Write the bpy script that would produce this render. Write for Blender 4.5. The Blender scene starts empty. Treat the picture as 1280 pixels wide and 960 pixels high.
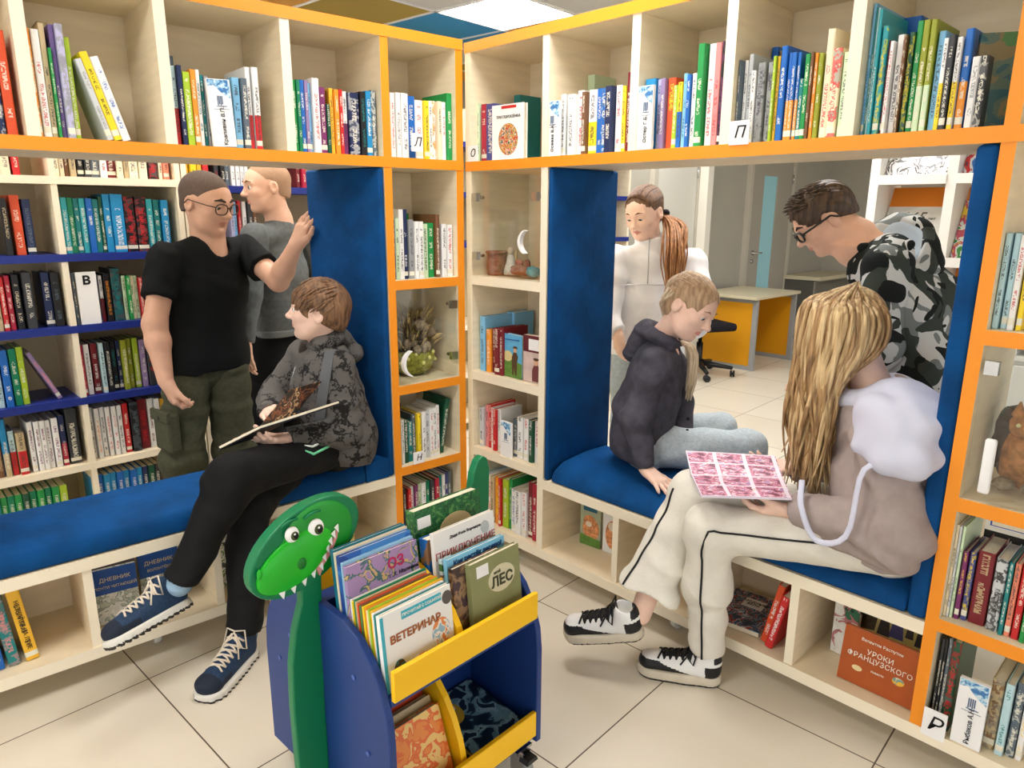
import bpy, bmesh, math, random
import numpy as np
from mathutils import Matrix, Vector

# ------------------------------------------------------------------ camera, world, exposure
SC = bpy.context.scene
COL = SC.collection
F_PX, PITCH, ROLL, EYE = 890.64, 0.2390, 0.00467, 1.45
cd = bpy.data.cameras.new('camera'); cam = bpy.data.objects.new('camera', cd); COL.objects.link(cam)
cd.sensor_fit = 'HORIZONTAL'; cd.sensor_width = 36.0; cd.lens = 36.0 * F_PX / 1280.0
cd.clip_start = 0.05; cd.clip_end = 60
cam.matrix_world = Matrix.Translation((0, 0, EYE)) @ Matrix.Rotation(math.pi / 2 - PITCH, 4, 'X') @ Matrix.Rotation(ROLL, 4, 'Z')
SC.camera = cam
SC.view_settings.view_transform = 'Standard'; SC.view_settings.look = 'None'
SC.view_settings.gamma = 1.0; SC.view_settings.use_curve_mapping = False
SC.view_settings.exposure = 0.68
WORLD_STRENGTH, PANEL_STRENGTH = 1.08, 13.5
wd = bpy.data.worlds.new('ambient_fill'); SC.world = wd; wd.use_nodes = True  # even fill light, added through the open camera side of the room
wd.node_tree.nodes['Background'].inputs[0].default_value = (.985, .99, 1.0, 1)
wd.node_tree.nodes['Background'].inputs[1].default_value = WORLD_STRENGTH

# ------------------------------------------------------------------ frames: x along the furniture, y into it, z up
def frame(ox, oy, dx, dy):
    m = Matrix(((dx, -dy, 0, ox), (dy, dx, 0, oy), (0, 0, 1, 0), (0, 0, 0, 1)))
    return m
ML = frame(-.1603, 2.9361, .7602, .6497)      # left bookcase front (x is negative along it)
MR = frame(-.1603, 2.9361, .6924, -.7215)     # right bookcase front
MB = frame(-.9955, 3.9438, .7242, .6896)      # shelves along the back wall
MK = frame(1.0662, 4.1133, .6924, -.7215)     # magazine rack
MC = frame(0, 0, .6884, .7254)                # book trolley
FR = {'L': ML, 'R': MR, 'B': MB, 'K': MK, 'C': MC}
def at(f, x, y, z): return FR[f] @ Vector((x, y, z))

# ------------------------------------------------------------------ materials
def lin(c): return tuple((v / 12.92 if v <= .04045 else ((v + .055) / 1.055) ** 2.4) for v in c)
def rgb(r, g, b): return lin((r / 255, g / 255, b / 255))
_m = {}
def mat(name, col=(200, 200, 200), rough=.5, spec=.4, noise=0, nscale=20, bump=0, bscale=60, sheen=0, stretch=None, metal=0, col2=None):
    if name in _m: return _m[name]
    m = bpy.data.materials.new(name); m.use_nodes = True; _m[name] = m
    nt = m.node_tree; b = nt.nodes['Principled BSDF']
    c = rgb(*col)
    b.inputs['Base Color'].default_value = (*c, 1); b.inputs['Roughness'].default_value = rough
    b.inputs['Specular IOR Level'].default_value = spec; b.inputs['Metallic'].default_value = metal
    if sheen: b.inputs['Sheen Weight'].default_value = sheen
    tc = nt.nodes.new('ShaderNodeTexCoord'); mp = nt.nodes.new('ShaderNodeMapping'); nt.links.new(tc.outputs['Object'], mp.inputs[0])
    if stretch: mp.inputs['Scale'].default_value = stretch
    if noise or col2:
        n = nt.nodes.new('ShaderNodeTexNoise'); n.inputs['Scale'].default_value = nscale; n.inputs['Detail'].default_value = 5
        nt.links.new(mp.outputs[0], n.inputs['Vector'])
        r = nt.nodes.new('ShaderNodeValToRGB'); nt.links.new(n.outputs[0], r.inputs[0])
        c2 = rgb(*col2) if col2 else tuple(v * (1 + noise) for v in c)
        c1 = c if col2 else tuple(v * (1 - noise) for v in c)
        r.color_ramp.elements[0].position = .36; r.color_ramp.elements[1].position = .64
        r.color_ramp.elements[0].color = (*c1, 1); r.color_ramp.elements[1].color = (*c2, 1)
        nt.links.new(r.outputs[0], b.inputs['Base Color'])
    if bump:
        n2 = nt.nodes.new('ShaderNodeTexNoise'); n2.inputs['Scale'].default_value = bscale; n2.inputs['Detail'].default_value = 4
        nt.links.new(mp.outputs[0], n2.inputs['Vector'])
        bp = nt.nodes.new('ShaderNodeBump'); bp.inputs['Strength'].default_value = bump; bp.inputs['Distance'].default_value = .01
        nt.links.new(n2.outputs[0], bp.inputs['Height']); nt.links.new(bp.outputs[0], b.inputs['Normal'])
    return m
def emit(name, col, s):
    m = bpy.data.materials.new(name); m.use_nodes = True; nt = m.node_tree
    e = nt.nodes.new('ShaderNodeEmission'); e.inputs[0].default_value = (*col, 1); e.inputs[1].default_value = s
    nt.links.new(e.outputs[0], nt.nodes['Material Output'].inputs[0]); return m
def glassmat():
    if 'glass' in _m: return _m['glass']
    m = bpy.data.materials.new('clear_glass'); m.use_nodes = True; nt = m.node_tree; _m['glass'] = m
    out = nt.nodes['Material Output']; t = nt.nodes.new('ShaderNodeBsdfTransparent'); g = nt.nodes.new('ShaderNodeBsdfGlossy')
    t.inputs[0].default_value = (.97, .985, .98, 1); g.inputs['Roughness'].default_value = .03
    lw = nt.nodes.new('ShaderNodeLayerWeight'); lw.inputs['Blend'].default_value = .12
    mm = nt.nodes.new('ShaderNodeMath'); mm.operation = 'MULTIPLY_ADD'; mm.inputs[1].default_value = .4; mm.inputs[2].default_value = .03; nt.links.new(lw.outputs['Facing'], mm.inputs[0])
    mx = nt.nodes.new('ShaderNodeMixShader'); nt.links.new(mm.outputs[0], mx.inputs[0]); nt.links.new(t.outputs[0], mx.inputs[1]); nt.links.new(g.outputs[0], mx.inputs[2])
    nt.links.new(mx.outputs[0], out.inputs[0]); return m

MAPLE = mat('maple_laminate', (241, 225, 194), .45, .35, noise=.05, nscale=6, stretch=(1, 1, 7))
MAPLE2 = mat('maple_back_panel', (240, 224, 193), .5, .3, noise=.04, nscale=5, stretch=(1, 1, 6))
EDGE = mat('pale_edge_strip', (247, 236, 212), .4, .4)
ORANGE = mat('orange_edge_strip', (246, 150, 32), .4, .4)
BLUEEDGE = mat('blue_shelf_edge', (28, 46, 132), .4, .4)
VELVET = mat('blue_velvet', (0, 66, 122), .8, .2, noise=.2, nscale=7, bump=.25, bscale=40)
WHITE = mat('white_paint', (238, 236, 230), .45, .4)
GREYWALL = mat('grey_wall_paint', (176, 172, 160), .8, .2, noise=.02, nscale=3)
CHROME = mat('chrome', (200, 200, 200), .2, .5, metal=1)
BLACKP = mat('black_plastic', (22, 22, 24), .4, .4)
PAPER = mat('page_block', (232, 222, 200), .8, .2, noise=.06, nscale=300, stretch=(6, .2, .2))
CARD = mat('white_card', (246, 246, 246), .5, .3)
INK = mat('black_ink', (25, 25, 28), .6, .2)

# ------------------------------------------------------------------ objects
def mesh_obj(name, me, parent=None, mats=(), M=None):
    o = bpy.data.objects.new(name, me); COL.objects.link(o)
    for m in mats: me.materials.append(m)
    if parent: o.parent = parent
    if M is not None: o.matrix_basis = M
    return o
def obj(name, bm, m, parent=None, M=None, smooth=False, bevel=0):
    me = bpy.data.meshes.new(name)
    if smooth:
        for f in bm.faces: f.smooth = True
    bm.to_mesh(me); bm.free()
    o = mesh_obj(name, me, parent, m if isinstance(m, (list, tuple)) else [m], M)
    if bevel:
        bv = o.modifiers.new('edge', 'BEVEL'); bv.width = bevel; bv.segments = 2; bv.limit_method = 'ANGLE'
    return o
def tag(o, label, cat, group=None):
    o['label'] = label; o['category'] = cat
    if group: o['group'] = group
    return o
def thing(name, label, cat, M, group=None):
    o = bpy.data.objects.new(name, None); COL.objects.link(o); o.empty_display_size = .05
    o.matrix_basis = M
    return tag(o, label, cat, group)
def struct(o): o['kind'] = 'structure'; return o
def T(x, y, z): return Matrix.Translation((x, y, z))
def Rz(a): return Matrix.Rotation(a, 4, 'Z')
def Rx(a): return Matrix.Rotation(a, 4, 'X')
def Ry(a): return Matrix.Rotation(a, 4, 'Y')
def box(bm, x0, x1, y0, y1, z0, z1, mi=0, front=None, M=None):
    v = [bm.verts.new((x, y, z)) for z in (z0, z1) for y in (y0, y1) for x in (x0, x1)]
    if M is not None:
        for q in v: q.co = M @ q.co
    fs = [(0, 2, 3, 1), (4, 5, 7, 6), (0, 1, 5, 4), (2, 6, 7, 3), (0, 4, 6, 2), (1, 3, 7, 5)]
    for k, f in enumerate(fs):
        fc = bm.faces.new([v[i] for i in f]); fc.material_index = (front if (k == 2 and front is not None) else mi)
    return v
def nbox(*a, **k):
    bm = bmesh.new(); box(bm, *a, **k); return bm
def prism(bm, pts, y0, y1, mi=0, axis='y', M=None, side=None):
    """polygon pts (x,z) extruded along y (or (x,y) along z)"""
    def V(p, t): return (p[0], t, p[1]) if axis == 'y' else ((p[0], p[1], t) if axis == 'z' else (t, p[0], p[1]))
    a = [bm.verts.new(V(p, y0)) for p in pts]; b = [bm.verts.new(V(p, y1)) for p in pts]
    if M is not None:
        for q in a + b: q.co = M @ q.co
    n = len(pts); fs = [bm.faces.new(a), bm.faces.new(b[::-1])]
    for i in range(n):
        f = bm.faces.new((a[i], b[i], b[(i + 1) % n], a[(i + 1) % n])); f.material_index = mi if side is None else side
    for f in fs: f.material_index = mi
    bmesh.ops.recalc_face_normals(bm, faces=bm.faces[:])
    return bm
def tube(bm, pts, r, n=8, cap=True, mi=0, flat=1.0, closed=False):
    pts = [Vector(p) for p in pts]; rs = r if isinstance(r, (list, tuple)) else [r] * len(pts); rings = []
    nrm = None
    for i, p in enumerate(pts):
        t = (pts[min(i + 1, len(pts) - 1)] - pts[max(i - 1, 0)])
        if closed: t = pts[(i + 1) % len(pts)] - pts[i - 1]
        t.normalize()
        if nrm is None:
            nrm = t.orthogonal().normalized()
        nrm = (nrm - t * nrm.dot(t)).normalized(); bn = t.cross(nrm)
        rings.append([bm.verts.new(p + (nrm * math.cos(a) + bn * math.sin(a) * flat) * rs[i]) for a in [2 * math.pi * k / n for k in range(n)]])
    rr = range(len(rings) if closed else len(rings) - 1)
    for i in rr:
        A, B = rings[i], rings[(i + 1) % len(rings)]
        for k in range(n):
            f = bm.faces.new((A[k], A[(k + 1) % n], B[(k + 1) % n], B[k])); f.material_index = mi; f.smooth = True
    if cap and not closed:
        for A in (rings[0][::-1], rings[-1]):
            f = bm.faces.new(A); f.material_index = mi
    return bm
def lathe(bm, prof, n=24, mi=0, M=None):
    rings = []
    for r, z in prof:
        rings.append([bm.verts.new((r * math.cos(2 * math.pi * k / n), r * math.sin(2 * math.pi * k / n), z)) for k in range(n)])
    for i in range(len(rings) - 1):
        for k in range(n):
            f = bm.faces.new((rings[i][k], rings[i][(k + 1) % n], rings[i + 1][(k + 1) % n], rings[i + 1][k])); f.smooth = True; f.material_index = mi
    bm.faces.new(rings[0][::-1]).material_index = mi; bm.faces.new(rings[-1]).material_index = mi
    if M is not None: bmesh.ops.transform(bm, matrix=M, verts=[v for R in rings for v in R])
    return bm
def text(name, s, size, m, parent, M, shear=0, depth=.0006, align='CENTER', spacing=1.0, bold=0):
    cu = bpy.data.curves.new(name, 'FONT'); cu.body = s; cu.size = size; cu.shear = shear; cu.extrude = depth
    cu.align_x = align; cu.align_y = 'CENTER'; cu.space_character = spacing; cu.resolution_u = 2; cu.offset = bold
    o = bpy.data.objects.new(name, cu); COL.objects.link(o)
    dg = bpy.context.evaluated_depsgraph_get(); dg.update()
    me = bpy.data.meshes.new_from_object(o.evaluated_get(dg)); bpy.data.objects.remove(o); me.name = name
    me.materials.clear()
    return mesh_obj(name, me, parent, [m], M)
UP = Rx(math.pi / 2)          # text standing upright, facing -y
ROWS=[
('L',0.035,1.636,'the top shelf at far left','LZ','-1530 17 255 navy*n;-1512 25 258 vermilion'),
('L',0.03,1.636,'the widest top left bay','LA','-1449 18 272 orange*n;-1430 20 271 white/red;-1410 15 289 tan;-1395 8 229 green;-1387 13 289 purple;-1374 19 291 lavender/grey*n;-1355 16 263 lime'),
('L',0.03,1.636,'the second top left bay','LB','-1090 16 223 palecyan/red*2;-1074 14 225 navy;-1061 23 209 lime;-1037 17 218 orange;-1021 14 220 white/teal;-1006 12 208 teal;-994 12 205 grey;-911 25 211 sky;-885 21 211 slate;-865 18 248 whitered*2;-844 21 249 whitered*2'),
('L',0.03,1.636,'the third top left bay','LC','-719 14 225 green;-705 14 226 emerald;-691 17 228 blue;-674 14 227 mauve;-660 12 221 sky;-648 26 238 white/red;-622 24 213 plum;-598 15 162 forest;-583 15 214 amber;-568 18 211 orange;-550 15 213 red;-534 19 209 white/plum*2;-516 41 207 navy*n;-472 22 213 black/teal;-449 23 218 azure;-427 23 223 slate*n'),
('L',0.03,1.636,'the top left corner bay','LD','-360 17 224 white/red;-344 20 224 white/red;-323 21 226 white;-303 31 226 white;-271 35 221 blue;-236 36 210 white/red;-200 22 210 yellow;-178 18 212 white;-160 19 214 white/orange*n;-141 19 213 cream;-122 19 212 white/red;-103 31 245 green'),
('R',0.03,1.636,'the top right corner bay','RA','-32 34 218 palegreen;12 33 213 crimson;45 47 210 indigo'),
('R',0.03,1.636,'the first top right bay','RB','436 23 205 white/black;459 15 133 forest;474 33 200 white;508 29 210 white/red;537 18 202 brown;555 36 207 white/yellow*2;591 24 208 blue;615 24 206 blue*c;639 30 208 navy;670 27 209 white/red;700 16 204 yellow;716 19 243 maroon'),
('R',0.03,1.636,'the second top right bay','RC','796 40 211 azure/white;836 18 207 lavender;854 18 207 mauve;872 29 207 vermilion/yellow;901 17 182 lime;918 17 189 yellow/blue*2;936 14 211 sky;950 14 205 blue/white;964 17 208 white;980 25 285 green;1008 24 283 white/red;1032 21 282 pink/red;1053 21 283 black/plum*n'),
('R',0.03,1.636,'the third top right bay','RD','1103 15 222 slate;1118 18 224 white;1135 15 238 palegrey;1150 15 193 white;1167 24 211 grey*c;1194 19 210 grey*c;1213 9 222 lime;1222 9 221 amber;1232 19 244 blue;1253 11 226 blue/orange*2;1264 14 224 blue/orange*2;1278 11 223 blue/orange*2;1289 13 156 teal;1302 15 215 green;1318 9 217 brown;1326 11 214 orange;1337 13 212 olive;1352 21 268 cream/red;1375 25 217 cream/red*n;1402 18 205 palegreen'),
('R',0.03,1.636,'the fourth top right bay','RE','1437 16 308 sky/blue;1453 10 297 teal;1463 12 295 palecyan;1474 15 289 aqua;1490 15 251 aqua/yellow*n;1505 11 217 maroon;1516 9 212 white/red;1526 17 226 white;1542 9 222 brown*n;1552 13 228 forest/yellow*n;1564 16 251 green;1580 16 250 olive/palegreen*2;1598 14 247 olive/palegreen*2;1614 16 221 sky;1629 12 202 white/yellow*2;1641 14 207 charcoal;1657 12 201 white/yellow*2;1670 18 217 blue/orange*2;1690 19 156 white/grey;1711 17 153 charcoal*n'),
('L',0.03,1.19,'the left column shelf above the basket','LF','-362 18 223 slate*c;-344 18 229 palegreen;-326 22 261 white;-305 22 261 navy/white;-283 22 223 grey;-261 18 216 white;-243 22 216 white;-220 26 207 palegreen;-194 31 210 green;-163 19 243 brown;-136 23 206 white;-109 28 203 white/red'),
('L',0.03,0.445,'the left column shelf below the basket','LG','-351 15 188 white;-335 23 184 forest;-312 23 170 teal;-289 19 196 slate;-270 16 199 yellow;-250 20 202 white;-230 20 202 palegrey;-210 16 206 white/red;-194 20 209 white;-174 16 216 white/red'),
('L',0.03,0.118,'the lowest left column shelf','LH','-359 16 216 maroon;-343 16 215 charcoal;-328 16 215 red;-312 20 217 white/red;-292 20 219 plum;-272 20 218 palegreen;-252 20 220 white;-231 21 221 emerald;-211 21 223 charcoal;-190 21 225 crimson;-169 21 228 teal;-148 17 230 white;-131 17 233 indigo;-114 17 236 slate'),
('R',0.03,0.79,'the corner shelf below the figurines','RG','-43 21 170 orange/blue*c;-22 21 169 palecyan;4 31 230 sky;40 30 180 orange;70 30 187 maroon;99 29 191 maroon;129 24 197 maroon'),
('R',0.03,0.455,'the second lowest right corner shelf','RH','-58 27 158 crimson/plum;-31 32 168 white;1 26 174 palegrey;27 21 186 pink;48 21 193 red;68 20 183 white/red;89 20 181 red;109 20 185 white;198 29 160 slate;227 33 177 white;264 28 178 white/red;297 23 177 forest/white;320 27 176 white/red'),
('R',0.03,0.118,'the lowest right corner shelf','RI','25 21 214 sky;46 21 213 white/red;67 26 212 tan;93 31 216 orange/yellow;124 15 219 red;140 35 219 lime;175 20 227 green;195 30 191 white/blue;224 34 194 white;258 29 196 white/red;287 28 246 maroon;320 28 249 crimson'),
('R',0.03,1.187,'the shelf above the ginger cat','RJ','1813 13 217 palecyan/black;1828 14 217 palecyan/black;1843 14 214 white/red;1859 12 211 yellow'),
('R',0.03,0.441,'the shelf below the ginger cat','RK','1810 7 252 cream;1817 7 251 palegrey;1824 9 251 palegreen;1835 11 186 plum/yellow;1848 14 187 indigo/yellow*c;1864 37 197 maroon/tan;1904 26 193 palegrey/black*n;1932 10 194 teal;1943 13 193 coral;1958 16 196 red;1976 11 193 green'),
('R',0.03,0.118,'the lowest far right shelf','RL','1819 8 253 charcoal;1827 8 257 black;1835 10 261 slate*c;1845 21 261 forest/red*n;1939 28 199 tan/brown*c;1969 19 203 palecyan/teal;1990 19 210 slate*n;2010 15 216 white/yellow'),
('B',0.03,1.58,'the top wall shelf at far left','BZ','-1433 32 88 cream;-1395 27 90 red'),
('B',0.03,1.58,'the top wall shelf at left','BA','-1249 23 129 cream;-1226 18 127 cream;-1208 18 125 brown;-1190 24 127 tan;-1161 27 125 black;-1133 25 127 charcoal;-1109 34 125 slate*c;-1074 28 127 white/red;-1046 38 129 maroon;-1008 26 128 cream;-978 20 129 tan;-959 40 131 cream;-916 37 134 cream;-872 38 136 black/red*n;-830 17 135 cream;-813 25 136 coral'),
('B',0.03,1.26,'the second wall shelf beside the upright','BB','-1458 25 228 black/tan;-1422 36 241 vermilion;-1380 31 225 navy/slate'),
('B',0.03,1.26,'the turquoise row of the wall shelf','BC','-1266 24 233 teal;-1242 24 234 aqua;-1218 24 234 emerald;-1194 22 231 teal;-1172 25 232 aqua;-1147 25 232 blue;-1122 26 229 teal;-1096 16 239 forest;-1080 29 250 azure;-1051 50 251 azure/white;-998 44 241 black/red*n;-951 45 242 black/red*n;-903 28 232 aqua;-871 28 229 teal;-840 32 229 azure'),
('B',0.03,0.952,'the dark leaning row of the wall shelf','BD','-1524 17 213 tan;-1505 19 221 red;-1483 20 226 crimson;-1458 28 228 black/cream;-1423 35 236 charcoal;-1353 33 232 navy;-1320 33 230 black/slate'),
('B',0.03,0.952,'the third wall shelf beside the letter divider','BE','-1269 19 221 plum/white*2;-1250 22 226 slate;-1136 16 206 white/maroon*2;-1116 26 215 black/orange;-1087 40 235 charcoal/teal*n;-1043 17 201 palegreen;-1026 17 200 green;-1009 17 199 cream/green;-992 17 198 palegreen;-975 21 189 red'),
('B',0.03,0.63,'the fourth wall shelf at far left','BF','-1569 22 234 palecyan;-1543 28 244 blue/white;-1512 29 244 emerald;-1483 26 250 lime'),
('B',0.03,0.63,'the fourth wall shelf behind the black tee','BG','-1258 22 229 crimson/pink;-1233 23 229 white/slate;-1204 26 229 maroon/white;-1174 20 230 palecyan/black;-1151 23 230 black;-1124 20 231 black/teal;-1100 17 228 navy;-1083 24 233 olive;-1056 21 234 olive;-1031 25 234 lime;-1003 25 223 mauve;-975 32 216 charcoal/red'),
('B',0.03,0.325,'the fifth wall shelf at far left','BH','-1610 23 251 brown/tan;-1585 23 256 azure/tan*2;-1559 23 198 palecyan/red*2;-1533 32 188 tan/red*2;-1488 21 226 white/plum;-1464 21 225 white/plum;-1443 21 224 white/plum;-1422 22 220 white/plum;-1397 25 226 white/plum;-1369 22 231 navy/crimson*2;-1341 45 253 charcoal'),
('B',0.03,0.325,'the white row of the wall shelf','BI','-1250 20 242 white/black;-1227 20 238 white/orange;-1203 20 237 white/black;-1180 20 236 white/red;-1156 21 236 white/red;-1132 21 235 white/black;-1108 25 238 red;-1079 36 239 black/slate*n;-1040 40 244 maroon/red;-997 26 241 white/maroon;-968 22 240 white;-942 22 235 amber;-915 19 231 orange'),
('B',0.03,0.015,'the lowest wall shelf at far left','BJ','-1653 29 198 teal;-1624 26 197 green;-1598 27 197 emerald;-1571 27 197 green;-1544 27 196 forest;-1517 28 196 emerald;-1489 28 199 green;-1462 28 199 emerald;-1433 29 199 green;-1405 32 198 lime'),
('B',0.03,0.015,'the lowest wall shelf, blue row','BK','-1277 27 203 azure;-1250 27 204 blue;-1223 28 200 azure;-1195 28 201 azure;-1167 28 201 blue;-1139 29 198 azure;-1111 29 199 blue;-1082 26 200 azure;-1056 26 201 navy;-1030 30 202 forest;-1001 30 199 charcoal'),
('B',0.03,1.56,'the blue shelf behind the boys','BL','-730 33 161 amber;-693 30 163 yellow;-660 22 165 amber;-633 30 163 red/cream;-576 23 162 charcoal/red;-549 23 164 black;-526 24 165 slate;-498 20 159 white;-474 20 161 white;-450 20 162 white;-426 20 163 white;-151 23 171 maroon;-124 23 172 crimson'),
('B',0.03,1.25,'the shelf between the boys','BM','-518 20 243 lavender;-498 16 236 sky;-477 16 240 red;-456 21 236 white;-432 25 233 charcoal;-402 25 237 brown'),
('B',0.03,0.4,'the low white shelf between the boys','BN','-568 21 213 yellow/black;-543 22 188 forest'),
('B',0.03,0.1,'the lowest shelf between the boys','BO','-637 21 138 emerald;-616 21 142 green;-590 22 193 maroon;-569 22 188 brown;-547 22 193 maroon'),
]
# ------------------------------------------------------------------ room shell
def tile_floor():
    m = bpy.data.materials.new('beige_floor_tiles'); m.use_nodes = True; nt = m.node_tree; b = nt.nodes['Principled BSDF']
    tc = nt.nodes.new('ShaderNodeTexCoord'); mp = nt.nodes.new('ShaderNodeMapping'); nt.links.new(tc.outputs['Object'], mp.inputs[0])
    mp.inputs['Location'].default_value = FLOOR_OFF
    br = nt.nodes.new('ShaderNodeTexBrick'); nt.links.new(mp.outputs[0], br.inputs['Vector'])
    br.offset = 0; br.squash = 1; br.inputs['Scale'].default_value = 1; br.inputs['Brick Width'].default_value = .6; br.inputs['Row Height'].default_value = .6
    br.inputs['Mortar Size'].default_value = .0022; br.inputs['Mortar Smooth'].default_value = .1
    br.inputs['Color1'].default_value = (*rgb(225, 217, 200), 1); br.inputs['Color2'].default_value = (*rgb(221, 212, 195), 1); br.inputs['Mortar'].default_value = (*rgb(92, 80, 64), 1)
    n = nt.nodes.new('ShaderNodeTexNoise'); n.inputs['Scale'].default_value = 1.6; n.inputs['Detail'].default_value = 8; nt.links.new(tc.outputs['Object'], n.inputs['Vector'])
    mx = nt.nodes.new('ShaderNodeMix'); mx.data_type = 'RGBA'; mx.blend_type = 'MULTIPLY'; mx.inputs['Factor'].default_value = .25
    rp = nt.nodes.new('ShaderNodeValToRGB'); rp.color_ramp.elements[0].position = .35; rp.color_ramp.elements[0].color = (.86, .81, .74, 1); rp.color_ramp.elements[1].color = (1, 1, 1, 1); rp.color_ramp.elements[1].position = .6
    nt.links.new(n.outputs[0], rp.inputs[0]); nt.links.new(br.outputs[0], mx.inputs['A']); nt.links.new(rp.outputs[0], mx.inputs['B']); nt.links.new(mx.outputs['Result'], b.inputs['Base Color'])
    b.inputs['Roughness'].default_value = .32; b.inputs['Specular IOR Level'].default_value = .4
    return m
G1 = math.radians(47.2)
FLOOR_OFF = (-.068, -.385, 0)
MF = Matrix.Rotation(G1 , 4, 'Z')
bm = nbox(-7, 12, -12, 7, -.05, 0)
struct(obj('floor', bm, tile_floor(), M=MF))
# suspended ceiling: one slab of coloured tiles between thin white bars
CEIL = 2.6
MCE = Matrix.Translation((-.468, 4.646, CEIL)) @ Rz(math.radians(48.5))
cm = [mat('ceiling_tile_white', (206, 206, 196), .9, .1, noise=.03, nscale=80), mat('ceiling_tile_olive', (176, 152, 78), .9, .1), mat('ceiling_tile_blue', (70, 148, 190), .9, .1), mat('ceiling_tile_orange', (222, 164, 86), .9, .1), mat('ceiling_bar', (232, 232, 228), .5, .3)]
bm = bmesh.new()
TS = .6
panels = [(0, 0), (-3, 0), (-6, 0), (-3, -3), (-6, -3), (-6, 3), (-3, 3), (0, 3), (-9, 0), (-9, -3), (0, -3), (3, 3), (3, 0), (-9, 3), (-1, 2)]  # last panel is an unseen extra, added to brighten the girl in white
tint = {(0, -1): 2, (-1, -1): 1, (-2, -1): 3, (-1, 0): 0, (1, 0): 3, (0, 1): 0, (-2, 0): 0, (-3, -1): 2}
rnd = random.Random(5)
for i in range(-14, 12):
    for j in range(-12, 12):
        if (i, j) in panels: continue
        c = tint.get((i, j), rnd.choice([0, 0, 0, 1, 2, 3]))
        x0, y0 = i * TS, -j * TS
        v = [bm.verts.new(p) for p in ((x0 + .01, y0 - .01, 0), (x0 + .01, y0 - TS + .01, 0), (x0 + TS - .01, y0 - TS + .01, 0), (x0 + TS - .01, y0 - .01, 0))]
        f = bm.faces.new(v); f.material_index = c
for i in range(-14, 13): box(bm, i * TS - .012, i * TS + .012, -12 * TS, 12 * TS, -.004, .02, 4)
for j in range(-12, 13): box(bm, -14 * TS, 12 * TS, j * TS - .012, j * TS + .012, -.004, .02, 4)
box(bm, -14 * TS, 12 * TS, -12 * TS, 12 * TS, .03, .06, 0)
struct(obj('ceiling', bm, cm, M=MCE))
LED = emit('led_panel_diffuser', (1, .98, .95), PANEL_STRENGTH)
pnames = iter(['in view above the corner of the bookcases'] + ['number'] * 30)
for k, (i, j) in enumerate(panels):
    t = thing('ceiling_light', 'square white LED ceiling panel glowing above the corner of the bookcases' if k == 0 else 'square white LED ceiling panel out of view overhead', 'ceiling light', MCE @ T((i + .5) * TS, -(j + .5) * TS, 0), 'LED ceiling panels')
    bm = bmesh.new()
    for a in range(4): box(bm, -.3, .3, .285, .3, -.008, .015, M=Rz(a * math.pi / 2))
    obj('frame', bm, WHITE, t)
    obj('diffuser', nbox(-.286, .286, -.286, .286, 0, .012), LED, t)

# back wall with the grey door, then the wall around the corner
def wall(name, M, x0, x1, h=2.6, th=.1, m=GREYWALL):
    return struct(obj(name, nbox(x0, x1, 0, th, 0, h), m, M=M))
MW = MB @ T(0, .34, 0)
wall('wall_back', MW, 2.70, 7.05)
wall('wall_left', MW @ T(0, 1.5, 0), -5, 2.8)
wall('wall_return', MW @ T(2.70, 0, 0) @ Rz(math.pi / 2), 0.0, 1.5, th=-.1)
MW2 = MW @ T(7.05, 0, 0) @ Rz(-math.pi / 2)
wall('wall_right', MW2, -.1, 7.5)
# door in the back wall: grey leaf with a narrow pale blue pane
def door(name, x0, x1, glass=None, hx=None, leaf=None, M=MW, y=-.02):
    d = bpy.data.objects.new(name, None); COL.objects.link(d); d.matrix_basis = M; d['kind'] = 'structure'
    lf = leaf or mat('grey_door_leaf', (172, 167, 155), .5, .3)
    bm = bmesh.new()
    for a, b in ((x0 - .06, x0), (x1, x1 + .06)): box(bm, a, b, y - .03, .02, 0, 2.1)
    box(bm, x0 - .06, x1 + .06, y - .03, .02, 2.04, 2.1)
    obj('door_frame', bm, mat('door_casing', (196, 190, 176), .5, .3), d)
    bm = bmesh.new()
    if glass:
        g0, g1, z0, z1 = glass
        box(bm, x0 + .006, g0, y - .02, .015, .005, 2.03); box(bm, g1, x1 - .006, y - .02, .015, .005, 2.03)
        box(bm, g0, g1, y - .02, .015, .005, z0); box(bm, g0, g1, y - .02, .015, z1, 2.03)
    else: box(bm, x0 + .006, x1 - .006, y - .02, .015, .005, 2.03)
    obj('door_leaf', bm, lf, d)
    if glass: obj('glass_strip', nbox(g0, g1, y - .008, y + .004, z0, z1), mat('pale_blue_frosted_pane', (168, 226, 240), .35, .4), d)
    if hx:
        bm = bmesh.new(); lathe(bm, [(.025, 0), (.025, .012), (.01, .014), (.01, .05)], 14, M=T(hx, y - .02, 1.02) @ Rx(math.pi / 2))
        tube(bm, [(hx, y - .065, 1.02), (hx + .06, y - .07, 1.02), (hx + .12, y - .068, 1.015)], .009)
        lathe(bm, [(.022, 0), (.022, .01), (.008, .012)], 14, M=T(hx, y - .02, .93) @ Rx(math.pi / 2))
        obj('door_handle', bm, CHROME, d)
    bm = bmesh.new()
    for z in (.3, 1.75): tube(bm, [(x1 - .004, y - .03, z), (x1 - .004, y - .03, z + .1)], .009)
    obj('hinge', bm, CHROME, d)
    return d
door('door_1', 5.1, 5.98, (5.34, 5.64, .5, 1.82), 5.2)
door('door_2', 3.42, 4.05, None, None, mat('white_door_leaf', (216, 214, 204), .5, .3))
struct(obj('trim_1', nbox(4.08, 4.17, -.14, .0, 0, 2.3), mat('white_casing', (236, 232, 220), .5, .3), M=MW))
struct(obj('baseboard_back', nbox(4.2, 7.05, -.015, 0, 0, .07), mat('grey_baseboard', (120, 112, 100), .6, .3), M=MW))

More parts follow.
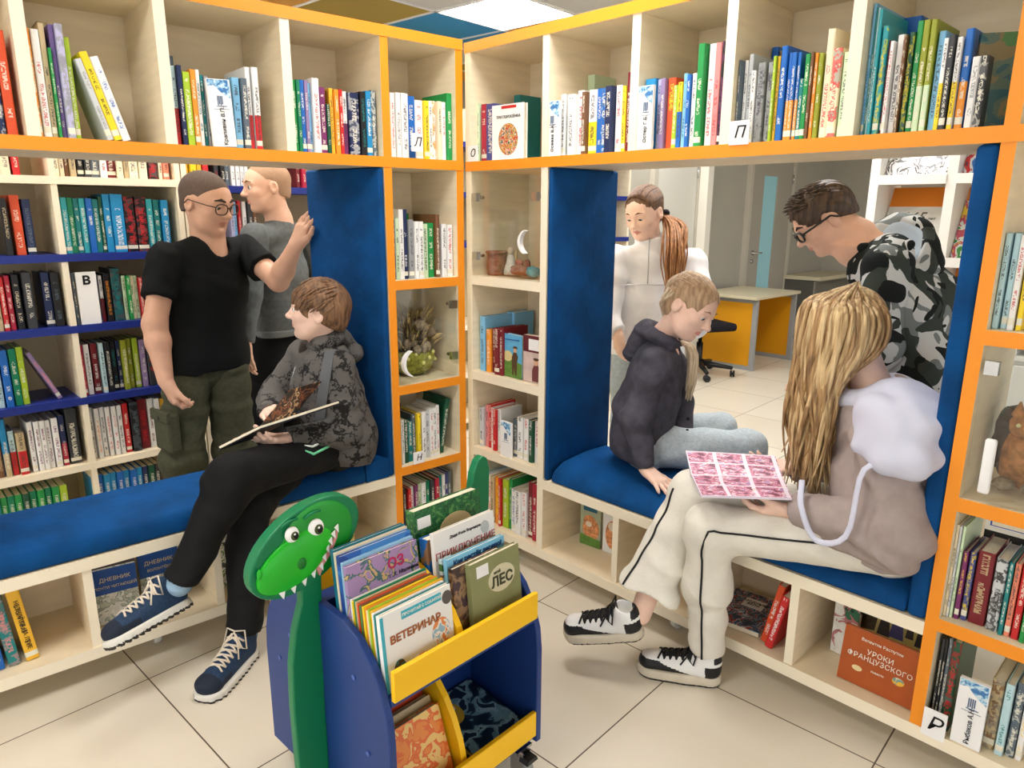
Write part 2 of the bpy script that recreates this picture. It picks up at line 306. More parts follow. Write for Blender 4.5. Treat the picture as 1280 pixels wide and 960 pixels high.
# ------------------------------------------------------------------ the two bookcases
D = .34
def bookcase(f, label, sgn, posts, updiv, benchdiv, niche, cols, colside, nobackcols=()):
    """posts: (u0,u1,orange); all u measured away from the corner; sgn=-1 mirrors along x"""
    t = thing('bookcase', label, 'bookcase', FR[f])
    def B(bm, u0, u1, *a, **k):
        x0, x1 = sorted((u0 * sgn, u1 * sgn)); box(bm, x0, x1, *a, **k)
    wm = [MAPLE, EDGE, ORANGE]
    U0, U1 = posts[0][0], posts[-1][1]
    for u0, u1, o, z0 in posts:
        bm = bmesh.new(); B(bm, u0, u1, 0, D, z0, 2.035, front=2 if o else 1); obj('upright', bm, wm, t)
    bm = bmesh.new(); B(bm, U0, U1, -.004, D, 2.035, 2.072, front=2); obj('top_board', bm, wm, t)
    bm = bmesh.new(); B(bm, U0, U1, -.003, D, 1.6, 1.636, front=2); obj('shelf', bm, wm, t)
    bm = bmesh.new(); B(bm, U0, U1, -.003, D, .08, .118, front=1); obj('base_board', bm, wm, t)
    bm = bmesh.new(); B(bm, niche[0], niche[1], -.002, D, .38, .418, front=1); obj('bench_board', bm, wm, t)
    for u in updiv:
        bm = bmesh.new(); B(bm, u - .016, u + .016, .002, D - .02, 1.636, 2.035, front=1); obj('divider', bm, wm, t)
    for u in benchdiv:
        bm = bmesh.new(); B(bm, u - .013, u + .013, .004, D - .02, .118, .38, front=1); obj('divider', bm, wm, t)
    bm = bmesh.new(); B(bm, U0, U1, D - .012, D, 1.636, 2.035); obj('back_panel', bm, MAPLE2, t)
    bm = bmesh.new(); B(bm, niche[0], niche[1], D - .012, D, .118, .38); obj('back_panel', bm, MAPLE2, t)
    for (u0, u1, zs, edge, back) in cols:
        for z in zs:
            bm = bmesh.new(); B(bm, u0, u1, 0, D - .014, z - .036, z, front=edge); obj('shelf', bm, wm, t)
        if back:
            bm = bmesh.new(); B(bm, u0, u1, D - .012, D, .118, 1.6); obj('back_panel', bm, MAPLE2, t)
    # casters
    for u, y in colside:
        bm = bmesh.new(); x = u * sgn
        box(bm, x - .03, x + .03, y - .03, y + .03, .072, .08); box(bm, x - .018, x - .013, y - .025, y + .02, .02, .072); box(bm, x + .013, x + .018, y - .025, y + .02, .02, .072)
        c = obj('caster', bm, CHROME, t)
        bm = bmesh.new(); lathe(bm, [(.012, -.011), (.032, -.011), (.034, -.006), (.034, .006), (.032, .011), (.012, .011)], 20, M=T(x, y - .01, .034) @ Ry(math.pi / 2)); obj('caster_wheel', bm, mat('clear_wheel', (226, 226, 220), .2, .5), c)
    return t
LB_ = bookcase('L', 'left bookcase with orange edging, blue bench niche and books above', -1,
    [(.045, .078, True, .118), (.368, .40, True, .118), (1.80, 1.832, True, .118), (2.15, 2.18, True, .118)],
    [.742, 1.113, 1.457], [1.487, 1.106, .74], (.40, 1.80), [(.078, .368, (1.19, .78, .445), 2, True), (1.832, 2.15, (1.19, .78, .445), 2, False)], [(1.30, .12), (.2, .12), (1.9, .12), (.6, .25)])
RB_ = bookcase('R', 'right bookcase with pale edging, blue bench niche and orange post at its right', 1,
    [(-.04, -.01, False, .118), (.378, .41, False, .118), (1.782, 1.812, True, .118), (2.16, 2.19, True, .118)],
    [.774, 1.10, 1.443], [.772, 1.10, 1.44], (.41, 1.782), [(-.01, .378, (1.19, .79, .455), 1, True), (1.812, 2.16, (1.187, .772, .441), 2, False)], [(.20, .06), (1.0, .10), (1.95, .12), (.5, .3)])

# glass doors of the display bays with their clips
def glass_door(t, sgn, u0, u1, z0, z1, clips):
    x0, x1 = sorted((u0 * sgn, u1 * sgn))
    g = obj('glass_door', nbox(x0, x1, .004, .009, z0, z1), glassmat(), t)
    for u, z in clips:
        bm = bmesh.new(); x = u * sgn; box(bm, x - .014, x + .014, -.004, .016, z - .016, z + .016); lathe(bm, [(.007, 0), (.007, .03)], 10, M=T(x, .016, z) @ Rx(-math.pi / 2))
        obj('hinge_clip', bm, CHROME, g)
    return g
gd1 = glass_door(RB_, 1, -.005, .373, 1.195, 1.596, [(.012, 1.50), (.345, 1.50), (.012, 1.27)])
gd2 = glass_door(LB_, -1, .085, .362, .786, 1.15, [(.10, 1.08), (.10, .87)])
gd3 = glass_door(RB_, 1, 1.818, 2.155, .776, 1.148, [(1.835, 1.10)])

# velvet seat cushions and side pads
def soft_box(x0, x1, y0, y1, z0, z1, r, n=6, puff=.012):
    """rounded upholstered block with a slightly crowned top"""
    bm = bmesh.new(); bmesh.ops.create_cube(bm, size=1)
    for v in bm.verts: v.co = Vector((x0 + (v.co.x + .5) * (x1 - x0), y0 + (v.co.y + .5) * (y1 - y0), z0 + (v.co.z + .5) * (z1 - z0)))
    bmesh.ops.bevel(bm, geom=bm.edges[:], offset=r, segments=n, profile=.5, affect='EDGES')
    return bm
def cushion(name, f, x0, x1, y0, y1, z0, z1, label, r=.035, cat='cushion'):
    o = obj(name, soft_box(x0, x1, y0, y1, z0, z1, r), VELVET, M=FR[f], smooth=True); return tag(o, label, cat)
def padded(name, f, pts, a0, a1, axis, label, cat):
    bm = bmesh.new(); prism(bm, pts, a0, a1, axis=axis)
    o = obj(name, bm, VELVET, M=FR[f]); bv = o.modifiers.new('soft_edge', 'BEVEL'); bv.width = .012; bv.segments = 4; bv.limit_method = 'ANGLE'; bv.angle_limit = .6
    for q in o.data.polygons: q.use_smooth = True
    return tag(o, label, cat)
Z0, Z1 = .4195, 1.5985
padded('side_pad', 'L', [(-.402, .0), (-.424, .0), (-.520, .40), (-.402, .40)], Z0, Z1, 'z', 'blue velvet side pad behind the seated boy with the book', 'padded panel')
padded('side_pad', 'L', [(-1.798, 0), (-1.798, .35), (-1.77, .35), (-1.77, 0)], Z0, Z1, 'z', 'blue velvet side pad closing the left bench niche, out of view', 'padded panel')
padded('side_pad', 'R', [(.412, 0), (.412, .36), (.447, .36), (.432, 0)], Z0, Z1, 'z', 'blue velvet side pad at the left of the right bench niche', 'padded panel')
padded('side_pad', 'R', [(1.7805, 0), (1.735, 0), (1.735, .36), (1.7805, .36)], Z0, Z1, 'z', 'blue velvet side pad behind the long-haired girl beside the orange post', 'padded panel')
padded('seat_cushion', 'L', [(.002, Z0), (.002, .462), (.018, .488), (.06, .499), (.2, .503), (.33, .499), (.345, .48), (.345, Z0)], -1.768, -.526, 'x', 'blue velvet seat cushion on the left bench below the boys', 'cushion')
padded('seat_cushion', 'R', [(.002, Z0), (.002, .440), (.02, .466), (.07, .490), (.2, .502), (.33, .499), (.345, .48), (.345, Z0)], .449, 1.733, 'x', 'blue velvet seat cushion on the right bench under two seated girls', 'cushion')
bm = bmesh.new(); prism(bm, [(-.4255, .004), (-.5255, .004), (-.5255, .398)], Z0, .497, axis='z'); o = bpy.data.objects['seat_cushion']; w_ = obj('corner_wedge', bm, VELVET, o, smooth=False)

# ------------------------------------------------------------------ shelves along the back wall
def wall_shelf(x0, ups, levels, label, x1):
    t = thing('library_shelf', label, 'bookshelf', MB)
    for a in ups: obj('upright', nbox(a, a + .024, 0, .31, 0, 2.1, front=1), [MAPLE, EDGE], t)
    for z, blue in levels:
        obj('shelf', nbox(x0, x1, -.003, .3, z - .032, z, front=1, mi=1 if blue else 0), [MAPLE, BLUEEDGE if blue else EDGE], t)
    obj('back_panel', nbox(x0, x1, .31, .325, 0, 2.1), mat('shelf_back', (196, 180, 146), .6, .3), t)
    return t
wall_shelf(-2.4, [-2.4, -1.275, -.775], [(1.58, 0), (1.26, 1), (.952, 1), (.63, 1), (.325, 0), (.04, 0), (1.9, 0)], 'tall bookshelf against the back wall at the far left', -.751)
wall_shelf(-.745, [-.745, .4, 1.4, 2.62], [(1.56, 1), (1.25, 1), (.72, 0), (.40, 0), (.09, 0), (1.86, 1)], 'tall bookshelf with blue shelves behind the two standing boys', 2.644)
# ------------------------------------------------------------------ books
CN = dict(navy=(28, 42, 84), vermilion=(222, 84, 44), orange=(240, 150, 44), white=(240, 240, 238), red=(204, 40, 44), tan=(198, 178, 138), green=(34, 148, 74), purple=(112, 92, 148), lavender=(186, 184, 216),
 grey=(150, 152, 154), lime=(170, 200, 48), palecyan=(188, 220, 228), teal=(24, 128, 130), sky=(128, 190, 228), slate=(92, 106, 118), emerald=(16, 130, 92), blue=(30, 104, 190), mauve=(150, 128, 172), plum=(124, 48, 104),
 forest=(24, 82, 58), amber=(240, 186, 52), black=(28, 28, 32), azure=(34, 140, 196), yellow=(246, 214, 40), cream=(238, 226, 196), palegreen=(206, 228, 190), crimson=(176, 32, 60), indigo=(70, 76, 140), brown=(120, 82, 54),
 maroon=(120, 30, 40), charcoal=(56, 58, 62), pink=(232, 140, 140), palegrey=(204, 208, 210), olive=(150, 158, 44), aqua=(52, 168, 180), coral=(236, 140, 112), silver=(190, 190, 190))
CNAME = dict(vermilion='orange-red', palecyan='pale blue', sky='sky blue', slate='slate grey', plum='plum', forest='dark green', amber='amber', palegreen='pale green', charcoal='charcoal', palegrey='pale grey', aqua='turquoise', lime='lime green', azure='bright blue', tan='tan')
ORD = 'first second third fourth fifth sixth seventh eighth ninth tenth eleventh twelfth thirteenth fourteenth fifteenth sixteenth seventeenth eighteenth nineteenth twentieth twenty-first twenty-second'.split()
def spine_mat(spec):
    key = 'spine ' + spec
    if key in _m: return _m[key]
    body, _, style = spec.partition('*'); base, _, ink = body.partition('/')
    if base == 'whitered': base, ink, style = 'white', 'red', '2'
    bc = CN[base]; lum = sum(bc) / 3
    ic = CN[ink] if ink else ((60, 60, 70) if lum > 150 else (236, 232, 214))
    m = bpy.data.materials.new('cover_' + base); m.use_nodes = True; nt = m.node_tree; _m[key] = m
    b = nt.nodes['Principled BSDF']; b.inputs['Roughness'].default_value = .38; b.inputs['Specular IOR Level'].default_value = .4
    L = nt.links.new
    def N(op, a, bb=None):
        n = nt.nodes.new('ShaderNodeMath'); n.operation = op
        for i, v in ((0, a), (1, bb)):
            if v is None: continue
            if isinstance(v, (int, float)): n.inputs[i].default_value = v
            else: L(v, n.inputs[i])
        return n.outputs[0]
    uv = nt.nodes.new('ShaderNodeUVMap'); sp = nt.nodes.new('ShaderNodeSeparateXYZ'); L(uv.outputs[0], sp.inputs[0])
    u, v = sp.outputs[0], sp.outputs[1]
    oi = nt.nodes.new('ShaderNodeObjectInfo'); rnd_ = oi.outputs['Random']
    # lettering running up the spine: cells of about 5 mm, some of them blank
    cell = N('FLOOR', N('MULTIPLY', v, 420)); ucell = N('FLOOR', N('MULTIPLY', u, 5))
    wn = nt.nodes.new('ShaderNodeTexWhiteNoise'); wn.noise_dimensions = '3D'
    cb = nt.nodes.new('ShaderNodeCombineXYZ'); L(cell, cb.inputs[0]); L(ucell, cb.inputs[1]); L(N('MULTIPLY', rnd_, 97), cb.inputs[2]); L(cb.outputs[0], wn.inputs['Vector'])
    word = nt.nodes.new('ShaderNodeTexWhiteNoise'); word.noise_dimensions = '2D'
    cw = nt.nodes.new('ShaderNodeCombineXYZ'); L(N('FLOOR', N('MULTIPLY', v, 44)), cw.inputs[0]); L(N('MULTIPLY', rnd_, 31), cw.inputs[1]); L(cw.outputs[0], word.inputs['Vector'])
    inu = N('LESS_THAN', N('ABSOLUTE', N('SUBTRACT', u, .5)),   .22)
    inv_ = N('MULTIPLY', N('GREATER_THAN', v, .03), N('LESS_THAN', v, .19))
    msk = N('MULTIPLY', N('MULTIPLY', inu, inv_), N('MULTIPLY', N('GREATER_THAN', wn.outputs[0], .42), N('GREATER_THAN', word.outputs[0], .24)))
    def mixc(f, a, c):
        n = nt.nodes.new('ShaderNodeMix'); n.data_type = 'RGBA'
        if isinstance(f, (int, float)): n.inputs['Factor'].default_value = f
        else: L(f, n.inputs['Factor'])
        for s, x in (('A', a), ('B', c)):
            if isinstance(x, tuple): n.inputs[s].default_value = (*rgb(*x), 1)
            else: L(x, n.inputs[s])
        return n.outputs['Result']
    colr = bc
    if style == '2':
        colr = mixc(N('MULTIPLY', N('LESS_THAN', v, .105), N('GREATER_THAN', v, -1)), bc, ic); ic = (235, 225, 205) if lum < 160 else (70, 60, 60)
    if style in ('n', 'c'):
        ns = nt.nodes.new('ShaderNodeTexNoise' if style == 'n' else 'ShaderNodeTexVoronoi'); ns.inputs['Scale'].default_value = 38 if style == 'n' else 110
        cc = nt.nodes.new('ShaderNodeCombineXYZ'); L(N('MULTIPLY', u, .03), cc.inputs[0]); L(v, cc.inputs[1]); L(rnd_, cc.inputs[2]); L(cc.outputs[0], ns.inputs['Vector'])
        rp = nt.nodes.new('ShaderNodeValToRGB'); rp.color_ramp.interpolation = 'CONSTANT'; e = rp.color_ramp.elements
        e[0].color = (*rgb(*bc), 1); e[1].position = .5; e[1].color = (*rgb(*[int(q * .62 + r_ * .38) for q, r_ in zip(ic, bc)]), 1); x = e.new(.6); x.color = (*rgb(*[int(q * .5 + 60) for q in bc]), 1)
        L(ns.outputs[0] if style == 'n' else ns.outputs['Color'], rp.inputs[0])
        colr = mixc(N('GREATER_THAN', v, -1), bc, rp.outputs[0])
    out = mixc(N('MULTIPLY', msk, .72), colr, ic)
    # a library sticker low on the spine of some books
    st = N('MULTIPLY', N('MULTIPLY', N('GREATER_THAN', v, .012), N('LESS_THAN', v, .028)), N('GREATER_THAN', rnd_, .6))
    out = mixc(st, out, (232, 228, 210))
    L(out, b.inputs['Base Color'])
    return m
def cover_mesh(t, d, h, th=.002):
    bm = bmesh.new(); uvl = bm.loops.layers.uv.new('UVMap')
    r = min(t * .22, .004)
    # one folded cover: outline in plan, extruded up
    out = [(0, d), (0, r), (r * .3, r * .3), (r, 0), (t - r, 0), (t - r * .3, r * .3), (t, r), (t, d), (t - th, d), (t - th, th), (th, th), (th, d)]
    prism(bm, out, 0, h, axis='z')
    for f in bm.faces:
        sp = f.normal.y < -.3 and f.calc_center_median().y < r + .001
        for lp in f.loops:
            lp[uvl].uv = (lp.vert.co.x / t, lp.vert.co.z) if sp else (-5, -5)
    return bm
def book(M, t, h, d, spec, label, group=None, name='book', cat='book'):
    o = thing(name, label, cat, M, group)
    c = obj('cover', cover_mesh(t, d, h), spine_mat(spec), o)
    obj('pages', nbox(.002, t - .002, .003, d - .004, .003, h - .004), PAPER, o)
    return o
rb = random.Random(11)
OBST = {'L': ([], [(c - .017, c + .017) for c in (-.742, -1.113, -1.457)], [(-.078, -.045), (-.40, -.368)]), 'R': ([], [(c - .017, c + .017) for c in (.774, 1.10, 1.443)], [(-.04, -.01), (.378, .41), (1.782, 1.812)]),
        'B': ([], [], [(-1.275, -1.251), (-.775, -.72)])}
MASS = ('BJ', 'BK', 'BL', 'BM', 'BN', 'BO', 'BZ')      # rows almost wholly hidden behind people and the cushion
mass_bm = bmesh.new(); mass_bm.loops.layers.uv.new('UVMap'); mass_m = [PAPER]
def into_mass(M, t, h, d, spec):
    m = spine_mat(spec)
    if m not in mass_m: mass_m.append(m)
    for b_, k in ((cover_mesh(t, d, h), mass_m.index(m)), (nbox(.002, t - .002, .003, d - .004, .003, h - .004), 0)):
        for f_ in b_.faces: f_.material_index = k
        bmesh.ops.transform(b_, matrix=M, verts=b_.verts); me = bpy.data.meshes.new('tmp'); b_.to_mesh(me); b_.free(); mass_bm.from_mesh(me); bpy.data.meshes.remove(me)
for f, w, z, desc, key, s in ROWS:
    if key in ('BJ', 'BK'): z = .04
    items = [b.split(' ') for b in s.split(';')]; end = -9
    for k, (x, t, h, spec) in enumerate(items):
        x, t, h = float(x) / 1000, float(t) / 1000, float(h) / 1000
        if key in ('BZ', 'BA', 'BL'): h = .2 + .03 * rb.random()
        d = min(.25, h * (.66 + .08 * rb.random())); d = min(d, .24 if f == 'B' else .27)
        base = spec.split('*')[0].split('/')[0].replace('whitered', 'white')
        cn = CNAME.get(base, base); ad = 'thin ' if t < .016 else ('thick ' if t > .032 else '')
        n = len(items); pos = ('leftmost' if k == 0 else 'rightmost' if k == n - 1 else ORD[k] + ' from left')
        for a_, b_ in OBST[f][1 if (f != 'B' and z > 1.6) else 0] + OBST[f][2]:
            if x < b_ and x + t > a_:
                if x + t / 2 < (a_ + b_) / 2: t = max(.006, a_ - x)
                else: t = max(.008, x + t - b_); x = b_
        e_ = x + t; x = max(x, end); t = max(.006, e_ - x); end = x + t
        M = FR[f] @ T(x + .0006, w + rb.uniform(-.008, .014), z + .0008)
        if key in MASS: into_mass(M, t - .0012, h, d, spec); continue
        book(M, t - .0012, h, d, spec, f'{ad}{cn} book, {pos} on {desc}', 'books on ' + desc)
mo = obj('background_books', mass_bm, mass_m); mo['kind'] = 'stuff'; tag(mo, 'books mostly hidden low and high on the shelves along the back wall', 'books')
def lean_book(f, x, y, z, t, h, d, spec, ang, label, group=None, rx=0):
    return book(FR[f] @ T(x, y, z + .001 + max(0, t * math.sin(ang))) @ Ry(ang) @ Rx(rx), t, h, d, spec, label, group)
G = 'loose books on the top shelf above the left bench'
# three books leaning to the left, and taller ones showing behind the front row
lean_book('L', -1.277, .03, 1.637, .016, .215, .15, 'palegrey/grey', -.27, 'grey and white book leaning against the upright row, top left', G)
lean_book('L', -1.2595, .03, 1.637, .020, .235, .16, 'yellow/black', -.27, 'bright yellow book leaning left in the widest top bay', G)
lean_book('L', -1.238, .03, 1.637, .022, .225, .16, 'white/blue', -.27, 'white and blue book leaning left beside the leaning yellow one', G)
for f, x0, x1, y, z, h, spec, lab in [
    ('L', -1.393, -1.368, .15, 1.636, .315, 'tan', 'tall tan book standing behind the front row at far top left'),
    ('L', -1.055, -1.030, .19, 1.636, .278, 'slate', 'tall blue-grey book behind the lime book in the second top bay'),
    ('L', -.992, -.950, .19, 1.636, .232, 'teal', 'teal book showing above the author card in the second top bay'),
    ('L', -.680, -.640, .19, 1.636, .285, 'indigo', 'tall dark indigo book behind the third top bay'),
    ('L', -.319, -.270, .20, 1.636, .307, 'palegrey', 'tall white box file behind the row with the corner letter card'),
    ('R', .025, .060, .20, 1.636, .262, 'teal', 'teal book behind the row in the right corner bay'),
    ('R', .413, .445, .20, 1.636, .29, 'palegreen', 'pale green book behind the first author card on the right'),
    ('R', 1.119, 1.139, .20, 1.636, .281, 'blue', 'blue book behind the white ones in the third right bay'),
    ('R', 1.143, 1.195, .20, 1.636, .268, 'tan/brown*n', 'brown pictorial book behind the letter card row on the right'),
    ('R', 1.475, 1.52, .20, 1.636, .299, 'blue', 'tall blue book behind the turquoise ones in the fourth right bay'),
    ('L', -.215, -.18, .19, 1.19, .245, 'green', 'large green book behind the second shelf of the left column'),
    ('L', -.312, -.24, .2, .445, .204, 'navy', 'dark blue book lying behind the shelf with the letter card'),
    ('R', .0, .045, .19, .79, .234, 'sky', 'tall sky blue book behind the middle right corner shelf')]:
    book(FR[f] @ T(x0, y, z + .0008), x1 - x0, h, .12, spec, lab, 'books behind the front rows')
lean_book('L', -.158, .04, .446, .022, .235, .17, 'forest', .17, 'large dark green book leaning right on the letter card shelf')
lean_book('B', -1.352, .04, .63, .018, .235, .15, 'mauve/pink', -.42, 'pale pink book leaning alone on the blue wall shelf', None)
# dark leaning pair on the third wall shelf is covered by the row; author cards and letter cards follow
def front_pic(name, w, h, m, parent, M): return obj(name, nbox(0, w, -.0008, 0, 0, h), m, parent, M)
def pic_mat(name, cols, scale=9, kind='noise', detail=3):
    m = bpy.data.materials.new(name); m.use_nodes = True; nt = m.node_tree; b = nt.nodes['Principled BSDF']; b.inputs['Roughness'].default_value = .35
    tc = nt.nodes.new('ShaderNodeTexCoord')
    n = nt.nodes.new('ShaderNodeTexNoise' if kind == 'noise' else 'ShaderNodeTexVoronoi'); n.inputs['Scale'].default_value = scale
    if kind == 'noise': n.inputs['Detail'].default_value = detail; n.inputs['Distortion'].default_value = .8
    nt.links.new(tc.outputs['Object'], n.inputs['Vector'])
    r = nt.nodes.new('ShaderNodeValToRGB'); r.color_ramp.interpolation = 'CONSTANT'; e = r.color_ramp.elements
    lo, hi = (.36, .64) if kind == 'noise' else (0, .9)
    while len(e) < len(cols): e.new(.5)
    for i, c in enumerate(cols):
        e[i].position = lo + (hi - lo) * i / len(cols); e[i].color = (*rgb(*c), 1)
    e[0].position = 0
    nt.links.new(n.outputs[0] if kind == 'noise' else n.outputs['Color'], r.inputs[0]); nt.links.new(r.outputs[0], b.inputs['Base Color'])
    return m
def author_card(f, x0, x1, y, z, h, s, label, lean=0):
    w = x1 - x0
    o = thing('author_card', label, 'card', FR[f] @ T(x0, y, z) @ Ry(lean), 'white author cards among the books')
    obj('card_board', nbox(0, w, 0, .012, 0, h), CARD, o)
    bm = bmesh.new(); prism(bm, [(.002, h - .002), (w - .002, h - .002), (w - .002, h - .055), (w * .62, h - .04), (w * .3, h - .018), (.002, h - .022)], -.001, 0); obj('picture', bm, pic_mat('card_sky', [(60, 120, 180), (140, 190, 222), (206, 226, 236)], 60), o)
    bm = bmesh.new()
    for i in range(4): box(bm, w * .38 + i * .0045, w * .38 + i * .0045 + .003, -.001, 0, h - .075 + (i % 2) * .003, h - .048)
    box(bm, w * .34, w * .76, -.001, 0, h - .079, h - .0765); box(bm, w * .2, w * .86, -.001, 0, h - .0865, h - .0855)
    obj('building_emblem', bm, mat('emblem_grey_blue', (90, 110, 140), .5), o)
    text('lettering', s, .0165, INK, o, T(w * .55, -.0012, .060) @ UP @ Rz(math.pi / 2), align='CENTER')
    return o
author_card('L', -.990, -.920, .008, 1.637, .195, 'Крапивин В.П.', 'white author card standing in the second bay of the top left shelf', -.04)
author_card('R', .388, .455, .006, 1.637, .182, 'Осеева В.А.', 'white author card at the left end of the first right bay')
author_card('R', .795, .850, -.002, 1.637, .187, 'Остер Г.Б.', 'white author card in front of the divider of the second right bay')
author_card('R', 1.878, 1.944, .004, .119, .186, 'Рыбаков А.Н.', 'white author card low in the right column beside its letter card')
author_card('R', .158, .219, .006, .456, .15, '', 'white card without a name on the second lowest corner shelf')
def letter_card(f, x0, x1, y, z0, z1, s, label):
    w = x1 - x0; h = z1 - z0
    o = thing('letter_card', label, 'card', FR[f] @ T(x0, y, z0), 'small white letter cards')
    obj('card_board', nbox(0, w, 0, .003, 0, h), CARD, o)
    text('letter', s, h * .7, INK, o, T(w * .5, -.001, h * .5) @ UP, shear=.25)
letter_card('L', -.282, -.234, -.004, 1.660, 1.724, 'Л', 'small white card with the letter of the corner bay, left unit')
letter_card('R', -.022, .036, -.004, 1.637, 1.695, 'О', 'small white card at the left of the right corner bay')
letter_card('R', 1.120, 1.180, -.006, 1.632, 1.696, 'П', 'small white letter card below the third right bay books')
letter_card('L', -.314, -.264, -.004, .446, .496, 'Н', 'small white letter card on the lower left corner column shelf')
letter_card('R', 1.813, 1.868, -.006, .105, .186, 'Р', 'small white letter card at the foot of the orange right post')
o = thing('letter_card', 'tall white divider with a black capital letter on the back wall shelf', 'card', MB @ T(-1.2285, .01, .9528))
obj('card_board', nbox(0, .079, 0, .01, 0, .228), CARD, o); text('letter', 'В', .05, INK, o, T(.04, -.001, .19) @ UP, bold=.002)

# books shown face on
def face_book(M, w, h, t, cover, label, side='cream', lines=(), extra=None, group=None):
    """standing book whose front cover faces -y; lines: (text, size, material, x, z, shear)"""
    o = thing('picture_book', label, 'book', M, group)
    sm = spine_mat(side)
    bm = bmesh.new(); box(bm, 0, w, 0, .002, 0, h); box(bm, 0, w, t - .002, t, 0, h); box(bm, 0, .003, .002, t - .002, 0, h)
    obj('cover', bm, cover, o)
    obj('pages', nbox(.003, w - .004, .002, t - .002, .003, h - .003), PAPER, o)
    for s, size, m, x, z, sh in lines: text('title', s, size, m, o, T(x, -.001, z) @ UP, shear=sh)
    if extra: extra(o)
    return o
def blob(o, name, pts, m, y=-.0012):
    bm = bmesh.new(); prism(bm, pts, y, 0); return obj(name, bm, m, o)
def oval(cx, cz, rx, rz, n=20, a0=0): return [(cx + rx * math.cos(2 * math.pi * k / n + a0), cz + rz * math.sin(2 * math.pi * k / n + a0)) for k in range(n)]
WHITECOVER = mat('white_cover', (242, 242, 240), .35)
REDINK = mat('red_ink', (196, 44, 40), .5); WHITEINK = mat('white_ink', (246, 240, 226), .5); BLUEINK = mat('blue_ink', (40, 80, 160), .5)
flower = pic_mat('flower_print', [(30, 90, 60), (240, 220, 200), (220, 80, 90), (60, 130, 80), (240, 180, 60), (180, 40, 60)], 70)
def ex_fl(o): blob(o, 'flower_picture', oval(.085, .075, .05, .058), flower); blob(o, 'heading_strip', [(.05, .185), (.125, .185), (.125, .195), (.05, .195)], REDINK)
face_book(MR @ T(.083, .03, 1.637) @ Rz(.06), .165, .2, .02, WHITECOVER, 'white picture book with a round flower print facing out in the corner bay', 'white', [('ТРИ ПОРОСЁНКА', .0145, INK, .085, .155, 0)], ex_fl)
face_book(MR @ T(1.70, .05, 1.637) @ Rz(.55), .085, .205, .014, pic_mat('forest_cover', [(24, 74, 84), (70, 90, 80), (110, 96, 66), (60, 104, 60)], 13), 'dark pictorial book facing out at the right end of the top shelf', 'teal')
GRASS = mat('grass_print', (96, 140, 60), .5, noise=.15, nscale=60); SKYP = mat('sky_print', (96, 176, 220), .4, noise=.06, nscale=20); BRN = mat('brown_print', (84, 62, 44), .5); FLESH = mat('flesh_print', (222, 176, 140), .5)
def ex_s(o):
    blob(o, 'meadow', [(.0, .0), (.115, .0), (.115, .06), (.06, .075), (0, .065)], GRASS, -.001); blob(o, 'sun_glow', oval(.03, .085, .028, .022), mat('sand_print', (222, 206, 150), .5), -.0011)
    blob(o, 'figure', [(.058, .012), (.066, .012), (.07, .045), (.076, .012), (.085, .012), (.088, .07), (.092, .09), (.082, .105), (.068, .105), (.056, .085)], BRN, -.0018); blob(o, 'figure_head', oval(.075, .112, .009, .011), FLESH, -.0016); blob(o, 'figure_hat', [(.06, .1208), (.09, .1208), (.083, .130), (.067, .130)], BRN, -.0018)
    blob(o, 'heading_strip', [(.012, .15), (.1, .154), (.1, .158), (.012, .154)], BLUEINK, -.0012)
face_book(MR @ T(.142, .035, .792) @ Rz(-.05), .115, .175, .022, SKYP, 'sky blue picture book with a standing figure on the middle corner shelf', 'white', (), ex_s)
def ex_p(o):
    blob(o, 'maroon_top', [(0, .12), (.105, .12), (.105, .185), (0, .185)], mat('maroon_print', (96, 34, 44), .5), -.001); blob(o, 'white_label', [(.03, .128), (.085, .128), (.085, .172), (.03, .172)], CARD, -.0016)
    blob(o, 'figure', [(.05, .005), (.09, .005), (.092, .05), (.08, .072), (.06, .07), (.05, .05)], mat('plum_print', (112, 60, 66), .5), -.0014); blob(o, 'figure_head', oval(.07, .082, .011, .013), FLESH, -.0015); blob(o, 'figure_hat', oval(.07, .094, .014, .006), BRN, -.0018)
face_book(MR @ T(.265, .03, .792), .105, .185, .025, mat('rose_grey_cover', (212, 190, 184), .45, noise=.08, nscale=30), 'maroon and pale rose book facing out right of the sky blue book', 'maroon', (), ex_p)
# inside the bench compartments
NZ = spine_mat('amber/black')
NZB = lean_book('L', -1.668, .05, .119, .034, .25, .17, 'amber/black', -.10, 'thick orange-yellow book leaning in the left bench compartment')
text('title', 'НЕЗНАЙКА НА ЛУНЕ', .0165, INK, NZB, T(.017, -.001, .12) @ UP @ Rz(-math.pi / 2))
lean_book('L', -1.712, .05, .119, .03, .22, .16, 'teal/pink*n', -.08, 'teal and pink book beside the orange-yellow one under the bench')
lean_book('L', -1.746, .05, .119, .025, .20, .16, 'blue/white', -.06, 'blue book at the far left under the left bench')
lines_m = mat('pale_gold_ink', (232, 214, 160), .5)
sketch = pic_mat('sketch_cover', [(226, 226, 222), (240, 240, 236), (160, 170, 160), (200, 206, 190)], 40)
def diary(x, y, ang, lab, s2):
    def ex(o):
        blob(o, 'blue_band', [(.0, .10), (.128, .10), (.128, .185), (0, .185)], mat('royal_blue_band', (30, 84, 168), .4), -.0008)
        blob(o, 'dark_heading', [(.0, .19), (.128, .19), (.128, .215), (0, .215)], mat('dark_heading', (70, 60, 56), .5), -.0008)
        text('title', 'ДНЕВНИК', .0185, lines_m, o, T(.064, -.0015, .148) @ UP); text('title', s2, .0125, lines_m, o, T(.064, -.0015, .122) @ UP)
    face_book(ML @ T(x, y, .1208) @ Rz(ang) @ Rx(-.12), .128, .218, .012, sketch, lab, 'white', (), ex)
diary(-1.462, .12, -.12, 'blue and white diary facing out, left one of two under the bench', 'ПОЧТИ ЧИТАЮЩЕЙ')
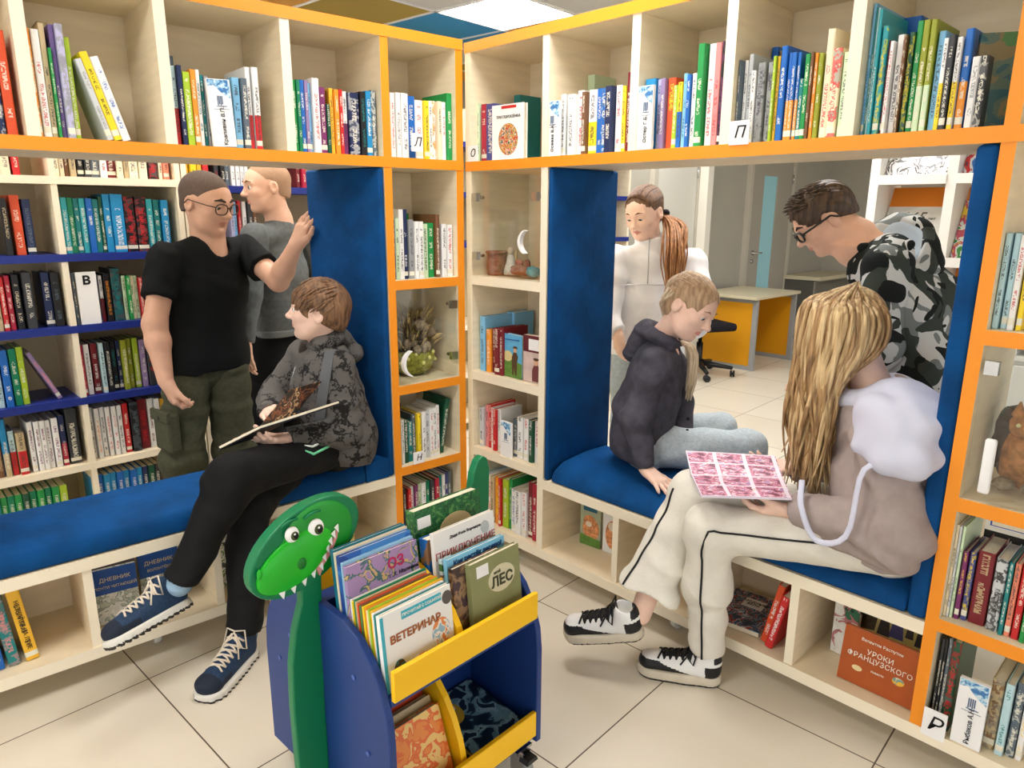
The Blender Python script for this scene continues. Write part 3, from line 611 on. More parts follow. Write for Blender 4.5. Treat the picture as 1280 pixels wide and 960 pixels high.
diary(-1.318, .15, -.05, 'blue and white diary facing out behind the raised shoe', 'ВОЛОНТЁРА')
face_book(ML @ T(-1.085, .12, .1208), .115, .19, .012, pic_mat('green_sketch', [(230, 232, 226), (120, 150, 80), (236, 236, 232), (60, 70, 60)], 34), 'white and green picture book under the bench behind the black trousers', 'white')
face_book(ML @ T(-.605, .14, .1208), .085, .23, .012, pic_mat('sunny_cover', [(240, 200, 60), (236, 120, 40), (120, 180, 70), (250, 230, 150)], 40), 'sunny yellow picture book under the bench behind the dinosaur head', 'yellow')
TIG = mat('tiger_print', (216, 146, 96), .5, noise=.35, nscale=70)
def ex_t(o):
    blob(o, 'tiger_body', oval(.052, .075, .04, .05), TIG, -.001); blob(o, 'tiger_head', oval(.046, .105, .03, .028), TIG, -.0016); blob(o, 'tiger_muzzle', oval(.042, .094, .015, .012), mat('cream_print', (240, 226, 204), .5), -.002); blob(o, 'grass', [(0, 0), (.098, 0), (.098, .035), (0, .045)], GRASS, -.0018); blob(o, 'dark_panel', [(.015, .15), (.08, .15), (.08, .225), (.015, .225)], mat('petrol_print', (26, 96, 120), .5), -.001)
face_book(MR @ T(.474, .16, .120) @ Rz(.1), .098, .235, .012, mat('sage_cover', (172, 180, 150), .45, noise=.1, nscale=30), 'picture book with an orange tiger under the right bench', 'teal', (), ex_t)
def ex_c(o): blob(o, 'fox_picture', oval(.045, .08, .032, .06), TIG, -.001); blob(o, 'fox_face', oval(.045, .115, .02, .02), mat('cream_print', (240, 226, 204), .5), -.0016); blob(o, 'red_heading', [(.012, .19), (.066, .19), (.066, .222), (.012, .222)], REDINK, -.001)
face_book(MR @ T(.584, .17, .120) @ Rz(.08), .075, .235, .014, WHITECOVER, 'white and orange picture book between tiger book and yellow book', 'white', (), ex_c)
face_book(MR @ T(.665, .15, .1208) @ Rz(.1), .05, .235, .016, pic_mat('yellow_cover', [(240, 200, 40), (246, 214, 60), (90, 80, 30), (240, 206, 50)], 30), 'narrow yellow book beside the divider under the right bench', 'yellow')
# flat magazine, red leaning pair, orange-brown lesson book
mg = thing('magazine', 'colourful magazine with cyclists lying flat under the right bench', 'magazine', MR @ T(1.150, .04, .1208) @ Rz(.12))
obj('pages', nbox(.002, .165, .002, .228, 0, .016), PAPER, mg)
obj('cover', nbox(0, .168, 0, .23, .016, .018), pic_mat('bike_cover', [(40, 60, 90), (120, 160, 190), (60, 40, 40), (196, 60, 60), (200, 214, 222), (50, 90, 130)], 38), mg)
bm = bmesh.new(); box(bm, .055, .125, .13, .19, .018, .0188); obj('white_label', bm, CARD, mg)
text('title', 'МОДНЫЕ\nВЕЛО', .016, INK, mg, T(.09, .16, .0192))
lean_book('R', 1.326, .05, .121, .022, .215, .16, 'vermilion/white', .20, 'orange-red book leaning on the divider under the right bench', None, -.0)
lean_book('R', 1.350, .03, .121, .024, .195, .16, 'red/white', .22, 'red book leaning in front of the orange-red one under the bench')
def ex_u(o):
    text('title', 'УРОКИ\nФРАНЦУЗСКОГО', .0205, WHITEINK, o, T(.105, -.0012, .098) @ UP, spacing=1.05)
    text('heading', 'Валентин Распутин', .012, WHITEINK, o, T(.105, -.0012, .14) @ UP)
    text('heading', 'повести', .009, WHITEINK, o, T(.105, -.0012, .058) @ UP)
    blob(o, 'coloured_ornament', oval(.16, .062, .016, .011), pic_mat('ornament', [(240, 190, 60), (120, 160, 150), (230, 220, 190)], 60)); blob(o, 'coloured_ornament', oval(.05, .05, .014, .008), lines_m)
face_book(MR @ T(1.568, .05, .1208) @ Rz(-.02) @ Rx(-.14), .21, .165, .014, mat('orange_brown_cover', (176, 86, 36), .45, .3, noise=.05), 'orange-brown landscape book with white lettering under the right bench', 'brown', (), ex_u)
def ex_b(o):
    dk = mat('dusk_print', (64, 60, 62), .5); pu = mat('violet_print', (84, 84, 140), .5)
    blob(o, 'tree_picture', [(.0, .09), (.05, .1), (.062, .225), (.0, .225)], mat('bark_print', (74, 62, 48), .5, noise=.3, nscale=60), -.001)
    for x_, z_, w_, m_ in ((.075, .145, .03, dk), (.11, .15, .034, pu), (.145, .165, .018, dk), (.175, .15, .024, dk)): blob(o, 'figure', [(x_ - w_ * .6, z_ - .05), (x_ + w_ * .6, z_ - .05), (x_ + w_ * .4, z_ + .012), (x_ - w_ * .3, z_ + .016)], m_, -.0012); blob(o, 'figure_head', oval(x_, z_ + .024, .009, .011), FLESH, -.0014)
face_book(MR @ T(1.556, .20, .1208) @ Rx(-.05), .2, .225, .014, mat('pale_olive_cover', (204, 192, 124), .45, noise=.08, nscale=30), 'picture book with a yellowish scene behind the orange-brown book', 'tan', (), ex_b)
face_book(MR @ T(1.50, .165, .1208) @ Rz(-.1), .075, .205, .016, pic_mat('white_green_cover', [(240, 240, 236), (240, 240, 236), (232, 232, 226), (190, 120, 130), (40, 110, 80)], 18), 'white book with small print left of the orange-brown book', 'white', [('О В', .016, INK, .045, .16, 0)])

# ------------------------------------------------------------------ craft objects behind the glass
def bumpy(name, m, parent, c, r, n=3, amp=.18, seed=1, sc=14):
    bm = bmesh.new(); bmesh.ops.create_icosphere(bm, subdivisions=n, radius=1)
    from mathutils import noise as NZ_
    for v in bm.verts:
        k = 1 + amp * NZ_.noise(v.co * 2.2 + Vector((seed, 0, 0))) + amp * .6 * NZ_.noise(v.co * 5 + Vector((0, seed, 0)))
        v.co = Vector((c[0] + v.co.x * r[0] * k, c[1] + v.co.y * r[1] * k, c[2] + v.co.z * r[2] * k))
    return obj(name, bm, m, parent, smooth=True)
CLAY = mat('reddish_clay', (150, 92, 66), .8, .2, noise=.2, nscale=60, bump=.4, bscale=120)
STRAW = mat('dried_straw', (196, 172, 116), .8, .2, noise=.2, nscale=40)
GREYN = mat('grey_moss', (150, 134, 112), .9, .1, noise=.25, nscale=80, bump=.4, bscale=140)
t = thing('clay_pot', 'small reddish clay pot behind glass at the left of the figurines', 'pot', MR @ T(.045, .09, 1.1915) @ Matrix.Scale(.92, 4))
bm = bmesh.new(); lathe(bm, [(.042, 0), (.046, .03), (.042, .07), (.046, .1), (.038, .1), (.034, .02)], 24); obj('pot_body', bm, CLAY, t)
bm = bmesh.new(); tube(bm, [(.046 * math.cos(a), .046 * math.sin(a), .1) for a in [k * .3 for k in range(21)]], .006, closed=True); obj('rim', bm, CLAY, t)
t = thing('figurine', 'pale winged figurine standing behind the corner glass door', 'figurine', MR @ T(.118, .10, 1.197))
bm = bmesh.new(); lathe(bm, [(.03, 0), (.028, .02), (.016, .06), (.011, .078), (.002, .08)], 20); obj('robe', bm, mat('pale_clay', (206, 196, 182), .7, .2, noise=.1, nscale=60), t)
bumpy('head', mat('sand_clay', (190, 168, 140), .7), t, (0, 0, .093), (.014, .014, .017), 2, .05)
for s in (-1, 1):
    bm = bmesh.new(); prism(bm, [(0, .03), (s * .018, .06), (s * .022, .10), (s * .01, .095), (0, .07)], .012, .018); obj('wing', bm, STRAW, t)
t = thing('figurine', 'low reddish clay nest with small birds behind the corner glass door', 'figurine', MR @ T(.195, .09, 1.197))
bumpy('nest', CLAY, t, (0, 0, .022), (.055, .04, .022), 3, .25, 4)
bumpy('bird', mat('rust_clay', (170, 100, 70), .8), t, (-.02, 0, .05), (.018, .014, .014), 2, .2, 2); bumpy('bird', CLAY, t, (.02, .005, .048), (.016, .013, .016), 2, .2, 6)
t = thing('figurine', 'blue-green clay lump beside the clay nest behind glass', 'figurine', MR @ T(.275, .07, 1.197))
bumpy('lump', mat('turquoise_clay', (80, 150, 160), .7, .2, noise=.2, nscale=50), t, (0, 0, .022), (.03, .025, .022), 3, .25, 9)
t = thing('wreath_ornament', 'brown woven ornament with a dark bird hanging behind the corner glass', 'ornament', MR @ T(.315, .13, 1.197))
bumpy('woven_body', mat('brown_bark', (112, 70, 52), .8, .2, noise=.3, nscale=50, bump=.5), t, (0, 0, .085), (.05, .03, .075), 3, .3, 3); bumpy('bird', mat('dark_bark', (80, 60, 48), .8, noise=.2), t, (.01, -.01, .165), (.035, .02, .025), 3, .3, 5)
obj('foot', nbox(-.03, .03, -.02, .02, 0, .02), CLAY, t)
def arc_handle(M, label, parent, r=.027, th=.010):
    bm = bmesh.new(); n = 20; pts = []
    a = [math.radians(-68 + 136 * k / n) for k in range(n + 1)]
    out = [(-r * 1.9 * math.cos(q) + r * .9, r * 1.75 * math.sin(q)) for q in a]; inn = [(-(r * 1.9 - th) * math.cos(q) + r * .9 + .002, (r * 1.75 - th * .3) * math.sin(q)) for q in a[::-1]]
    prism(bm, out + inn, -.02, 0)
    return obj('door_handle', bm, mat('white_handle', (244, 244, 244), .35, .5), parent, M)
arc_handle(T(.300, .004, 1.335), '', gd1)
arc_handle(T(-.322, .004, .866), '', gd2, .032)
obj('door_handle', soft_box(1.848, 1.872, -.014, .004, .80, .935, .006, 3), mat('white_handle', (244, 244, 244)), gd3, smooth=True)
# basket of dried plants
t = thing('dried_flower_basket', 'green woven basket full of dried leaves and cones behind glass', 'basket', ML @ T(-.2, .17, .781))
bm = bmesh.new(); prof = [(.05, 0), (.085, .03), (.098, .07), (.092, .105), (.086, .105), (.09, .07), (.07, .02)]; lathe(bm, prof, 28)
obj('basket', bm, mat('olive_weave', (150, 150, 62), .8, .2, noise=.35, nscale=70, bump=.6, bscale=150), t)
rr = random.Random(3)
bm = bmesh.new()
for k in range(150):
    a = rr.uniform(0, 6.28); rad = rr.uniform(0, .09); z0 = rr.uniform(.10, .24); L_ = rr.uniform(.05, .085); el = rr.uniform(.1, 1.3)
    p = Vector((rad * math.cos(a), rad * math.sin(a) * .8, z0)); d = Vector((math.cos(a) * math.cos(el), math.sin(a) * math.cos(el) * .8, math.sin(el)))
    sdv = d.orthogonal().normalized() * rr.uniform(.008, .016); q = p + d * L_; md = (p + q) / 2 + Vector((0, 0, .008))
    f = bm.faces.new([bm.verts.new(x) for x in (p, md + sdv, q, md - sdv)]); f.smooth = True
for v in bm.verts:
    v.co.x = max(-.12, min(.10, v.co.x)); v.co.y = max(-.14, min(.14, v.co.y)); v.co.z = min(v.co.z, .33)
lf = obj('dried_leaves', bm, STRAW, t); so = lf.modifiers.new('thickness', 'SOLIDIFY'); so.thickness = .0016; lf['kind'] = 'stuff'
for k in range(16):
    a = rr.uniform(0, 6.28); rad = rr.uniform(.02, .085)
    bumpy('pine_cone', GREYN, t, (rad * math.cos(a), -abs(rad * math.sin(a)) * .9 - .01, rr.uniform(.10, .22)), (.02, .02, .022), 2, .35, k)
for k in range(7):
    a = -2.6 + k * .33; c = Vector((.098 * math.cos(a), .098 * math.sin(a), .06 + .018 * (k % 3)))
    bumpy('bead_flower', mat('pale_yellow_bead', (230, 224, 140), .6), t, c, (.009, .006, .009), 1, .1, k)
# fluffy cat-like craft and blue bird house in the right column
t = thing('cat_figurine', 'ginger cat craft made of natural fibres behind the right glass', 'figurine', MR @ T(1.905, .15, .781))
GING = mat('ginger_fibre', (176, 118, 66), .9, .1, noise=.3, nscale=50, bump=.6, bscale=120)
bumpy('body', GING, t, (0, 0, .08), (.055, .045, .075), 3, .2, 2); bumpy('head', GING, t, (0, -.02, .165), (.042, .035, .036), 3, .12, 7)
for s in (-1, 1):
    bm = bmesh.new(); bmesh.ops.create_cone(bm, cap_ends=True, segments=12, radius1=.016, radius2=.002, depth=.035, matrix=T(s * .026, -.015, .205)); obj('ear', bm, GING, t)
    bumpy('eye', mat('pale_eye', (220, 210, 150), .3), t, (s * .016, -.053, .172), (.006, .004, .006), 1, 0); bumpy('paw', GREYN, t, (s * .03, -.035, .015), (.024, .03, .016), 2, .15, 3)
t = thing('twig_wreath', 'dark twig and cone ornament left of the ginger cat', 'ornament', MR @ T(1.85, .2, .781))
bumpy('cones', mat('dark_cone', (92, 70, 52), .9, noise=.3, bump=.6), t, (0, 0, .1), (.03, .03, .08), 3, .35, 5); bumpy('greenery', mat('dark_moss', (80, 92, 66), .9, noise=.3), t, (.0, .02, .14), (.028, .03, .05), 3, .35, 8)
t = thing('birdhouse', 'small blue bird house with a round opening behind the right glass', 'birdhouse', MR @ T(1.945, .24, .781))
bm = bmesh.new(); box(bm, -.01, .0, -.0, .012, 0, .14); box(bm, -.05, .09, 0, .02, 0, .012); obj('stand', bm, STRAW, t)
bm = bmesh.new(); prism(bm, [(-.06, .135), (.08, .135), (.08, .22), (.01, .275), (-.06, .22)], -.02, .06); obj('house', bm, mat('bright_blue_paint', (20, 120, 172), .5), t)
bm = bmesh.new(); prism(bm, oval(.01, .19, .032, .026), -.024, -.019); obj('opening', bm, mat('brown_opening', (92, 70, 58), .7), t)
bm = bmesh.new(); box(bm, -.07, .02, -.03, .07, 0, .008, M=T(.01, 0, .275) @ Ry(math.radians(38)) @ T(.07, 0, 0)); box(bm, -.02, .07, -.03, .07, 0, .008, M=T(.01, 0, .275) @ Ry(math.radians(-38)) @ T(-.07, 0, 0)); obj('roof', bm, mat('teal_roof', (24, 100, 140), .5), t)
t = thing('framed_picture', 'small silver framed picture beside the cat behind the right glass', 'picture frame', MR @ T(1.96, .16, .781) @ Rz(-.2))
obj('frame', nbox(0, .09, 0, .012, .03, .19), CHROME, t); obj('print', nbox(.008, .082, -.001, 0, .04, .18), pic_mat('grey_print', [(60, 64, 60), (200, 204, 200), (120, 126, 120)], 40), t)
obj('easel_foot', nbox(.03, .06, .0, .06, 0, .03), CHROME, t)
t = thing('flat_book', 'blue book lying flat on top of the books under the glass case', 'book', MR @ T(1.87, .08, .694) @ Rx(0))
obj('cover', nbox(0, .2, 0, .15, 0, .016), mat('royal_blue_cover', (36, 66, 160), .4), t); obj('pages', nbox(.004, .202, -.002, .146, .003, .013), PAPER, t)
# ------------------------------------------------------------------ dinosaur book trolley
BLUEP = mat('navy_painted_board', (22, 56, 122), .45, .4, noise=.04, nscale=8)
YEL = mat('yellow_painted_board', (250, 196, 12), .42, .4)
DGREEN = mat('dark_green_board', (0, 120, 74), .4, .4)
BGREEN = mat('bright_green_face', (24, 176, 34), .35, .45, col2=(36, 190, 30), nscale=4)
cart = thing('book_trolley', 'blue and yellow book trolley with a green dinosaur neck and tail', 'book trolley', MC)
Y0, Y1, YC = 1.05, 1.57, 1.31
def end_profile():
    h = [(1.05, .09), (1.05, .36), (1.056, .42), (1.075, .48), (1.105, .53), (1.15, .57), (1.21, .592), (1.31, .598)]
    return h + [(2 * YC - y, z) for y, z in h[::-1][1:]]
for x in (.742, 1.206):
    bm = bmesh.new(); prism(bm, end_profile(), x, x + .018, axis='x')
    o = obj('end_panel', bm, BLUEP, cart, bevel=.003)
    b2 = bmesh.new()
    for y, z in ((1.13, .30), (1.18, .22), (1.17, .47), (1.44, .45), (1.50, .36), (1.46, .16)):
        lathe(b2, [(.006, 0), (.006, .002)], 10, M=T(x - .0005 if x < 1 else x + .0185, y, z) @ Ry(-math.pi / 2 if x < 1 else math.pi / 2))
    obj('screw_cap', b2, mat('pale_blue_cap', (70, 96, 170), .4), o)
# spine board: neck, head plate, body wall and tail in one silhouette
neck = [(.672, .02), (.668, .20), (.666, .36), (.669, .47), (.68, .545), (.70, .60), (.712, .64), (.752, .66), (.752, .59), (.752, .50), (.745, .36), (.742, .02)]
bm = bmesh.new(); prism(bm, [(.672, .03), (.666, .2), (.664, .36), (.668, .47), (.682, .55), (.702, .61), (.704, .66), (.756, .67), (.752, .58), (.752, .48), (.744, .36), (.7418, .03)], YC - .012, YC + .012)
obj('neck', bm, DGREEN, cart, bevel=.004)
obj('spine_board', nbox(.76, 1.206, YC - .009, YC + .009, .1, .59), BLUEP, cart)
bm = bmesh.new(); prism(bm, [(1.185, .58), (1.204, .68), (1.222, .77), (1.238, .803), (1.256, .812), (1.272, .803), (1.282, .77), (1.28, .68), (1.268, .5), (1.25, .36), (1.226, .24), (1.2245, .58)], YC - .012, YC + .012)
obj('tail', bm, DGREEN, cart, bevel=.004)
def rot_oval(cx, cz, rx, rz, ang, n=40): return [(cx + rx * math.cos(t) * math.cos(ang) - rz * math.sin(t) * math.sin(ang), cz + rx * math.cos(t) * math.sin(ang) + rz * math.sin(t) * math.cos(ang)) for t in [2 * math.pi * k / n for k in range(n)]]
HA = .42
bm = bmesh.new(); prism(bm, rot_oval(.722, .742, .142, .088, HA), YC - .018, YC + .014); hd = obj('head', bm, DGREEN, cart, bevel=.004)
def dome(name, pts, y0, h, m, parent, rings=6):
    """raised pad: outline shrunk towards its centre while rising towards the viewer"""
    cx = sum(p[0] for p in pts) / len(pts); cz = sum(p[1] for p in pts) / len(pts); bm = bmesh.new(); rows = []
    for i in range(rings):
        s = i / (rings - 1) * .92; k = 1 - s ** 2 * 1.0 if i else 1
        rows.append([bm.verts.new((cx + (p[0] - cx) * math.cos(s * 1.5), y0 - h * math.sin(s * 1.5), cz + (p[1] - cz) * math.cos(s * 1.5))) for p in pts])
    n = len(pts)
    for i in range(rings - 1):
        for k in range(n): bm.faces.new((rows[i][k], rows[i][(k + 1) % n], rows[i + 1][(k + 1) % n], rows[i + 1][k])).smooth = True
    bm.faces.new(rows[-1]); bm.faces.new(rows[0][::-1]); bmesh.ops.recalc_face_normals(bm, faces=bm.faces[:])
    return obj(name, bm, m, parent)
dome('face', rot_oval(.748, .752, .092, .082, .5), YC - .017, .007, mat('mid_green_face', (18, 150, 44), .35, .45), hd)
dome('snout', rot_oval(.692, .722, .098, .056, .38), YC - .019, .016, BGREEN, hd)
dome('nostril', rot_oval(.697, .717, .011, .014, 0, 20), YC - .034, .004, mat('dark_green_nostril', (4, 110, 30), .4), hd)
dome('nostril', rot_oval(.606, .722, .006, .012, 0, 20), YC - .024, .004, BGREEN, hd)
EYEW = mat('eye_white', (250, 250, 250), .3, .5)
for cx, cz, r in ((.684, .785, .018), (.741, .781, .021)):
    e = dome('eye', rot_oval(cx, cz, r * .9, r * 1.05, .3, 24), YC - .024, .008, EYEW, hd)
    dome('iris', rot_oval(cx + .003, cz - .002, r * .5, r * .58, .3, 20), YC - .0315, .003, mat('olive_iris', (60, 74, 26), .3), e)
    dome('pupil', rot_oval(cx + .004, cz - .002, r * .3, r * .36, .3, 16), YC - .034, .002, INK, e); dome('eye_glint', rot_oval(cx + .001, cz + .004, r * .13, r * .13, 0, 12), YC - .0355, .001, EYEW, e)
for cx, cz in ((.680, .812), (.735, .814)):
    bm = bmesh.new(); tube(bm, [(cx - .02, YC - .022, cz - .004), (cx, YC - .026, cz + .005), (cx + .02, YC - .022, cz + .003)], .003); obj('eyebrow', bm, DGREEN, hd)
# grin: pink gum strip with teeth, and fangs hanging from the snout edge
bm = bmesh.new(); prism(bm, [(.742, .668), (.752, .690), (.772, .710), (.79, .742), (.795, .772), (.786, .748), (.766, .722), (.748, .702), (.735, .688)], YC - .0275, YC - .02); gr = obj('mouth', bm, mat('pink_mouth', (222, 150, 150), .4), hd)
bm = bmesh.new()
for k in range(6):
    f = k / 5; x = .744 + .044 * f; z = .680 + .075 * f + .006 * math.sin(f * 3)
    prism(bm, [(x - .004, z + .012), (x + .006, z + .018), (x + .006, z - .002)], YC - .0290, YC - .0265)
obj('teeth', bm, EYEW, gr)
for x, z in ((.652, .664), (.678, .667), (.704, .674), (.727, .684)):
    bm = bmesh.new(); prism(bm, [(x - .011, z + .008), (x + .011, z + .014), (x + .003, z - .018)], YC - .025, YC - .018); obj('tooth', bm, EYEW, hd)
# trays, lips and dividers on both sides
for s in (-1, 1):
    def yy(a, b): return sorted((YC + s * a, YC + s * b))
    for z in (.44, .095):
        a, b = yy(.009, .247); obj('tray', nbox(.76, 1.206, a, b, z, z + .016), BLUEP, cart)
        bm = bmesh.new(); q = YC + s * .247; e = s * .016
        prism(bm, [(q, z + .016), (q + s * .012, z + .016), (q + s * .012 + e * .0, z + .088), (q, z + .088)], .7601, 1.2059, axis='x')
        obj('lip', bm, YEL, cart, bevel=.002)
    def arc(a0, a1, z0, z1): 
        P = [(YC + s * a0, z0)] + [(YC + s * (a0 + (a1 - a0) * math.sin(k * math.pi / 16)), z0 + (z1 - z0) * (math.cos(k * math.pi / 16))) for k in range(9)]
        return P
    for z0, z1 in ((.456, .64), (.111, .40)):
        bm = bmesh.new(); prism(bm, arc(.01, .244, z0, z1), .962, .978, axis='x'); obj('divider', bm, YEL, cart)
for x, y in ((.80, 1.08), (1.17, 1.08), (.80, 1.54), (1.17, 1.54)):
    bm = bmesh.new(); box(bm, x - .028, x + .028, y - .022, y + .022, .082, .0895); box(bm, x - .016, x - .011, y - .03, y + .015, .02, .082); box(bm, x + .011, x + .016, y - .03, y + .015, .02, .082)
    c = obj('caster', bm, CHROME, cart)
    bm = bmesh.new(); lathe(bm, [(.01, -.01), (.03, -.01), (.033, -.005), (.033, .005), (.03, .01), (.01, .01)], 20, M=T(x, y - .014, .033) @ Ry(math.pi / 2)); obj('caster_wheel', bm, mat('grey_wheel', (150, 152, 150), .4), c)
    bm = bmesh.new(); prism(bm, [(-.02, 0), (.02, 0), (.016, .012), (-.016, .012)], 0, .03, M=T(x, y - .05, .062)); obj('brake_tab', bm, BLACKP, c)
# books in the near upper tray
GT = 'picture books in the upper trolley tray'
def tb(x, y, w, h, t, cover, label, side='white', lines=(), extra=None, tilt=-.10, rz=0): return face_book(MC @ T(x, y, .459) @ Rz(rz) @ Rx(tilt), w, h, t, cover, label, side, lines, extra, GT)
vetpic = pic_mat('vet_picture', [(240, 244, 244), (240, 244, 244), (60, 130, 140), (240, 244, 244), (214, 120, 60), (240, 240, 240)], 22)
BROWNINK = mat('brown_ink', (166, 98, 52), .5); TEALB = mat('teal_band', (64, 176, 196), .4)
def ex_v(o):
    text('title', 'ВЕТЕРИНАР', .0235, BROWNINK, o, T(.09, -.0012, .112) @ UP, bold=.0008)
    blob(o, 'teal_banner', [(.055, .148), (.165, .148), (.165, .166), (.055, .166)], TEALB); text('heading', 'ПРОЧИТАЙ С СОБАКОЙ', .009, WHITEINK, o, T(.11, -.0016, .157) @ UP)
    blob(o, 'spine_band', [(0, 0), (.008, 0), (.008, .172), (0, .172)], TEALB); blob(o, 'round_badge', oval(.182, .148, .014, .016), mat('badge', (90, 84, 80), .5))
    blob(o, 'nurse_picture', oval(.158, .075, .026, .034), pic_mat('nurse', [(226, 140, 80), (240, 236, 230), (150, 190, 210)], 45)); blob(o, 'child_picture', oval(.1, .03, .03, .022), pic_mat('child', [(214, 120, 70), (240, 226, 206), (230, 150, 110)], 45)); blob(o, 'dog_picture', oval(.04, .04, .016, .024), pic_mat('dog', [(50, 110, 110), (60, 140, 140), (90, 60, 50)], 50))
tb(.764, 1.082, .194, .175, .012, WHITECOVER, 'white picture book with brown title in front of the trolley stack', 'teal', (), ex_v)
cols = [('teal', 'teal'), ('white', 'white'), ('amber', 'amber'), ('lime', 'lime green'), ('cream', 'cream'), ('orange', 'orange'), ('yellow', 'yellow'), ('brown', 'brown'), ('green', 'green'), ('vermilion', 'orange-red'), ('tan', 'tan'), ('emerald', 'emerald'), ('yellow', 'yellow'), ('white', 'white')]
for k, (c, n) in enumerate(cols):
    tb(.764 + .001 * (k % 3), 1.0970 + k * .0066, .19 + .003 * ((k * 7) % 3), .172 + .002 * ((k * 5) % 4), .0058, mat('thin_' + c, CN[c], .4), f'thin {n} picture book, {ORD[k]} behind the white front book in trolley stack', 'white')
zoo = pic_mat('toad_picture', [(170, 140, 190), (170, 140, 190), (170, 140, 190), (70, 110, 120), (214, 180, 120), (170, 140, 190)], 26)
def ex_o(o): text('title', 'ОЗ', .034, mat('magenta_ink', (190, 40, 100), .5), o, T(.13, -.0012, .212) @ UP, bold=.001); text('heading', 'г. Х. Малинин', .013, INK, o, T(.15, -.0012, .185) @ UP)
tb(.764, 1.1900, .194, .245, .012, zoo, 'lilac picture book with small animals behind the thin stack', 'palecyan', (), ex_o)
tb(.765, 1.2030, .192, .25, .008, mat('pale_blue_cover', (150, 196, 226), .4), 'pale blue picture book between the lilac and dark blue ones', 'sky')
tb(.764, 1.2115, .194, .262, .012, pic_mat('blue_cover', [(30, 70, 150), (40, 96, 180), (60, 130, 200)], 10), 'dark blue picture book near the back of the trolley tray', 'blue')
tb(.763, 1.2245, .196, .266, .008, mat('cream_board', (224, 214, 190), .5), 'cream edged picture book behind the dark blue one', 'cream')
tb(.763, 1.2330, .196, .270, .012, mat('teal_board', (10, 110, 130), .4), 'teal picture book at the back of the left trolley tray', 'teal')
OLV = mat('olive_cover', (140, 144, 100), .4, .3, noise=.05)
def ex_l(o):
    blob(o, 'cream_oval', oval(.1, .128, .045, .034), mat('cream_oval', (214, 208, 176), .5)); text('title', 'ЛЕС', .036, mat('dark_olive_ink', (60, 66, 40), .5), o, T(.1, -.0022, .122) @ UP, bold=.001); text('heading', 'мой', .012, mat('dark_olive_ink', (60, 66, 40), .5), o, T(.085, -.0022, .147) @ UP)
    blob(o, 'sticker', [(.02, .152), (.058, .152), (.058, .18), (.02, .18)], CARD); blob(o, 'twig_picture', [(.084, .0), (.09, 0), (.094, .05), (.086, .05)], mat('pink_twig', (190, 130, 120), .5))
tb(1.022, 1.084, .165, .192, .016, OLV, 'olive green book with a cream oval in the right trolley tray', 'cream', (), ex_l)
tb(.984, 1.102, .16, .19, .014, pic_mat('bark_cover', [(60, 44, 40), (110, 84, 66), (150, 120, 90), (70, 50, 60)], 26), 'dark brown picture book behind the olive one in the trolley', 'plum')
def ex_k(o): text('title', 'Как растёт дерево?', .017, mat('dark_blue_ink', (20, 70, 120), .5), o, T(.1, -.0012, .19) @ UP, bold=.0006)
tb(.986, 1.122, .19, .205, .012, mat('sky_cover', (132, 200, 232), .4), 'sky blue picture book with a dark question title in the trolley', 'palecyan', (), ex_k)
tb(.984, 1.138, .185, .2, .01, pic_mat('brown_green_cover', [(60, 110, 60), (200, 220, 226), (120, 90, 60)], 14), 'greenish picture book between the sky blue and white ones', 'palegreen')
def ex_pr(o):
    text('title', 'ПРИКЛЮЧЕНИЕ', .025, mat('rose_ink', (176, 84, 80), .5), o, T(.1, -.0012, .198) @ UP); text('heading', 'Дядя Коля Воронцов', .010, INK, o, T(.1, -.0012, .235) @ UP)
    blob(o, 'animal_picture', oval(.05, .16, .035, .014), mat('fox_orange', (222, 150, 70), .5)); blob(o, 'round_badge', oval(.165, .225, .014, .016), mat('grey_badge', (190, 196, 196), .5))
tb(.982, 1.158, .198, .258, .012, WHITECOVER, 'tall white book with a rose title in the right trolley tray', 'white', (), ex_pr)
tb(.982, 1.182, .06, .235, .03, pic_mat('blue_spine_cover', [(20, 100, 180), (30, 110, 190), (150, 110, 80)], 18), 'narrow blue book standing behind the tall white one', 'blue')
foliage = pic_mat('foliage_cover', [(20, 80, 50), (40, 120, 60), (24, 96, 56), (90, 150, 80)], 70)
def ex_g(o): blob(o, 'beige_oval', oval(.13, .215, .055, .04), mat('beige_oval', (206, 186, 140), .5)); blob(o, 'sticker', [(.01, .245), (.05, .245), (.05, .272), (.01, .272)], CARD)
tb(.981, 1.225, .218, .292, .03, foliage, 'large green foliage book with a white top edge in the trolley', 'white', (), ex_g)
# lower compartments
for k, (c, n) in enumerate([('orange', 'orange'), ('tan', 'tan'), ('vermilion', 'orange-red'), ('cream', 'cream')]):
    face_book(MC @ T(.766, 1.085 + k * .03, .1195) @ Rx(-.34), .19, .19 + .006 * k, .018, mat('lower_' + c, CN[c], .4) if k else pic_mat('orange_patch', [(236, 140, 60), (230, 110, 50), (240, 200, 120)], 30), f'{n} book, {ORD[k]} from the front in the lower left trolley compartment', 'cream', (), None, 'books in the lower trolley tray')
mg = thing('book', 'dark blue book with a yellow bird face lying in the lower trolley tray', 'book', MC @ T(1.015, 1.088, .134) @ Rx(.09))
obj('pages', nbox(.002, .172, .002, .2, -.0, .014), PAPER, mg)
obj('cover', nbox(0, .175, 0, .205, .014, .017), pic_mat('night_cover', [(20, 34, 50), (30, 50, 70), (110, 150, 168), (140, 176, 190), (24, 40, 60)], 16), mg)
bm = bmesh.new(); prism(bm, oval(.045, .14, .036, .042), .017, .0182, axis='z'); obj('bird_face', bm, mat('mustard', (196, 160, 50), .5), mg)
for x, z in ((.03, .150), (.06, .150)):
    bm = bmesh.new(); prism(bm, oval(x, z, .009, .011), .0182, .0192, axis='z'); obj('bird_eye', bm, EYEW, mg)
text('title', 'ИСП', .022, WHITEINK, mg, T(.06, .19, .0182))

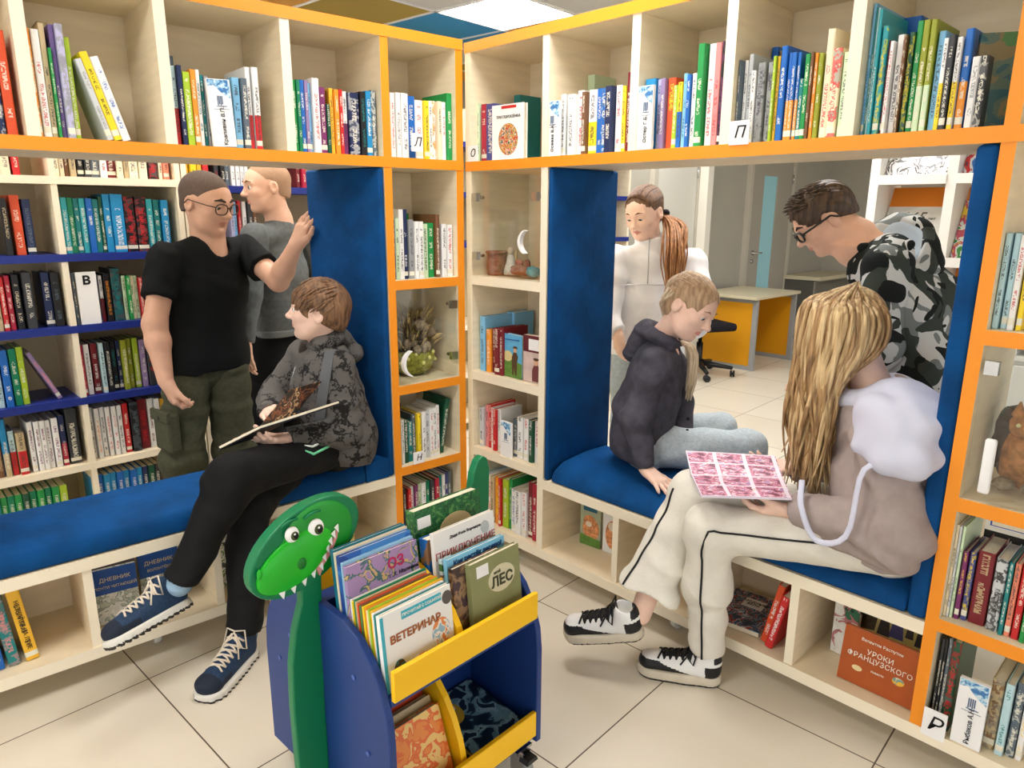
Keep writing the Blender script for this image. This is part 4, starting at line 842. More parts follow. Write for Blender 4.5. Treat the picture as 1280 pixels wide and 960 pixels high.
# ------------------------------------------------------------------ magazine rack and cabinets behind the right niche
rack = thing('magazine_rack', 'white magazine rack with orange back boards behind the camouflage hoodie', 'magazine rack', MK)
RU = [.90, 1.222, 1.545, 1.868]
for u in RU: obj('upright', nbox(u - .02, u + .02, 0, .3, .86, 2.1), WHITE, rack)
obj('top_board', nbox(.88, 1.888, 0, .3, 2.1, 2.13), WHITE, rack)
OB = mat('orange_board', (236, 140, 40), .5)
for a, b in zip(RU[:-1], RU[1:]):
    for z in (1.585, 1.225, .90):
        bm = bmesh.new(); box(bm, a + .02, b - .02, .0, .22, z - .01, z + .008); box(bm, a + .02, b - .02, -.008, .006, z - .012, z + .03); obj('ledge', bm, WHITE, rack)
        bm = bmesh.new(); prism(bm, [(.06, z + .008), (.075, z + .008), (.235, z + .34), (.22, z + .34)], a + .02, b - .02, axis='x'); obj('sloping_back', bm, OB, rack)
cab = thing('locker_cabinet', 'low white cabinet with small knobs beneath the magazine rack', 'cabinet', MK)
obj('body', nbox(.88, 1.89, .02, .42, .05, .855), WHITE, cab)
obj('plinth', nbox(.9, 1.87, .05, .4, 0, .05), BLACKP, cab); obj('worktop', nbox(.87, 1.9, -.0, .43, .835, .858), WHITE, cab)
for a, b in zip([.885, 1.222, 1.555], [1.217, 1.55, 1.885]):
    d = obj('door', nbox(a + .004, b - .004, .0, .019, .07, .815), mat('cabinet_door', (226, 226, 220), .45, .4), cab, bevel=.003)
    bm = bmesh.new(); lathe(bm, [(.014, 0), (.014, .006), (.006, .01)], 12, M=T((a + b) / 2 - .06, .0, .755) @ Rx(math.pi / 2)); obj('knob', bm, mat('dark_knob', (70, 66, 60), .4), d)
def magz(u, z, w, h, m, label, lines=()):
    o = thing('magazine', label, 'magazine', MK @ T(u, .048, z + .0145) @ Rx(-.44), 'magazines displayed on the white rack')
    obj('pages', nbox(.001, w - .001, 0, .005, 0, h - .001), PAPER, o); obj('cover', nbox(0, w, -.001, 0, 0, h), m, o)
    for s, sz, mm, x, zz, sh in lines: text('title', s, sz, mm, o, T(x, -.002, zz) @ UP, shear=sh)
    return o
magz(.925, 1.585, .27, .2, pic_mat('snow_photo', [(240, 240, 240), (236, 238, 240), (120, 120, 124), (242, 242, 242), (70, 60, 54), (230, 232, 230)], 14), 'white snowy magazine on the top ledge of the rack')
magz(1.245, 1.585, .14, .21, pic_mat('red_blue_photo', [(40, 110, 190), (220, 226, 230), (206, 50, 50), (60, 60, 80)], 12), 'red and blue magazine on the top ledge, right bay')
magz(1.383, 1.585, .14, .21, pic_mat('dark_photo', [(60, 66, 90), (200, 206, 214), (90, 90, 110)], 18), 'dark grey magazine at the right of the top ledge')
magz(.925, 1.225, .27, .26, pic_mat('grey_photo', [(200, 198, 190), (206, 204, 198), (196, 194, 186), (170, 160, 150)], 8), 'pale grey magazine with large numerals on the middle ledge', [('165', .07, mat('grey_ink', (70, 66, 60), .5), .12, .205, .25), ('лет', .02, mat('grey_ink', (70, 66, 60), .5), .2, .2, .2)])
magz(1.245, 1.225, .085, .29, pic_mat('green_pink', [(60, 150, 70), (230, 240, 236), (206, 90, 110), (240, 210, 70)], 16), 'green and pink magazine, left one on the middle ledge right bay')
magz(1.335, 1.225, .085, .29, pic_mat('lime_red', [(120, 190, 80), (236, 240, 230), (206, 60, 60), (90, 170, 90)], 16), 'lime and red magazine beside the green and pink one')
magz(1.43, 1.225, .085, .28, pic_mat('teal_mag', [(60, 140, 160), (230, 236, 240), (240, 180, 60)], 16), 'teal magazine at the right of the middle ledge')
magz(1.245, .90, .13, .27, pic_mat('portrait_mag', [(70, 60, 80), (206, 60, 50), (230, 200, 170), (240, 220, 90), (60, 90, 150)], 18), 'busy colourful magazine on the lowest ledge')
magz(1.385, .90, .13, .27, pic_mat('portrait_mag2', [(200, 140, 60), (60, 60, 80), (236, 230, 220), (190, 50, 60)], 16), 'second colourful magazine on the lowest ledge')
for u, n, m in ((.93, 'grey', 'teal_mag'), (1.07, 'tan', 'portrait_mag')):
    magz(u, .90, .13, .27, bpy.data.materials[m], f'{"left" if n == "grey" else "right"} magazine on the lowest ledge hidden behind the hoodie')

# ------------------------------------------------------------------ desk, chair and low grille cabinet in the far room
ALU = mat('aluminium_edge', (150, 152, 152), .4, .5); YPAN = mat('mustard_panel', (214, 148, 12), .5)
desk = thing('office_desk', 'desk with mustard yellow side panels and pale top in the far room', 'desk', MB)
for x in (4.10, 4.86):
    p = obj('side_panel', nbox(x + .006, x + .026, -.34, .20, .04, .655), YPAN, desk)
    bm = bmesh.new(); box(bm, x, x + .03, -.385, -.34, .0, .665); box(bm, x, x + .03, .20, .235, .0, .665); box(bm, x, x + .03, -.34, .20, 0, .04); box(bm, x, x + .03, -.34, .20, .63, .665); obj('panel_frame', bm, ALU, p)
obj('desktop', nbox(4.05, 4.93, -.40, .25, .665, .692), mat('pale_desktop', (206, 196, 166), .4, .4), desk, bevel=.003)
obj('modesty_panel', nbox(4.13, 4.86, .18, .2, .25, .66), YPAN, desk)
grl = thing('grille_cabinet', 'low dark grille cabinet with a pale top in the far corner', 'cabinet', MB)
obj('cabinet_top', nbox(5.98, 7.0, -.12, .33, .70, .74), mat('pale_desktop', (206, 196, 166)), grl)
obj('cabinet_body', nbox(6.0, 6.98, -.05, .32, .02, .70), mat('dark_grey_case', (84, 82, 76), .6), grl)
bm = bmesh.new()
for k in range(33): box(bm, 6.0 + k * .0305, 6.008 + k * .0305, -.07, -.05, .04, .69)
for z in (.04, .36, .68): box(bm, 6.0, 6.985, -.075, -.065, z, z + .012)
obj('grille', bm, mat('grille_bars', (140, 136, 124), .5), grl)
ch = thing('office_chair', 'black office chair on casters beside the mustard yellow desk', 'chair', T(1.70, 6.36, 0) @ Rz(1.9))
for k in range(5):
    a = k * 2 * math.pi / 5 + .3; c, s = math.cos(a), math.sin(a)
    bm = bmesh.new(); tube(bm, [(c * .03, s * .03, .11), (c * .3, s * .3, .08)], [.028, .016]); lg = obj('leg', bm, BLACKP, ch)
    bm = bmesh.new(); lathe(bm, [(.012, -.022), (.03, -.02), (.03, -.004), (.012, -.002), (.012, .002), (.03, .004), (.03, .02), (.012, .022)], 16, M=T(c * .3, s * .3, .03) @ Rz(a) @ Ry(math.pi / 2)); obj('caster', bm, BLACKP, lg)
bm = bmesh.new(); lathe(bm, [(.03, .08), (.03, .3), (.018, .3), (.018, .42)], 16); obj('gas_column', bm, BLACKP, ch)
obj('seat', soft_box(-.23, .23, -.23, .23, .42, .49, .03), mat('black_fabric', (34, 32, 36), .9, .1), ch, smooth=True)
obj('backrest', soft_box(-.21, .21, .2, .26, .56, .98, .03), mat('black_fabric', (34, 32, 36)), ch, smooth=True); bm = bmesh.new(); tube(bm, [(0, .1, .43), (0, .27, .45), (0, .28, .7)], .02); obj('back_bracket', bm, BLACKP, ch)
# ------------------------------------------------------------------ people: smooth implicit surfaces, meshed as continuous skins
V3 = lambda p: np.array(p, dtype=np.float32)
def nrm(v): v = np.asarray(v, dtype=np.float64); return v / (np.linalg.norm(v) + 1e-9)
class Shape:
    def __init__(s): s.p = []; s.fold = None
    def cap(s, a, b, ra, rb=None, k=.02, flat=None):
        """tapered limb; flat=(direction, factor): thinner along direction"""
        s.p.append(('cap', V3(a), V3(b), ra, ra if rb is None else rb, k, flat)); return s
    def chain(s, pts, rs, k=.02, flat=None):
        for i in range(len(pts) - 1): s.cap(pts[i], pts[i + 1], rs[i], rs[i + 1], k, flat)
        return s
    def ell(s, c, r, R=None, k=.02, sub=False, cut=None):
        s.p.append(('ell', V3(c), V3(r), None if R is None else np.array(R, dtype=np.float32), k, sub, cut)); return s
    def plane(s, pt, n): s.p.append(('plane', V3(pt), V3(nrm(n)))); return s      # removes the side n points to
    def subcap(s, a, b, ra, rb, k=.01): s.p.append(('subcap', V3(a), V3(b), ra, rb, k)); return s
    @staticmethod
    def _cap(P, a, b, ra, rb, flat=None):
        ab = b - a; L = max(float(ab @ ab), 1e-9); d = P - a
        t = np.clip((d @ ab) / L, 0, 1); q = d - t[:, None] * ab
        if flat is not None:
            n = V3(nrm(flat[0])); q = q + np.outer(q @ n, n) * (1 / flat[1] - 1)
            return (np.sqrt((q * q).sum(1)) - (ra + (rb - ra) * t)) * min(1, flat[1] * 1.15)
        return np.sqrt((q * q).sum(1)) - (ra + (rb - ra) * t)
    @staticmethod
    def _ell(P, c, r, R):
        q = P - c
        if R is not None: q = q @ R
        k0 = np.sqrt(((q / r) ** 2).sum(1)); k1 = np.sqrt(((q / (r * r)) ** 2).sum(1)) + 1e-9
        return k0 * (k0 - 1) / k1
    def __call__(s, P):
        d = None
        for p in s.p:
            if p[0] == 'cap': e, k, op = s._cap(P, p[1], p[2], p[3], p[4], p[6]), p[5], 'u'
            elif p[0] == 'ell':
                e, k, op = s._ell(P, p[1], p[2], p[3]), p[4], ('s' if p[5] else 'u')
                if p[6] is not None: e = np.maximum(e, (P - V3(p[6][0])) @ V3(nrm(p[6][1])))
            elif p[0] == 'subcap': e, k, op = s._cap(P, p[1], p[2], p[3], p[4]), p[5], 's'
            else:
                d = np.maximum(d, (P - p[1]) @ p[2]); continue
            if d is None: d = e; continue
            if op == 's': e = -e; h = np.clip(.5 + .5 * (e - d) / k, 0, 1); d = d * (1 - h) + e * h + k * h * (1 - h)
            else: h = np.clip(.5 + .5 * (d - e) / k, 0, 1); d = d * (1 - h) + e * h - k * h * (1 - h)
        if s.fold is not None: d = d + s.fold(P)
        return d
    def bounds(s, pad=.03):
        lo, hi = np.full(3, 1e9), np.full(3, -1e9)
        for p in s.p:
            if p[0] == 'cap':
                r = max(p[3], p[4])
                for q in (p[1], p[2]): lo = np.minimum(lo, q - r); hi = np.maximum(hi, q + r)
            elif p[0] == 'ell' and not p[5]:
                r = float(max(p[2])); lo = np.minimum(lo, p[1] - r); hi = np.maximum(hi, p[1] + r)
        return lo - pad, hi + pad
def nets(f, lo, hi, h, s=6):
    lo = np.asarray(lo, dtype=np.float32); nb = np.ceil((np.asarray(hi) - lo) / h / s).astype(int) + 1; n = nb * s
    g = np.stack(np.meshgrid(*[np.arange(k) for k in nb], indexing='ij'), -1).reshape(-1, 3)
    dc = f((lo + (g * s + (s - 1) / 2) * h).astype(np.float32))
    D = np.repeat(np.repeat(np.repeat(dc.reshape(nb).astype(np.float32), s, 0), s, 1), s, 2)
    act = g[np.abs(dc) < s * h * .95 + .012]
    off = np.stack(np.meshgrid(*[np.arange(s)] * 3, indexing='ij'), -1).reshape(-1, 3)
    idx = (act[:, None, :] * s + off[None]).reshape(-1, 3)
    for i in range(0, len(idx), 400000):
        q = idx[i:i + 400000]; D[q[:, 0], q[:, 1], q[:, 2]] = f((lo + q * h).astype(np.float32))
    S = D < 0
    c = [S[i:n[0] - 1 + i, j:n[1] - 1 + j, k:n[2] - 1 + k] for i in (0, 1) for j in (0, 1) for k in (0, 1)]
    allc = c[0].copy(); anyc = c[0].copy()
    for x in c[1:]: allc &= x; anyc |= x
    cells = np.argwhere(anyc & ~allc)
    ID = np.full(np.array(S.shape) - 1, -1, dtype=np.int32); ID[cells[:, 0], cells[:, 1], cells[:, 2]] = np.arange(len(cells))
    acc = np.zeros((len(cells), 3)); cnt = np.zeros(len(cells))
    for ax in range(3):
        for a in (0, 1):
            for b in (0, 1):
                o0 = np.zeros(3, int); o0[(ax + 1) % 3] = a; o0[(ax + 2) % 3] = b; o1 = o0.copy(); o1[ax] = 1
                p0, p1 = cells + o0, cells + o1
                d0, d1 = D[p0[:, 0], p0[:, 1], p0[:, 2]], D[p1[:, 0], p1[:, 1], p1[:, 2]]
                m = (d0 < 0) != (d1 < 0); t = np.where(m, d0 / np.where(m, d0 - d1, 1), 0)
                q = p0.astype(float); q[:, ax] += t; acc[m] += q[m]; cnt[m] += 1
    verts = lo + (acc / cnt[:, None]) * h
    quads = []
    for ax in range(3):
        u, v = (ax + 1) % 3, (ax + 2) % 3
        sl0 = [slice(1, n[i] - 1) for i in range(3)]; sl1 = list(sl0); sl0[ax] = slice(0, n[ax] - 1); sl1[ax] = slice(1, n[ax])
        A, B = S[tuple(sl0)], S[tuple(sl1)]
        e = np.argwhere(A != B); 
        if not len(e): continue
        flip = A[e[:, 0], e[:, 1], e[:, 2]]
        base = e.copy(); base[:, u] += 1; base[:, v] += 1
        def cid(du, dv):
            q = base.copy(); q[:, u] += du; q[:, v] += dv; return ID[q[:, 0], q[:, 1], q[:, 2]]
        q = np.stack([cid(-1, -1), cid(0, -1), cid(0, 0), cid(-1, 0)], 1)
        q[~flip] = q[~flip][:, ::-1]; quads.append(q)
    return verts, np.concatenate(quads)
def skin_mesh(name, pieces, mats, parent=None, matfun=None, base=None):
    """pieces: list of (shape, voxel size[, (lo, hi)]) joined into one object. base: the person's foot point"""
    Vs, Qs, n = [], [], 0
    for pc in pieces:
        sh, h = pc[0], pc[1]; lo, hi = pc[2] if len(pc) > 2 else sh.bounds()
        v, q = nets(sh, lo, hi, h); Vs.append(v); Qs.append(q + n); n += len(v)
    v = np.concatenate(Vs); q = np.concatenate(Qs)
    me = bpy.data.meshes.new(name)
    w = v - np.array(base) if base is not None else v
    me.vertices.add(len(w)); me.vertices.foreach_set('co', w.astype(np.float32).ravel())
    me.loops.add(len(q) * 4); me.loops.foreach_set('vertex_index', q.astype(np.int32).ravel())
    me.polygons.add(len(q)); me.polygons.foreach_set('loop_start', (np.arange(len(q)) * 4).astype(np.int32)); me.polygons.foreach_set('loop_total', np.full(len(q), 4, dtype=np.int32))
    me.polygons.foreach_set('use_smooth', np.ones(len(q), dtype=bool))
    if matfun is not None: me.polygons.foreach_set('material_index', matfun(v[q].mean(1)).astype(np.int32))
    me.update(calc_edges=True); me.validate()
    return mesh_obj(name, me, parent, mats)
def folds(amp, sc, seed=0, d=(0, 0, 1), k=.5):
    """soft cloth creases running across direction d"""
    r = np.random.RandomState(seed); W = [(r.randn(3), r.uniform(0, 6.28)) for _ in range(5)]; dd = V3(nrm(d))
    def f(P):
        s = np.zeros(len(P), dtype=np.float32)
        w = sum(np.sin(P @ (V3(a) * sc * .55) + p) for a, p in W[:3])
        for i, (a, p) in enumerate(W): s += np.sin(P @ (dd * sc * (1 + .45 * i) + V3(a) * sc * k) + p + 1.3 * w) / (1 + .4 * i)
        x = P @ (dd * sc * .9 + V3(W[4][0]) * sc * k * .8) + 1.1 * w
        rdg = (1 - 2.2 * np.abs(np.sin(x * .5)) ** .7) * np.clip(.5 + w * .45, 0, 1.2)
        return amp * (s / 2.4 - .75 * rdg)
    return f

# heads -------------------------------------------------------------
class Head:
    """c: centre between chin and crown, fwd: looking direction, up, s: chin to crown"""
    def __init__(h, c, fwd, up, s=.225, fat=1.0):
        f = nrm(fwd); r = nrm(np.cross(f, up)); u = np.cross(r, f); h.R = np.stack([r, f, u], 1); h.c = np.array(c, float); h.s = s; h.fat = fat
    def w(h, x, y, z): return h.c + h.R @ (np.array([x * h.fat, y, z]) * h.s)
    def loc(h, P): return ((P - h.c) @ h.R) / h.s
    def shape(h, lid=.35, smile=0):
        S = Shape(); s = h.s; R = h.R; w = h.w
        E = lambda c, r, k=.06, **kw: S.ell(w(*c), np.array(r) * s * np.array([h.fat, 1, 1]), R, k * s, **kw)
        C = lambda a, b, ra, rb=None, k=.06: S.cap(w(*a), w(*b), ra * s, (ra if rb is None else rb) * s, k * s)
        E((0, -.07, .14), (.335, .43, .36)); E((0, .10, .0), (.295, .31, .36), .1); E((0, .12, -.18), (.25, .25, .27), .1)
        C((-.13, .12, -.30), (.13, .12, -.30), .14, k=.1); C((0, .2, -.36), (0, .27, -.385), .11, .085, .08)
        for q in (-1, 1):
            C((q * .235, -.02, -.16), (q * .10, .22, -.38), .075, .07, .08); E((q * .17, .245, -.08), (.105, .09, .085), .08)
            C((q * .05, .365, .095), (q * .19, .315, .095), .045, .035, .05)
        for q in (-1, 1): E((q * .13, .405, .025), (.085, .06, .05), .06, sub=True)
        C((0, .365, .06), (0, .445, -.10), .034, .052, .04); E((0, .465, -.105), (.048, .046, .04), .03)
        for q in (-1, 1): E((q * .052, .415, -.12), (.036, .05, .03), .02)
        # lips
        zz = -.235; sm = smile * .03
        for q in (-1, 1):
            C((q * .085, .33, zz + sm), (0, .381, zz + .014), .013, .02, .016); C((q * .075, .328, zz - .022 + sm), (0, .372, zz - .034), .014, .024, .016)
        E((0, .37, zz - .085), (.06, .045, .02), .03, sub=True)
        # lids and ears
        for q in (-1, 1):
            c = np.array((q * .13, .318, .025)); ct = w(*(c + np.array((0, .0, .066 * (1 - 2 * lid)))))
            E(tuple(c), (.083, .072, .066), .012, cut=(ct, -(R @ np.array([0, -.25, 1.0]))))
            E((q * .345, -.06, -.02), (.035, .085, .125), .02); E((q * .375, -.045, .01), (.03, .045, .07), .02, sub=True)
        return S
    def eyes(h, parent, base, iris=(70, 90, 100), look=(0, 1, -.15)):
        vs = []; d = nrm(h.R @ np.array(look, float))
        for q in (-1, 1):
            c = h.w(q * .13, .318, .025); S = Shape().ell(c, np.full(3, .064 * h.s)); 
            def mf(p, c=c):
                a = ((p - c) / (.064 * h.s)) @ d; return np.where(a > .95, 2, np.where(a > .78, 1, 0))
            skin_mesh('eye', [(S, .0022)], [mat('eye_white_skin', (236, 230, 226), .25, .5), mat('iris_%d_%d' % iris[:2], iris, .2, .5), INK], parent, mf, base)
    def brows(h, parent, base, m, t=.016, up=0):
        S = Shape()
        for q in (-1, 1): S.chain([h.w(q * .05, .402, .115 + up), h.w(q * .13, .392, .145 + up), h.w(q * .215, .335, .12 + up)], [t * h.s, t * h.s * 1.1, t * h.s * .6], .004)
        return skin_mesh('eyebrows', [(S, .0022)], [m], parent, None, base)
    def lips(h):
        def f(p):
            q = h.loc(p); x = np.abs(q[:, 0]); return (x < .088) & (np.abs(q[:, 2] + .245) < .036 - 2.6 * x * x) & (q[:, 1] > .31)
        return f
    def cap_hair(h, t=.03, front=.30, side=.05, nape=-.22, seed=1, amp=.0, sc=90, ear=True, bulk=(0, 0, 0)):
        """close hair shell: cranium grown by t, opened over the face, ears and neck"""
        S = Shape(); s = h.s; w = h.w
        S.ell(w(0, -.07 , .14), (np.array((.335 * h.fat + t, .43 + t, .36 + t)) + np.array(bulk)) * s, h.R, .05 * s)
        S.ell(w(0, -.20, -.08), np.array((.25 * h.fat + t, .27 + t, .26 + t * .6)) * s, h.R, .06 * s)
        # face opening
        S.ell(w(0, .42, front - .42), np.array((.285 * h.fat, .36, .42)) * s, h.R, .02 * s, sub=True)
        if ear:
            for q in (-1, 1): S.ell(w(q * .40, .02, -.05 + side), np.array((.12, .115, .155)) * s, h.R, .02 * s, sub=True)
        S.plane(w(0, -.3, nape), h.R @ np.array([0, .35, -1.0]))
        if amp:
            r = np.random.RandomState(seed); a = [r.randn(3) for _ in range(4)]; c = h.c; R = h.R
            def fo(P):
                q = (P - c) @ R / s; ang = np.arctan2(q[:, 0], q[:, 2] + .5) ; 
                v = np.sin(ang * sc * .25 + 3 * q[:, 1] + 1.5 * np.sin(q[:, 1] * 9 + ang * 3)) + .6 * np.sin(ang * sc * .6 + 5 * q[:, 1] + 2)
                return (amp * s * v).astype(np.float32)
            S.fold = fo
        return S
def hair_mat(name, c1, c2, rough=.45):
    if name in _m: return _m[name]
    m = mat(name, c1, rough, .4, col2=c2, nscale=28, bump=.28, bscale=70, stretch=(3.2, 3.2, .25)); return m

# hands -------------------------------------------------------------
def hand(S, wrist, D, N, Tm, curl=(.3, .35, .4, .45), spread=.12, thumb=(.6, .25), s=1.0, wr=.024, k=.007):
    """D: towards the fingers, N: the way the palm faces, Tm: thumb side"""
    D, N = nrm(D), nrm(N); N = nrm(N - D * (N @ D)); Tm = nrm(Tm); Tm = nrm(Tm - D * (Tm @ D) - N * (Tm @ N)); W = np.array(wrist, float)
    offs = [.027, .009, -.009, -.026]; plen = [.082, .085, .081, .073]; fl = [.068, .077, .071, .055]; fr = [.0083, .0086, .0082, .0072]
    S.cap(W - D * .012 * s, W + D * .022 * s, wr * s, wr * s * .95, .015, (N, .74))
    for i in range(4):
        kn = W + (D * plen[i] + Tm * offs[i]) * s
        S.cap(W + (D * .018 + Tm * offs[i] * .55) * s, kn, .0155 * s, .0118 * s, .014, (N, .95))
    for i in range(4):
        kn = W + (D * plen[i] + Tm * offs[i]) * s; a = 0; p = kn; sp = spread * offs[i] / .027
        dd = nrm(D + Tm * sp)
        for j, f in enumerate((.45, .31, .24)):
            a += curl[i] * (.75, 1.05, .7)[j]
            q = p + (dd * math.cos(a) + N * math.sin(a)) * fl[i] * f * s
            S.cap(p, q, fr[i] * s * (1, .93, .86)[j], fr[i] * s * (.93, .86, .74)[j], k if j else .008); p = q
    b = W + (D * .022 + Tm * .02 + N * .006) * s; op, cl = thumb
    d1 = nrm(D * math.cos(op) + Tm * math.sin(op) + N * cl * .7); p1 = b + d1 * .042 * s
    d2 = nrm(d1 + D * .35 + N * cl - Tm * .1); p2 = p1 + d2 * .032 * s; d3 = nrm(d2 + D * .3 + N * cl * .8 - Tm * .2); p3 = p2 + d3 * .026 * s
    S.cap(b, p1, .0165 * s, .0115 * s, .016); S.cap(p1, p2, .0105 * s, .0098 * s, .006); S.cap(p2, p3, .0098 * s, .0078 * s, .005)
    return S

# shoes -------------------------------------------------------------
def shoe(parent, base, heel, D, U, cols, L=.265, chunky=False, label=None):
    """heel: centre of the sole under the heel; D towards the toe, U up. cols: upper, accent, sole, lace"""
    D = nrm(D); U = nrm(np.array(U) - D * (np.array(U) @ D)); X = np.cross(D, U); heel = np.array(heel, float); k = L / .265
    w = lambda x, y, z: heel + (X * x + D * y + U * z) * k
    upm, acm, som, lam = cols; R = np.stack([X, D, U], 1); sh = .034 if chunky else .026
    S = Shape()
    S.cap(w(0, .045, sh + .012), w(0, .225, sh + .006), .034 * k, .036 * k, .02, (U, .9)); S.ell(w(0, .05, .065), np.array((.036, .042, .05)) * k, R, .02)
    S.cap(w(0, .06, .075), w(0, .19, .045), .032 * k, .03 * k, .025); S.cap(w(0, .045, .085), w(0, .06, .10), .034 * k, .033 * k, .02)
    S.ell(w(0, .232, .04), np.array((.04, .03, .024)) * k, R, .02)
    S.subcap(w(0, .05, .105), w(0, .045, .16), .027 * k, .03 * k, .006); S.plane(w(0, 0, .008), -U)
    def mf(p):
        q = ((p - heel) @ R) / k; y, z, x = q[:, 1], q[:, 2], np.abs(q[:, 0])
        m = np.zeros(len(p))
        if chunky:
            m[(y > .195) & (z < .062) & ~((y < .245) & (z > .052) & (x < .022))] = 1                # toe guard
            m[(y < .055) & (z < .075)] = 1; m[(z > .086) & (y < .03)] = 1                            # heel counter, collar
            m[(z < .06) & (y > .10) & (y < .2) & (x > .02) & (z < .03 + .25 * (y - .08))] = 1
            m[(x < .02) & (z > .06) & (y > .075) & (y < .19)] = 1                                   # tongue
        else:
            m[(y > .225)] = 1; m[(z < .045) & (y > .17)] = 1; m[(y < .02) & (z < .07)] = 1
        return m
    o = skin_mesh('shoe', [(S, .0033)], [upm, acm], parent, mf, base)
    if label: o['label'] = label
    B = Shape(); B.cap(w(0, .045, sh * .5), w(-.004, .215, sh * .5), .0405 * k, .0445 * k, .03); B.cap(w(0, .12, sh * .5), w(0, .225, sh * .5 + .004), .037 * k, .0425 * k, .03)
    B.plane(w(0, 0, sh), U)
    if chunky: B.plane(w(0, 0, 0), -U)
    else:
        B.fold = lambda P: (.0035 * k * np.clip(1.2 - ((P - heel) @ U) / (.012 * k), 0, 1) * np.sign(np.sin(((P - heel) @ D) * 330 / k))).astype(np.float32); B.cap(w(0, .05, -.4), w(0, .2, -.4), .001, None, .0001); B.p.pop(); B.plane(w(0, 0, 0), -U)
    so = skin_mesh('sole', [(B, .0045)], [som, mat('dark_outsole', (44, 40, 38), .7)], o, (lambda p: ((p - heel) @ U < .007 * k).astype(float)), base)
    bm = bmesh.new(); b0 = np.array(base)
    def on(x, y, z=.05, lift=.0022):
        q = w(x, y, z); d_ = nrm(U + X * x * 9)
        while S(q[None].astype(np.float32))[0] < lift: q = q + d_ * .0015
        return tuple(q - b0)
    n_ = 6
    for i in range(n_):
        y = .088 + i * .019; h_ = .022 + .004 * i / n_
        for sx in (-1, 1): tube(bm, [on(sx * h_, y), on(sx * h_ * .5, y + .006), on(0, y + .010), on(-sx * h_ * .5, y + .014), on(-sx * h_, y + .020)], .0031 * k, 6)
    for sx in (-1, 1):
        tube(bm, [on(0, .088, lift=.004), on(sx * .018, .080, lift=.012), on(sx * .034, .092, lift=.006), on(sx * .026, .104, lift=.004), on(sx * .004, .094, lift=.005)], .0026 * k, 6); tube(bm, [on(0, .09, lift=.004), on(sx * .018, .112, lift=.006), on(sx * .034, .132, lift=.003)], .0026 * k, 6)
    obj('laces', bm, lam, o)
    return o
def glasses(h, parent, base, m, rnd=1.0, r=.004):
    """two rims, bridge and temples"""
    b0 = np.array(base); bm = bmesh.new(); rims = []
    for q in (-1, 1):
        ring = []
        for k in range(20):
            a = 2 * math.pi * k / 20; rx, rz = .115, .082 * rnd
            x = math.copysign(abs(math.cos(a)) ** .8, math.cos(a)) * rx; z = math.copysign(abs(math.sin(a)) ** .8, math.sin(a)) * rz
            ring.append(Vector(h.w(q * .145 + x, .455 - .16 * abs(q * .145 + x), .0 + z) - b0))
        tube(bm, ring, r, 6, closed=True); rims.append(ring)
        tube(bm, [Vector(h.w(q * .255, .41, .03) - b0), Vector(h.w(q * .35, .30, .04) - b0), Vector(h.w(q * .385, -.04, .05) - b0), Vector(h.w(q * .38, -.13, -.03) - b0)], r * .9, 6)
    tube(bm, [Vector(h.w(-.035, .455, .025) - b0), Vector(h.w(0, .475, .035) - b0), Vector(h.w(.035, .455, .025) - b0)], r, 6)
    o = obj('glasses', bm, m, parent)
    bm = bmesh.new()
    for ring in rims: bm.faces.new([bm.verts.new(v) for v in ring])
    l = obj('lenses', bm, glassmat(), o); 
    return o

def skin_mat(name, c): 
    return mat(name, c, .5, .35, noise=.05, nscale=18)
def person(label, base):
    return thing('person', label, 'person', T(*base))
def torso(S, j, r, k=.07, fwd=(0, -1, 0), grow=0, hem=None):
    """trunk from hips to neck for joints P(elvis) C(hest) N(eck) sl sr"""
    P, Cc, Nk, sl, sr = [np.array(j[x], float) for x in ('P', 'C', 'N', 'sl', 'sr')]; ax = nrm(sl - sr); f = nrm(fwd); Wst = (P * .55 + Cc * .45)
    g = grow; fl = (f, .8)
    S.cap(Cc - ax * r * .55, Cc + ax * r * .55, r * .85 + g, None, k, fl); S.cap(Cc, Wst, r * 1.02 + g, r * .93 + g, k, fl)
    S.cap(Wst - ax * r * .35, Wst + ax * r * .35, r * .8 + g, None, k, fl); S.cap(Wst, P, r * .95 + g, r * 1.0 + g, k, fl); S.cap(P - ax * r * .5, P + ax * r * .5, r * .82 + g, None, k, fl)
    up = Cc + (Nk - Cc) * .62
    S.cap(up - ax * r * .2, sl - ax * .015, r * .5 + g, r * .46 + g, k * .7); S.cap(up + ax * r * .2, sr + ax * .015, r * .5 + g, r * .46 + g, k * .7); S.cap(Cc, up, r * .8 + g, r * .5 + g, k)
    return S
# ------------------------------------------------------------------ the seven readers
A3 = lambda *p: np.array(p, float)
EL, NL = A3(-.7602, -.6497, 0), A3(-.6497, .7602, 0)
ER, NR = A3(.6924, -.7215, 0), A3(.7215, .6924, 0)
ZU = A3(0, 0, 1)
def sleeve(sh, el, wr, r=(.062, .052, .04), cut=.0, fold=None, cuff=True, k=.03):
    S = Shape(); sh, el, wr = A3(*sh), A3(*el), A3(*wr)
    S.cap(sh, el, r[0], r[1], k); S.cap(el, wr, r[1], r[2], k)
    d = nrm(wr - el)
    if cuff: S.cap(wr - d * .045, wr, r[2] * .98, r[2] * .92, .008)
    S.fold = fold; S.plane(wr - d * cut, d); return S
def half_sleeve(sh, el, f, r, fold=None):
    S = Shape(); sh, el = A3(*sh), A3(*el); e = sh + (el - sh) * f; d = nrm(el - sh)
    S.cap(sh, e + d * .03, r[0], r[1], .03); S.fold = fold; S.plane(e, d); return S
